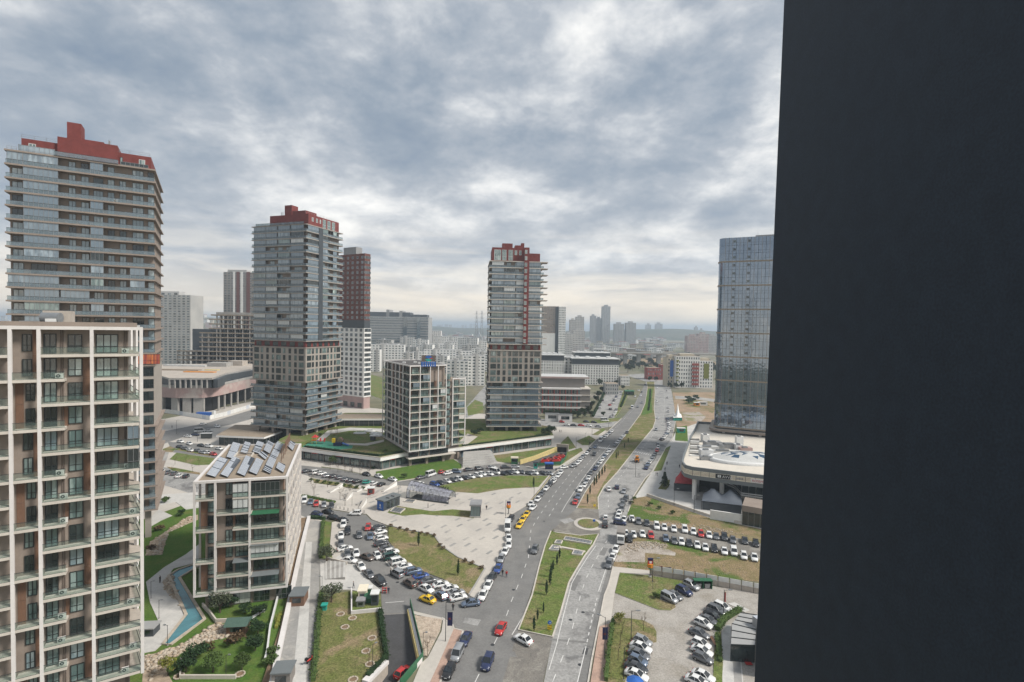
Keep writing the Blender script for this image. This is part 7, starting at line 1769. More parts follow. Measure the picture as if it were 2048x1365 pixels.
for key, nm, x, y, s, lab in (('yellow_tree', 'young_tree', 336, 1352, 1.0, 'yellow-green young tree at the bottom of the garden'), ('dark_shrub', 'shrub', 372, 1345, 1.0, 'dark rounded shrub beside the yellow-green tree'), ('dark_shrub', 'shrub', 392, 1324, 1.15, 'big dark shrub by the stone bed'), ('green_tree', 'young_tree', 426, 1345, .9, 'grey-green young tree on the lower garden lawn'), ('green_tree', 'young_tree', 484, 1340, .75, 'thin olive-brown tree on the lower garden lawn'), ('dark_shrub', 'shrub', 516, 1268, 1.0, 'dark round shrub by the green shelter'), ('dark_shrub', 'shrub', 510, 1302, 1.0, 'dark round shrub near the garden fence'), ('olive', 'shrub', 440, 1226, 1.0, 'loose grey shrub below the solar block'), ('dark_shrub', 'shrub', 462, 1215, .9, 'dark shrub below the solar block'), ('dark_shrub', 'shrub', 490, 1228, .8, 'dark shrub left of the white bench'), ('dark_shrub', 'shrub', 520, 1232, .9, 'dark shrub right of the white bench'), ('red_bush', 'shrub', 415, 1302, 1.6, 'reddish bush along the stone bed'), ('red_bush', 'shrub', 470, 1288, 2.2, 'brown grass clump by the stone bed'), ('green_tree', 'young_tree', 395, 1160, .6, 'low bush between pool and solar block'), ('bush', 'shrub', 540, 1330, 1.3, 'green bush at the garden fence, lower one'), ('bush', 'shrub', 545, 1312, 1.2, 'green bush at the garden fence, upper one'), ('dark_shrub', 'shrub', 362, 1032, .7, 'dark bush by the upper garden path'), ('red_bush', 'shrub', 318, 1062, 1.8, 'brown bush left of the upper garden lawn'), ('bush', 'shrub', 330, 1005, 1.5, 'green bush beside the near block base'), ('red_bush', 'shrub', 302, 1100, 1.5, 'brown bush at the garden edge by the near block')):
    plant(key, nm, x, y, lab, s)
blist = [(628, 990), (655, 975), (622, 968), (680, 1000), (700, 992), (690, 1012)]
for k, (x, y) in enumerate(blist): plant('bare_tree', 'bare_tree', x, y, 'leafless tree on the plaza, ' + ORD[k] + ' listed from the solar block side', .9, .12, 'leafless plaza trees')
for k, (x, y) in enumerate([(690, 945), (705, 946), (720, 950), (738, 953), (660, 940), (676, 944)]): plant('bare_tree', 'bare_tree', x, y, 'leafless tree before the shops, ' + ORD[k] + ' of six', .85, 0, 'leafless trees before the shops')
for k, (x, y) in enumerate([(350, 930), (372, 925), (398, 932), (345, 948), (385, 945)]): plant('sapling', 'sapling', x, y, 'leafless sapling on the left forecourt, ' + ORD[k] + ' of five', 1.1, 0, 'saplings on the left forecourt')
for k, (x, y) in enumerate([(855, 1313), (738, 1330), (848, 1318), (1244, 1268), (1240, 1290), (1236, 1320), (1287, 1262), (1306, 1178)]): plant('sapling', 'sapling', x, y, ['leafless sapling on the gravel island', 'leafless sapling in a stone ring on the lower lawn', 'leafless sapling below the gravel island', 'leafless sapling on the lower right lawn, top one', 'leafless sapling on the lower right lawn, middle one', 'leafless sapling on the lower right lawn, bottom one', 'leafless sapling near the lawn tip', 'leafless sapling on the green patch by the wall'][k], 1.1, .12)
plant('yellow_tree', 'young_tree', 1238, 1250, 'olive-green bush tree at the top of the lower right lawn', .8, .12); plant('bush', 'shrub', 1312, 1196, 'round dark bush on the green patch by the wall', .9, .12); plant('bush', 'shrub', 808, 956, 'round bush on the shop lawn', 1.3, .12)
plant('green_tree', 'young_tree', 666, 930, 'small tree before the shop fronts', 1.0)
for k, x in enumerate(range(622, 730, 13)): plant('bush', 'shrub', x, 963 + (x - 622) * .16, 'shrub behind the bay below the shops, ' + ORD[k] + ' from the left', .9, .17, 'shrubs behind the parking bay')
for k, (x, y) in enumerate([(782, 1053), (800, 1058), (814, 1061), (828, 1065), (842, 1068), (855, 1070), (868, 1073), (880, 1092), (886, 1098), (930, 1123), (944, 1128), (963, 1137)]): plant('red_bush', 'shrub', x, y, 'small brown bush on the lawn edge, ' + ORD[k] + ' from the left', .8, .3, 'brown bushes along the lawn edge')
for k, (x, y, s) in enumerate([(1092, 834, .8), (1102, 835, .9), (1113, 834, .8), (1124, 836, .9), (1135, 836, .9), (1146, 838, .9), (1156, 838, .9), (1166, 836, 1.1), (1176, 828, 1.1), (1184, 818, 1), (1192, 806, 1), (1198, 796, 1), (1204, 786, 1), (1212, 778, 1.2), (1200, 772, 1.2), (1232, 772, 1.0), (1246, 780, .8), (1181, 834, .7), (1206, 834, .6)]): plant('street_tree', 'street_tree', x, y, 'dark tree round the banded school, ' + ORD[k] + ' from the left', s * .75, 0, 'trees round the school')
for k in range(70):
    x, y = frng.uniform(1170, 1440), frng.uniform(715, 752); plant('street_tree', 'valley_tree', x, y, 'dark valley tree behind the avenue, ' + nth(k + 1) + ' of a loose belt', frng.uniform(.9, 1.6), 0, 'trees in the valley')
for k, x in enumerate((1340, 1352, 1364, 1300, 1312, 1245, 1256)): plant('street_tree', 'roadside_tree', x, 778 if x > 1330 else 764, 'tree at the foot of the coloured flats and bend, ' + ORD[k] + ' of seven', .8, 0, 'trees at the bend')
for k, (x, y) in enumerate([(1376, 802), (1385, 806), (1392, 800), (1378, 808)]): plant('dark_shrub', 'shrub', x, y, 'brown scrub on the building site, ' + ORD[k] + ' of four', 1.6, 0, 'scrub on the site')
for k, (x, y, s) in enumerate([(612, 868, .9), (640, 872, .8), (770, 905, .8), (905, 888, 1), (912, 884, 1), (918, 880, 1), (960, 868, .9), (1098, 868, 1.1), (1104, 866, 1.1), (1090, 870, 1.0), (948, 872, .9)]): plant('bush' if k < 3 else 'dark_shrub', 'shrub', x, y, 'garden shrub on the shop podium, ' + ORD[k] + ' from the left', s * 1.3, ZP, 'podium shrubs')
for k, (x, y, s) in enumerate([(1268, 1000, 1.1), (1264, 1008, 1), (1300, 1012, 1.2), (1318, 1018, 1), (1345, 1028, 1.2)]): plant('bush', 'shrub', x, y, 'weedy bush on the waste ground, ' + ORD[k] + ' from the left', s * .8, 0, 'weeds on the waste ground')
def hedge(label, px, wd, h_, mat='leaf_dark', z=0.0, dens=26):
    pts = strip_pts(px, z); c = pts[0]; mb = MB(); ribbon(mb, [p - c for p in pts], wd * .62, 0, h_ * .7, mat)
    L = sum((b - a).length for a, b in zip(pts, pts[1:]))
    for p, a in along(pts, 1.0):
        leaf_cloud(mb, int(dens * 1.5 * wd), (p.x - c.x + frng.uniform(-.15, .15), p.y - c.y, h_ * .55), max(.55, wd * .6), max(.55, wd * .6), h_ * frng.uniform(.45, .62), .17, mat)
    o = mb.build('hedge', None, (c.x, c.y, z)); tag(o, label, 'hedge'); return o
hedge('clipped hedge along the right side of the walkway', [(643, 1190), (639, 1225), (632, 1300), (626, 1365)], 1.3, 1.1, 'leaf_mid'); hedge('dark hedge between the lower lawn and the ramp', [(760, 1225), (763, 1250), (773, 1318), (735, 1358)], 1.3, 1.2)
hedge('hedge beside the footway at the bend', [(646, 1046), (643, 1085), (641, 1118)], 1.2, 1.2, 'leaf_mid'); hedge('short hedge by the dark cars at the bend', [(619, 1037), (650, 1040)], 1.0, 1.2)
hedge('low hedge strip on the plaza by the nose-in cars', [(606, 993), (670, 1006)], 1.5, .7, 'leaf_mid'); hedge('long podium hedge above the white fascia', [(610, 895), (680, 904), (758, 913), (805, 905)], 1.2, 1.1, 'leaf_dark', ZP)
hedge('podium hedge above the right shop row', [(925, 893), (1000, 884), (1100, 870)], 1.0, .9, 'leaf_dark', ZP); hedge('hedge down the left side of the lower right lawn', [(1226, 1245), (1218, 1300), (1212, 1365)], 1.0, 1.3, 'leaf_mid')
hedge('dark hedge line on the far median', [(1301, 780), (1300, 800), (1297, 822)], 1.2, 1.2); hedge('hedge beside the pergola', [(1435, 1262), (1450, 1240), (1480, 1222)], 1.6, 1.3, 'leaf_mid')
hedge('hedge right of the parked cars by the bench', [(1433, 1275), (1437, 1300), (1440, 1325)], 1.2, .9, 'leaf_mid'); hedge('hedge around the school car park', [(1186, 834), (1200, 806), (1212, 780)], 2.0, 1.8); hedge('hedge beside the far tunnel mouth', [(1242, 815), (1250, 795), (1256, 782)], 1.6, 1.6)
hedge('hedge below the garage railing lawn', [(1040, 926), (1075, 916), (1112, 903)], .9, .9); hedge('yellow flowering hedge at the garden fence', [(560, 1232), (552, 1258)], .9, .8, 'leaf_yellow')
for lab, px, wd in (('dark hedge in front of the slim block', [(745, 938), (810, 928), (905, 914)], 1.2),): hedge(lab, px, wd, 1.0)
# boulders in the stone beds
def rocks(poly, n, name, big=.6):
    P = [(p.x, p.y) for p in gl(poly)]; x0, x1 = min(p[0] for p in P), max(p[0] for p in P); y0, y1 = min(p[1] for p in P), max(p[1] for p in P); mb = MB(); k = 0
    while k < n:
        q = (frng.uniform(x0, x1), frng.uniform(y0, y1))
        if not inside(q, P): continue
        s = frng.uniform(big * .3, big); mb.ball((q[0], q[1], .1), s, s * frng.uniform(.5, 1), s * .6, frng.choice(['stone_pale', 'stone_warm', 'stone_pale']), 5, 3); k += 1
    stuff(mb.build(name))
rocks([(290, 1112), (300, 1085), (330, 1065), (375, 1035), (396, 1032), (372, 1050), (336, 1066), (324, 1110)], 160, 'boulders'); rocks([(325, 1165), (345, 1146), (352, 1175), (368, 1222), (330, 1180)], 90, 'boulders')
rocks([(288, 1312), (325, 1305), (375, 1285), (432, 1246), (482, 1256), (470, 1272), (424, 1282), (372, 1302), (345, 1318), (330, 1338), (300, 1365)], 520, 'boulders'); rocks([(828, 1232), (884, 1240), (880, 1262), (854, 1314), (838, 1312)], 700, 'boulders', .2)
rocks([(1262, 1040), (1400, 1050), (1500, 1072), (1400, 1064), (1290, 1048)], 260, 'rubble', .28); rocks([(1262, 1084), (1330, 1084), (1340, 1096), (1290, 1100), (1240, 1110)], 260, 'rubble', .32); rocks([(1232, 1120), (1300, 1110), (1480, 1130), (1500, 1155), (1240, 1138)], 220, 'rubble', .16); rocks([(1262, 1010), (1300, 1002), (1400, 1036), (1440, 1050), (1300, 1038)], 200, 'rubble', .18); rocks([(1244, 1150), (1360, 1166), (1320, 1215), (1236, 1184)], 120, 'rubble', .13)
# ================================================================== lamps, signs, furniture
def lamp_meshes(h):
    if ('lamp', h) not in RCACHE:
        a, b = MB(), MB(); a.tube((0, 0, 0), (0, 0, h), .085 if h > 5 else .05, .05 if h > 5 else .04, 'metal_dark', 6)
        b.tube((0, 0, h - .15), (1.1 if h > 5 else .5, 0, h + .05), .035, .03, 'metal_dark', 5); b.box(.9 if h > 5 else .35, 1.7 if h > 5 else .8, -.14, .14, h - .02, h + .1, 'metal'); RCACHE[('lamp', h)] = (a.mesh('pole'), b.mesh('lamp_arm'))
    return RCACHE[('lamp', h)]
def lamp(x, y, h, label, rot=0.0):
    p = G(x, y); t = thing('street_lamp', label, 'lamp', (p.x, p.y, 0), rot); a, b = lamp_meshes(h); inst('pole', a, t); inst('lamp_arm', b, t)
    mb = MB(); mb.tube((0, 0, 0), (0, 0, .25), .16, .14, 'concrete', 8); mb.build('foot', t); return t
for x, y, h, lab, r in ((1011, 1044, 7, 'tall lamp behind the taxi queue on the plaza', 0), (1068, 1000, 8, 'tall lamp at the plaza kerb above the taxis', 0), (891, 1284, 8, 'tall lamp with banner at the lower left pavement corner', 0), (1209, 1319, 8, 'tall lamp on the brick verge', 2.5), (644, 1197, 5, 'double-armed lamp at the walkway hedge', 3), (745, 1343, 5, 'lamp on the lower lawn by the ramp hedge', .5), (632, 1285, 5, 'lamp at the walkway hedge, middle', 3.1), (626, 1352, 5, 'lamp at the walkway hedge, bottom', 3.1), (846, 1318, 5, 'lamp by the gravel island', 0), (1262, 1281, 6, 'lamp on the lower right lawn', 0), (1247, 1362, 6, 'lamp beside the left car row, bottom', 0), (1447, 1235, 6, 'lamp among the cars by the pergola', 0), (1305, 1165, 6, 'lamp on the green patch by the wall', 0), (302, 1198, 4, 'garden lamp beside the pool path, upper one', 0), (318, 1238, 4, 'garden lamp beside the pool path, middle one', 0), (335, 1292, 4, 'garden lamp at the lower end of the pool', 3.1), (452, 1355, 4, 'garden lamp on the lower lawn', 0), (353, 870, 8, 'lamp on the left back street, left one', 0), (395, 884, 7, 'lamp on the left back street, right one', 0), (690, 1010, 5, 'lamp on the plaza beside the white slope, left', 0), (704, 1012, 5, 'lamp on the plaza beside the white slope, right', 0), (797, 995, 4, 'lamp left of the glazed canopy', 0), (1271, 955, 7, 'lamp on the far carriageway edge', 3), (1348, 1012, 6, 'lamp on the mall forecourt, left', 0), (1388, 1026, 6, 'lamp on the mall forecourt, right', 0), (1152, 898, 6, 'lamp at the tip of the playground plaza', 0), (1178, 897, 6, 'lamp by the upper kerb', 0), (1184, 871, 6, 'lamp on the triangle plaza', 0), (1217, 866, 6, 'lamp at the upper kerb end', 0), (1170, 885, 5, 'lamp beside the triangle lawn', 0)): lamp(x, y, h, lab, r)
def banner(x, y, label, mat, z0, z1, w_=1.0):
    p = G(x, y); t = thing('banner', label, 'banner', (p.x, p.y, 0)); mb = MB(); mb.box(.12, .12 + w_, -.03, .03, z0, z1, mat); mb.build('cloth', t); mb = MB(); mb.box(.35, w_ - .2, -.045, .045, z1 - 1.5, z1 - 1.1, 'brick_red'); mb.build('emblem', t); mb = MB(); mb.tube((0, 0, z1), (w_ + .2, 0, z1), .03, .03, 'metal_dark', 4); mb.build('rod', t)
banner(893, 1284, 'dark banner with red mark on the pavement corner lamp', 'navy_sign', 3.2, 5.9); banner(1203, 1300, 'dark banner on the brick verge', 'navy_sign', 2.0, 4.4)
def pylon_sign(x, y, h, label):
    p = G(x, y); t = thing('totem_sign', label, 'sign', (p.x, p.y, 0))
    mb = MB(); mb.tube((0, 0, 0), (0, 0, h * .5), .12, .12, 'metal_dark', 6); mb.build('post', t)
    mb = MB(); mb.tube((0, 0, h * .5), (0, 0, h * .62), .45, .7, 'teal', 10); mb.build('lower_band', t)
    mb = MB(); mb.tube((0, 0, h * .60), (0, 0, h * .80), .75, .75, 'orange', 12); mb.build('orange_drum', t)
    mb = MB(); mb.box(-.6, .6, -.25, .25, h * .8, h, 'red'); mb.build('red_panel', t); mb = MB(); mb.box(-.3, .3, -.27, .27, h * .84, h * .97, 'metal_white'); mb.build('symbol', t)
    mb = MB(); mb.box(-.62, .62, -.28, .28, h, h * 1.12, 'navy_sign'); mb.build('blue_cap', t); mb = MB(); mb.tube((0, 0, 0), (0, 0, .3), .4, .4, 'concrete', 8); mb.build('foot', t)
pylon_sign(1300, 1155, 4.3, 'red, orange and blue totem sign by the right boundary wall'); pylon_sign(1017, 1029, 3.8, 'red and blue totem sign on the plaza above the taxis')
# boundary wall with fence panels on the right
t = thing('boundary_fence', 'pale boundary wall with panel fence across the right lots', 'fence', G(1306, 1150))
wp = strip_pts([(1302, 1150), (1367, 1160), (1440, 1173), (1530, 1190)])
mb = MB(); ribbon(mb, wp, .35, 0, 1.25, 'concrete_warm'); o = mb.build('base_wall', t); o.location = -t.location
for k, (p, a) in enumerate(along(wp, 2.6)): inst('panel', box_mesh('panel', 2.45, .08, 1.1, 'plaster_white'), t, Vector((p.x, p.y, 1.27)) - t.location, a); inst('post', box_mesh('post', .1, .2, 2.7, 'metal_dark'), t, Vector((p.x, p.y, 0)) - t.location, a)
for x, m, lab in ((1308, 'brick_red', 'dark red notice board on the boundary fence'), (1326, 'navy_sign', 'navy notice board on the boundary fence')):
    p = G(x, 1149 + (x - 1302) * .15); t2 = thing('notice_board', lab, 'sign', (p.x, p.y - .3, 1.3)); mb = MB(); mb.box(0, 1.9, -.06, 0, 0, 1.1, m); mb.build('board', t2); mb = MB(); mb.box(.35, 1.5, -.08, -.06, .4, .7, 'metal_white' if 'navy' in m else 'yellow'); mb.build('symbol', t2)
t = thing('bin_shelter', 'green open shelter holding two bins by the boundary wall', 'shelter', G(1405, 1176)); mb = MB()
for x in (-2.1, -.05, 2.0): mb.box(x, x + .12, -.6, .6, 0, 1.9, 'green_paint')
mb.box(-2.2, 2.2, -.7, .7, 1.9, 2.05, 'green_paint'); mb.box(-2.1, 2.1, .5, .6, 0, 1.9, 'green_paint'); mb.build('frame', t)
for x, w_ in ((-1.1, 'left'), (1.0, 'right')):
    b_ = thing('waste_bin', 'grey wheeled bin in the green shelter, ' + w_ + ' one', 'bin', G(1405, 1176)); b_.location.x += x; mb = MB(); mb.loft([[(-.55, -.45, .15), (.55, -.45, .15), (.55, .4, .15), (-.55, .4, .15)], [(-.65, -.5, 1.2), (.65, -.5, 1.2), (.65, .45, 1.2), (-.65, .45, 1.2)]], 'metal', smooth=False); mb.build('bin_body', b_); mb = MB(); mb.box(-.68, .68, -.52, .48, 1.2, 1.3, 'metal_dark'); mb.build('lid', b_)
t = thing('ramp_slab', 'rusty post beside the pale concrete slab in the right lot', 'post', G(1450, 1204)); mb = MB(); mb.tube((0, 0, 0), (0, 0, 2.2), .2, .2, 'brick_red_pale', 8); mb.build('shaft', t); mb = MB(); mb.tube((0, 0, 2.2), (0, 0, 2.35), .24, .24, 'roof_tan', 8); mb.build('cap', t)
sheet('concrete_slab', [(1455, 1208), (1470, 1206), (1500, 1222), (1490, 1226)], .12, 'paving_white', .2)
# pergola house at the lower right
def pergola_house():
    z = 3.2; px = [(1462, 1290), (1464, 1248), (1481, 1226), (1514, 1231), (1510, 1292)]; P = gl(px, z); t = thing('cafe_pergola', 'grey-roofed cafe pergola with dark beams beside the dark wall', 'pergola', (P[0].x, P[0].y, 0))
    mb = MB(); mb.prism([(p.x, p.y) for p in P], z - .12, z, 'plaster_grey'); wchild(mb, 'roof', t)
    for k in range(7):
        u = k / 6; a = P[0].lerp(P[1], min(1, u * 2)) if u < .5 else P[1].lerp(P[2], (u - .5) * 2); b = P[4].lerp(P[3], u)
        mb = MB(); ribbon(mb, [Vector((a.x, a.y)), Vector((b.x, b.y))], .16, z - .2, z + .12, 'frame_dark'); wchild(mb, 'roof_beam', t)
    mb = MB(); ribbon(mb, [Vector((P[0].x, P[0].y)), Vector((P[4].x, P[4].y))], .1, 0, z - .15, 'glass_dark'); wchild(mb, 'front_glazing', t)
    for p in (P[0], P[1], P[2]): mb = MB(); mb.box(p.x, p.x + .14, p.y, p.y + .14, 0, z, 'frame_dark'); wchild(mb, 'post', t)
    a = G(1505, 1232, 5); b = G(1516, 1300, 5)
    t2 = thing('cafe_building', 'blue-grey curved building edge behind the pergola', 'building', (a.x, a.y, 0)); mb = MB(); mb.prism([(a.x, a.y), (a.x + 1.2, a.y - 3.4), (b.x, b.y), (b.x + 9, b.y), (a.x + 9, a.y + 2)], 0, 5, 'plaster_grey', 'solar_strip'); wchild(mb, 'wall', t2); mb = MB(); mb.box(a.x + .6, a.x + 1.0, a.y - 9, a.y - 3, 1, 3.4, 'glass_dark'); wchild(mb, 'window', t2)
pergola_house()
sheet('footway', [(1443, 1252), (1462, 1250), (1462, 1290), (1480, 1292), (1492, 1430), (1446, 1430)], .08, 'paving_white', .1); sheet('footway', [(1464, 1294), (1478, 1294), (1490, 1430), (1472, 1430)], .09, 'paving_grey'); sheet('verge', [(1430, 1265), (1442, 1265), (1446, 1330), (1440, 1430), (1424, 1430), (1428, 1310)], .1, 'grass', .1)
t = thing('bench', 'slatted wooden bench beside the pergola path', 'bench', G(1427, 1286)); 
for k in range(4): mb = MB(); mb.box(-.3 + k * .18, -.18 + k * .18, -1.6, 1.6, .42, .48, 'wood_panel'); mb.build('slat', t)
for y in (-1.3, 1.3): mb = MB(); mb.box(-.3, .4, y, y + .1, 0, .42, 'metal_dark'); mb.build('leg', t)
for x, y, lab in ((1270, 1362, 'blue parasol at the bottom of the left car row'), ):
    p = G(x, y, 1.8); t = thing('parasol', lab, 'parasol', (p.x, p.y, 0)); mb = MB(); mb.loft([[(r * math.cos(j * .785), r * math.sin(j * .785), z) for j in range(8)] for r, z in ((1.5, 1.8), (.8, 2.15), (.05, 2.35))], 'blue'); mb.build('canopy', t); mb = MB(); mb.tube((0, 0, 0), (0, 0, 1.9), .04, .04, 'metal', 5); mb.build('pole', t)
t = thing('door_mat', 'red square mat on the paving below the pergola', 'mat', G(1497, 1328)); t.location.z = .1; mb = MB(); mb.box(-.6, .6, -.5, .5, 0, .02, 'red'); mb.build('pile', t); mb = MB(); mb.box(-.64, .64, -.54, .54, -.002, .012, 'trim'); mb.build('border', t)
# metro canopy: lattice barrel with glass panes
def canopy():
    a, b = G(812, 998), G(897, 1009); ax = (b - a); L = ax.length; ax.normalize(); bk = Vector((-ax.y, ax.x, 0))
    t = thing('station_canopy', 'glazed lattice canopy over the station stairs on the plaza', 'canopy', (a.x, a.y, .12)); n, m = 13, 6
    def pt(i, j):
        u = i / n; w_ = 7.6 - 1.2 * u; h_ = 5.0 - 1.9 * u; th = math.pi * j / m
        q = ax * (L * u) + bk * (w_ / 2 - w_ / 2 * math.cos(th)); return Vector((q.x, q.y, .25 + h_ * math.sin(th) ** .8))
    lat = MB()
    for i in range(n + 1):
        for j in range(m):
            lat.tube(pt(i, j), pt(i, j + 1), .05, .05, 'metal_dark', 4)
            if i < n: lat.tube(pt(i, j + (i % 2)), pt(i + 1, j + 1 - (i % 2)), .045, .045, 'metal_dark', 4); lat.tube(pt(i, j), pt(i + 1, j), .05, .05, 'metal_dark', 4)
            if i < n:
                if 1 <= i <= 4 and j == 0: continue
                mb = MB(); mb.add([pt(i, j), pt(i + 1, j), pt(i + 1, j + 1), pt(i, j + 1)], [(0, 1, 2, 3)], 'glass_canopy'); mb.build('pane', t)
    lat.build('lattice', t)
    mb = MB(); ribbon(mb, [Vector((q.x, q.y)) for q in (Vector((0, 0, 0)), ax * L)], .35, 0, .5, 'dark_clad'); mb.build('plinth', t); mb = MB(); mb.add([ax * (L * .08) + bk * 1.2 + Vector((0, 0, .03)), ax * (L * .9) + bk * 1.2 + Vector((0, 0, .03)), ax * (L * .9) + bk * 5.6 + Vector((0, 0, .03)), ax * (L * .08) + bk * 5.6 + Vector((0, 0, .03))], [(0, 1, 2, 3)], 'black'); mb.build('stairwell', t)
canopy()
t = thing('station_kiosk', 'dark station kiosk with blue end panel on the plaza', 'kiosk', G(765, 1020), math.radians(58)); t.location.z = .12
mb = MB(); mb.box(-1.0, 6.5, -1.5, 1.5, 0, 3.2, 'dark_clad'); mb.build('wall', t); mb = MB(); mb.box(-1.4, 6.8, -1.9, 1.9, 3.2, 3.6, 'mall_grey'); mb.build('roof', t); mb = MB(); mb.box(-1.06, -1.0, -1.4, 1.4, .1, 3.0, 'blue'); mb.build('blue_panel', t); mb = MB(); mb.box(-1.09, -1.06, -.3, .3, 1.3, 2.1, 'metal_white'); mb.box(-1.09, -1.06, -.55, .55, .75, .95, 'metal_white'); mb.build('symbol', t)
for x in (1.2, 3.4): mb = MB(); mb.box(x, x + 1.0, -1.9, -.4, 3.6, 4.0, 'metal'); mb.build('roof_unit', t)
for x in (.4, 2.4, 4.4): mb = MB(); mb.box(x, x + 1.4, -1.53, -1.5, .5, 2.6, 'glass_dark'); mb.build('louvre', t)
t = thing('lift_box', 'glass lift box with grey roof on the plaza', 'lift', G(951, 1033)); t.location.z = .12
mb = MB(); mb.box(-1.5, 1.5, -1.3, 3.2, .4, 3.7, 'glass'); mb.build('glazing', t); mb = MB(); mb.box(-1.9, 1.9, -1.6, 3.6, 3.7, 4.2, 'roof_grey'); mb.build('roof', t); mb = MB(); mb.box(-1.8, 1.8, -1.6, 3.5, 0, .4, 'concrete'); mb.build('plinth', t)
for x in (-1.5, -.5, .5, 1.42): mb = MB(); mb.box(x, x + .09, -1.36, -1.3, .4, 3.7, 'metal_dark'); mb.build('mullion', t)
for k in range(4): mb = MB(); mb.box(1.5, 1.56, -1.3 + k * 1.3, -1.1 + k * 1.3, .4, 3.7, 'metal_dark'); mb.build('mullion', t)
def grate(label, px, z=.16):
    P = gl(px); c = sum(P, Vector()) / len(P); t = thing('vent_shaft', label, 'vent', (c.x, c.y, z)); mb = MB(); ribbon(mb, [Vector((p.x - c.x, p.y - c.y)) for p in P], .3, -.1, .34, 'slab_pale', True); mb.build('rim', t); mb = MB(); mb.prism([(p.x - c.x, p.y - c.y) for p in P], -.05, .2, 'metal', bottom=False); mb.build('grating', t)
    e = P[1] - P[0]; f_ = P[3] - P[0]; n = max(2, int(e.length / .9))
    for k in range(1, n): a = P[0] + e * k / n - c; q = MB(); ribbon(q, [Vector((a.x, a.y)), Vector((a.x + f_.x, a.y + f_.y))], .07, .2, .25, 'metal_dark'); q.build('bar', t)
grate('long framed vent grating on the median top', [(1127, 1082), (1181, 1091), (1184, 1085), (1131, 1076)]); grate('small framed vent grating on the median top', [(1109, 1089), (1122, 1090), (1125, 1084), (1113, 1083)]); grate('square framed vent grating on the median, left of the pair', [(1098, 1102), (1117, 1104), (1120, 1095), (1105, 1093)]); grate('square framed vent grating on the median, right of the pair', [(1144, 1111), (1163, 1113), (1168, 1105), (1148, 1103)])
grate('framed vent grating in the plaza flower bed', [(780, 1025), (800, 1029), (810, 1020), (789, 1017)]); grate('flush grey vent grating beside the glazed canopy', [(807, 1005), (826, 1007), (832, 1002), (814, 1000)], .06)
mb = MB(); pts = strip_pts([(1108, 1098), (1125, 1097), (1170, 1106)]); ribbon(mb, pts, .8, .1, .4, 'slab_pale'); tag(mb.build('low_wall'), 'white L-shaped low wall joining the median vents', 'wall')
for k, (x, y) in enumerate([(681, 1229), (705, 1237), (690, 1255), (744, 1277), (732, 1303), (740, 1329), (706, 1360), (1300, 0), (358, 1353), (480, 1349)]):
    if y < 10: continue
    p = G(x, y, .13); t = thing('stone_ring', 'pale stone tree ring, ' + ['on the lower lawn, top left', 'on the lower lawn below the yard', 'on the lower lawn, left middle', 'on the lower lawn near the ramp hedge', 'on the lower lawn, centre right', 'round the lawn sapling', 'on the lower lawn, bottom', '', 'under the yellow-green tree', 'at the bottom of the garden lawn'][k], 'tree ring', (p.x, p.y, .12)); mb = MB()
    for j in range(10): a = j * .628; q = MB(); q.box(-.2, .2, -.12, .12, 0, .14, 'stone_pale'); o = q.build('stone', t, (.75 * math.cos(a), .75 * math.sin(a), 0), a + 1.57)
    mb.prism([(.66 * math.cos(j * .628), .66 * math.sin(j * .628)) for j in range(10)], -.05, .03, 'soil', bottom=False); mb.build('soil', t)
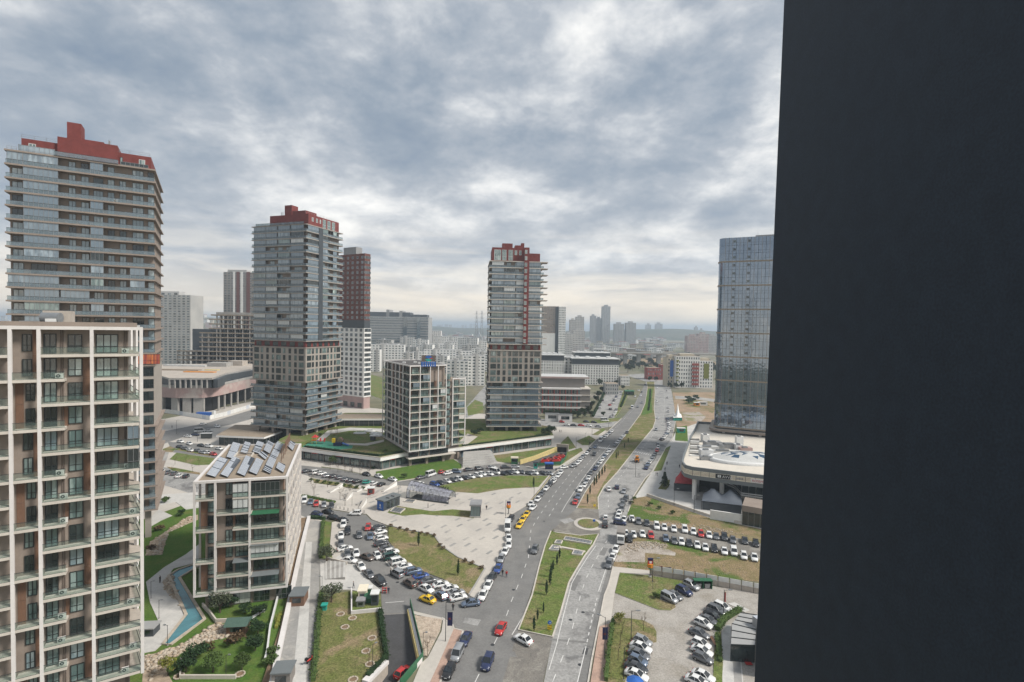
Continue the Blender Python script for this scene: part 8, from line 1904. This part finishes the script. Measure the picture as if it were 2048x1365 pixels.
# booths and bits in the utility yard, walkway shelters
for nm, lab, x, y, sz, m, rm in (('booth', 'dark parking booth with pale roof at the ramp', 750, 1209, (1.5, 1.5, 2.6), 'dark_clad', 'metal_white'), ('vent_tower', 'tall cream vent tower in the utility yard', 726, 1200, (1.7, 2.6, 2.6), 'cream_sign', 'cream_sign'), ('cabinet', 'green cabinet behind the parking booth', 738, 1193, (1.2, 1.0, 2.0), 'green_paint', 'metal_white'), ('cabinet', 'grey boulder-like cover in the utility yard', 722, 1212, (1.6, 1.4, 1.4), 'metal', 'roof_grey'), ('recycling_bank', 'green round-topped container in the utility yard', 739, 1205, (1.3, 1.1, 1.3), 'green_paint', 'green_paint'), ('waste_bin', 'teal wheeled bin by the walkway hedge', 649, 1221, (.9, .8, 1.2), 'teal', 'teal'), ('walkway_shelter', 'timber-sided shelter with grey roof on the walkway, upper one', 598, 1205, (3.0, 3.6, 2.3), 'wood_panel', 'mall_grey'), ('walkway_shelter', 'grey-roofed shelter at the bottom of the walkway', 567, 1362, (3.0, 3.0, 2.3), 'plaster_taupe', 'mall_grey'), ('garden_shelter', 'small shelter with green pitched roof in the garden', 477, 1263, (3.6, 2.6, 1.9), 'wood_panel', 'roof_green'), ('garden_cabinet', 'grey box shelter by the near block at the pool path', 296, 1268, (3.2, 2.4, 1.6), 'dark_clad', 'plaster_grey'), ('ticket_cabin', 'white and brown cabin beside the plaza slope', 742, 990, (2.2, 1.8, 2.6), 'brick_red_pale', 'metal_white'), ('bus_shelter', 'glass bus shelter on the left forecourt', 413, 877, (5, 1.5, 2.6), 'glass_dark', 'metal_white'), ('portable_cabin', 'teal site cabin on the lawn right of the avenue', 1362, 866, (4.5, 2.4, 2.8), 'teal', 'metal_white'), ('portable_cabin', 'white site cabins by the school, left one', 1104, 842, (9, 2.5, 4.8), 'metal_white', 'metal'), ('portable_cabin', 'white site cabins by the school, right one', 1130, 844, (9, 2.5, 4.8), 'metal_white', 'metal'), ('tunnel_mouth', 'green arched tunnel hood by the upper avenue', 1258, 790, (8, 6, 3.6), 'leaf_far', 'green_paint'), ('site_container', 'orange container on the building site', 1393, 812, (4, 3, 2.6), 'orange', 'metal_white'), ('site_container', 'white container beside the orange one', 1405, 811, (7, 3, 2.6), 'metal_white', 'roof_white')):
    w_, d_, h_ = sz; p = G(x, y); t = thing(nm, lab, {'booth': 'booth', 'vent_tower': 'vent', 'cabinet': 'cabinet', 'recycling_bank': 'container', 'waste_bin': 'bin', 'walkway_shelter': 'shelter', 'garden_shelter': 'shelter', 'garden_cabinet': 'shelter', 'ticket_cabin': 'cabin', 'bus_shelter': 'shelter', 'portable_cabin': 'cabin', 'tunnel_mouth': 'tunnel', 'site_container': 'container'}[nm], (p.x, p.y, 0), .12 if x < 800 else 0)
    mb = MB(); mb.box(-w_ / 2, w_ / 2, -d_ / 2, d_ / 2, 0, h_, m); mb.build('wall', t)
    mb = MB()
    if nm in ('garden_shelter', 'tunnel_mouth', 'recycling_bank'):
        mb.add([(-w_ / 2 - .4, -d_ / 2 - .5, h_), (w_ / 2 + .4, -d_ / 2 - .5, h_), (w_ / 2 + .4, d_ / 2 + .5, h_), (-w_ / 2 - .4, d_ / 2 + .5, h_), (-w_ / 2 - .4, 0, h_ + .9), (w_ / 2 + .4, 0, h_ + .9)], [(0, 1, 5, 4), (2, 3, 4, 5), (0, 4, 3), (1, 2, 5), (3, 2, 1, 0)], rm)
    else: mb.box(-w_ / 2 - .2, w_ / 2 + .2, -d_ / 2 - .25, d_ / 2 + .2, h_, h_ + .22, rm)
    mb.build('roof', t)
    if w_ > 1.4 and m not in ('glass_dark',): mb = MB(); mb.box(-w_ * .3, w_ * .3, -d_ / 2 - .03, -d_ / 2, h_ * .35, h_ * .8, 'glass_dark'); mb.build('window', t)
for lab, px, h_ in (('white sloping wedge wall on the plaza, left', [(658, 986), (684, 974)], 1.4), ('white sloping wedge wall on the plaza, middle', [(690, 1002), (703, 992)], 1.6), ('white sloping wedge wall on the plaza by the kiosk', [(720, 1018), (731, 1006)], 1.6), ('white sloping wedge wall on the plaza, behind the cabin', [(712, 984), (738, 976)], 1.4), ('white sloping wedge wall on the plaza by the canopy', [(765, 984), (792, 971)], 1.5)):
    a, b = gl(px, .12); t = thing('wedge_wall', lab, 'wall', (a.x, a.y, .12)); d = b - a; nn = Vector((-d.y, d.x, 0)).normalized() * .5; mb = MB()
    mb.add([-nn, d - nn, d + nn, nn, -nn + Vector((0, 0, .25)), d - nn + Vector((0, 0, h_)), d + nn + Vector((0, 0, h_)), nn + Vector((0, 0, .25))], [(0, 1, 5, 4), (1, 2, 6, 5), (2, 3, 7, 6), (3, 0, 4, 7), (4, 5, 6, 7)], 'plaster_white'); mb.build('body', t); mb = MB(); mb.add([Vector((0, 0, .3)) - nn * 1.05, d * 1.0 + Vector((0, 0, h_ + .05)) - nn * 1.05, d + Vector((0, 0, h_ + .05)) + nn * 1.05, Vector((0, 0, .3)) + nn * 1.05], [(0, 1, 2, 3)], 'paving'); mb.build('cap', t)
mb = MB(); ribbon(mb, strip_pts([(713, 1012), (766, 978)]), .8, .1, .5, 'concrete'); tag(mb.build('plaza_channel'), 'dark drain kerb running across the plaza behind the kiosk', 'kerb')
for k, (x, y) in enumerate([(672, 1018), (680, 1019.5), (688, 1021), (696, 1022.5), (706, 1024), (720, 1026), (728, 1027)]):
    p = G(x, y); t = thing('bollard', 'short bollard at the plaza edge by the bend, ' + ORD[k] + ' from the left', 'bollard', (p.x, p.y, .1), group='bollards at the bend'); mb = MB(); mb.tube((0, 0, 0), (0, 0, .8), .11, .09, 'metal_dark', 8); mb.build('shaft', t); mb = MB(); mb.ball((0, 0, .85), .12, .12, .1, 'metal_dark', 8, 4); mb.build('cap', t)
for x, y, lab, m2 in ((1099, 1262, 'blue round sign over yellow chevrons at the median tip', 'yellow'), (1189, 1016, 'yellow marker at the upper median tip', 'yellow'), (1188, 1052, 'small blue sign on the roundabout', 'blue')):
    p = G(x, y); t = thing('traffic_sign', lab, 'sign', (p.x, p.y, .15)); mb = MB(); mb.tube((0, 0, 0), (0, 0, 2), .05, .05, 'metal', 5); mb.build('post', t)
    if 'chevron' in lab:
        mb = MB(); mb.box(-.45, .45, -.08, -.05, .1, 1.1, 'yellow'); mb.build('chevron_board', t)
        for k in range(3): q = MB(); q.add([(-.44, -.09, .15 + k * .33), (.44, -.09, .32 + k * .33), (.44, -.09, .45 + k * .33), (-.44, -.09, .28 + k * .33)], [(0, 1, 2, 3)], 'black'); q.build('stripe', t)
        mb = MB(); mb.tube((0, -.06, 1.6), (0, -.1, 1.6), .4, .4, 'blue', 14); mb.build('disc', t); mb = MB(); mb.box(-.05, .25, -.13, -.1, 1.5, 1.6, 'metal_white'); mb.build('arrow', t)
    else: mb = MB(); mb.box(-.4, .4, -.08, -.04, .3 if 'yellow' in lab else 1.2, 1.1 if 'yellow' in lab else 1.9, m2); mb.build('board', t)
t = thing('barrier', 'red and white road barrier beside the parking booth', 'barrier', G(769, 1186)); 
for k in range(4): mb = MB(); mb.box(-.5, .5, -.05, .05, .15 + k * .28, .36 + k * .28, 'red' if k % 2 else 'metal_white'); mb.build('board', t)
for s in (-.45, .45): mb = MB(); mb.box(s - .04, s + .04, -.25, .25, 0, 1.3, 'red'); mb.build('leg', t)
# garden wall pieces
for lab, px, h_, m in (('pale garden retaining wall left of the green shelter', [(405, 1214), (418, 1228), (432, 1247), (462, 1246)], .9, 'slab_pale'), ('pale garden wall at the bottom lawn', [(362, 1322), (360, 1358), (472, 1358)], .7, 'slab_pale'), ('thin garden fence rail before the planter', [(556, 1196), (540, 1260), (534, 1310), (530, 1325)], .9, 'metal_white'), ('white terrace edge below the solar block', [(460, 1206), (556, 1196)], .5, 'white_frame'), ('low wall on the utility yard edge', [(703, 1184), (703, 1230), (762, 1224)], .9, 'white_frame'), ('stepped pale wall at the walkway stairs', [(652, 1120), (694, 1130)], .8, 'slab_pale')):
    mb = MB(); ribbon(mb, strip_pts(px), .3, 0, h_, m); tag(mb.build('garden_wall'), lab, 'wall')
t = thing('bench', 'long white bench on the lawn below the solar block', 'bench', G(516, 1232), math.radians(70)); mb = MB(); mb.box(-1.8, 1.8, -.35, .35, .4, .5, 'metal_white'); mb.build('seat', t)
for x in (-1.5, 1.3): mb = MB(); mb.box(x, x + .2, -.3, .3, 0, .4, 'concrete'); mb.build('leg', t)
# stairs down at the walkway
t = thing('stairway', 'concrete steps beside the walkway above the olive tree', 'stairs', G(660, 1150))
for k in range(9): mb = MB(); q = gl([(650 + k * 4.6, 1122 + k * .8), (654.6 + k * 4.6, 1123 + k * .8), (655 + k * 4.4, 1160), (650.5 + k * 4.4, 1160)]); mb.prism([(p.x, p.y) for p in q], .08, .2 + .06 * k, 'concrete', 'concrete' if k % 2 else 'paving_white'); o = mb.build('step', t); o.location = -t.location
# ================================================================== people
def person_mesh(pose):
    me = bpy.data.meshes.new('skeleton'); st = {'stand': .06, 'walk': .26}[pose]
    J = [(0, 0, .95, .15), (0, 0, 1.18, .14), (0, 0, 1.40, .165), (0, 0, 1.50, .06), (0, 0, 1.58, .085), (0, 0, 1.68, .10), (0, 0, 1.75, .07),
         (0, .10, .90, .10), (st * .5, .11, .50, .07), (st * .3, .11, .10, .05), (st * .3 + .16, .12, .04, .045), (0, -.10, .90, .10), (-st * .3, -.11, .50, .07), (-st, -.11, .12, .05), (-st + .15, -.12, .04, .045),
         (0, .20, 1.40, .07), (-st * .3, .25, 1.15, .052), (st * .2, .25, .90, .042), (st * .3, .24, .80, .04), (0, -.20, 1.40, .07), (st * .4, -.25, 1.15, .052), (st * .7, -.25, .92, .042), (st * .8, -.24, .82, .04)]
    E = [(0, 1), (1, 2), (2, 3), (3, 4), (4, 5), (5, 6), (0, 7), (7, 8), (8, 9), (9, 10), (0, 11), (11, 12), (12, 13), (13, 14), (2, 15), (15, 16), (16, 17), (17, 18), (2, 19), (19, 20), (20, 21), (21, 22)]
    me.from_pydata([j[:3] for j in J], E, []); o = bpy.data.objects.new('skeleton', me); COL.objects.link(o)
    o.modifiers.new('skin', 'SKIN'); s = o.modifiers.new('sub', 'SUBSURF'); s.levels = 1
    sk = me.skin_vertices[0].data
    for i, j in enumerate(J): sk[i].radius = (j[3], j[3]); sk[i].use_root = (i == 0)
    out_ = bpy.data.meshes.new_from_object(o.evaluated_get(bpy.context.evaluated_depsgraph_get())); bpy.data.objects.remove(o); out_.name = 'person'
    for m in ('cloth_black', 'cloth_navy', 'skin', 'black'): out_.materials.append(MATS[m])
    for p in out_.polygons:
        c = p.center; p.use_smooth = True
        p.material_index = 3 if (c.z > 1.66 or (c.z > 1.54 and c.x < -.02)) else (2 if c.z > 1.47 or (abs(c.y) > .2 and c.z < .86) else (0 if c.z > .92 or abs(c.y) > .19 else (1 if c.z > .1 else 3)))
    return out_
PM = {k: person_mesh(k) for k in ('stand', 'walk')}
for x, y, top, bot, pose, rot, lab in ((1005, 1152, 'cloth_black', 'cloth_navy', 'walk', 1.4, 'person in black walking on the avenue beside the blue car'), (1013, 1155, 'cloth_red', 'cloth_navy', 'walk', 1.5, 'person in a long red coat walking on the avenue'), (906, 1222, 'cloth_black', 'cloth_black', 'stand', 1.6, 'person in black standing at the side street mouth'), (777, 1189, 'cloth_navy', 'cloth_black', 'stand', -1.5, 'person in dark clothes by the road barrier'), (781, 1152, 'cloth_black', 'cloth_black', 'stand', 0, 'person in black beside the silver van'), (973, 1021, 'cloth_black', 'cloth_navy', 'walk', -1.6, 'person walking right of the lift box on the plaza'), (1112, 945, 'cloth_black', 'cloth_black', 'stand', 1.6, 'person in black at the oval lawn tip'), (1179, 891, 'cloth_black', 'cloth_navy', 'walk', .5, 'left person of the pair by the upper kerb'), (1181.5, 890, 'cloth_grey', 'cloth_black', 'walk', .5, 'right person of the pair by the upper kerb'), (700, 945, 'cloth_black', 'cloth_navy', 'walk', 0, 'left person of the pair before the shops'), (703, 946, 'cloth_navy', 'cloth_black', 'walk', 0, 'right person of the pair before the shops'), (1312, 953, 'cloth_black', 'cloth_black', 'stand', 0, 'left person of the pair on the mall forecourt edge'), (1315, 953, 'cloth_navy', 'cloth_black', 'stand', 0, 'right person of the pair on the mall forecourt edge'), (1258, 1011, 'cloth_black', 'cloth_navy', 'walk', 1, 'left person of the pair above the waste ground'), (1261, 1012, 'cloth_black', 'cloth_black', 'walk', 1, 'right person of the pair above the waste ground'), (1330, 943, 'cloth_navy', 'cloth_black', 'walk', 2, 'person beside the grass strip near the mall'), (1334, 931, 'cloth_black', 'cloth_black', 'walk', 2, 'person on the mall forecourt above the grass strip'), (1359, 937, 'cloth_black', 'cloth_navy', 'stand', 2, 'person close to the mall terrace edge'), (856, 1017, 'cloth_grey', 'cloth_black', 'stand', 0, 'person standing in front of the glazed canopy'), (320, 1167, 'cloth_black', 'cloth_black', 'stand', 0, 'person in black by the pool path'), (344, 857, 'cloth_black', 'cloth_black', 'stand', 0, 'person on the left forecourt across the back street'), (707, 1178, 'cloth_grey', 'cloth_navy', 'walk', 0, 'person walking behind the utility yard fence'), (1119, 866, 'cloth_black', 'cloth_navy', 'walk', 0, 'left person on the playground plaza'), (1122, 866, 'cloth_navy', 'cloth_black', 'walk', 0, 'right person on the playground plaza')):
    p = G(x, y); o = inst('person', PM[pose], None, (p.x, p.y, .12 if x not in (1005, 1013, 906) else .0), rot); tag(o, lab, 'person')
    for i, m in ((0, top), (1, bot)): o.material_slots[i].link = 'OBJECT'; o.material_slots[i].material = MATS[m]
# motor scooters
def scooter(x, y, rot, label, m):
    p = G(x, y); t = thing('motor_scooter', label, 'scooter', (p.x, p.y, .08), rot)
    wm = MB(); wm.tube((0, -.06, 0), (0, .06, 0), .26, .26, 'tyre', 10); wm = wm.mesh('wheel')
    for xx in (-.6, .62): inst('wheel', wm, t, (xx, 0, .26))
    mb = MB(); mb.loft([[(-.85, -.16, .55), (-.85, .16, .55), (-.85, .12, .75), (-.85, -.12, .75)], [(-.2, -.18, .35), (-.2, .18, .35), (-.2, .15, .8), (-.2, -.15, .8)], [(.35, -.14, .3), (.35, .14, .3), (.35, .12, .42), (.35, -.12, .42)], [(.6, -.14, .5), (.6, .14, .5), (.5, .14, 1.0), (.5, -.14, 1.0)]], m); mb.build('body', t)
    mb = MB(); mb.box(-.75, .0, -.14, .14, .78, .88, 'black'); mb.build('seat', t); mb = MB(); mb.tube((.5, -.34, 1.08), (.5, .34, 1.08), .03, .03, 'black', 5); mb.build('handlebar', t); mb = MB(); mb.box(-1.15, -.72, -.22, .22, .85, 1.25, 'black'); mb.build('top_box', t)
scooter(620, 1325, 1.2, 'red and black scooter parked on the walkway', 'red'); scooter(1262, 1045, 1.5, 'dark scooter among the lot cars', 'black')
for k, (x, y) in enumerate([(876, 978), (881, 979), (886, 980), (891, 981), (896, 982)]): scooter(x, y, 1.2 + .1 * k, 'dark scooter in the row behind the glazed canopy, ' + ORD[k] + ' from the left', 'black')
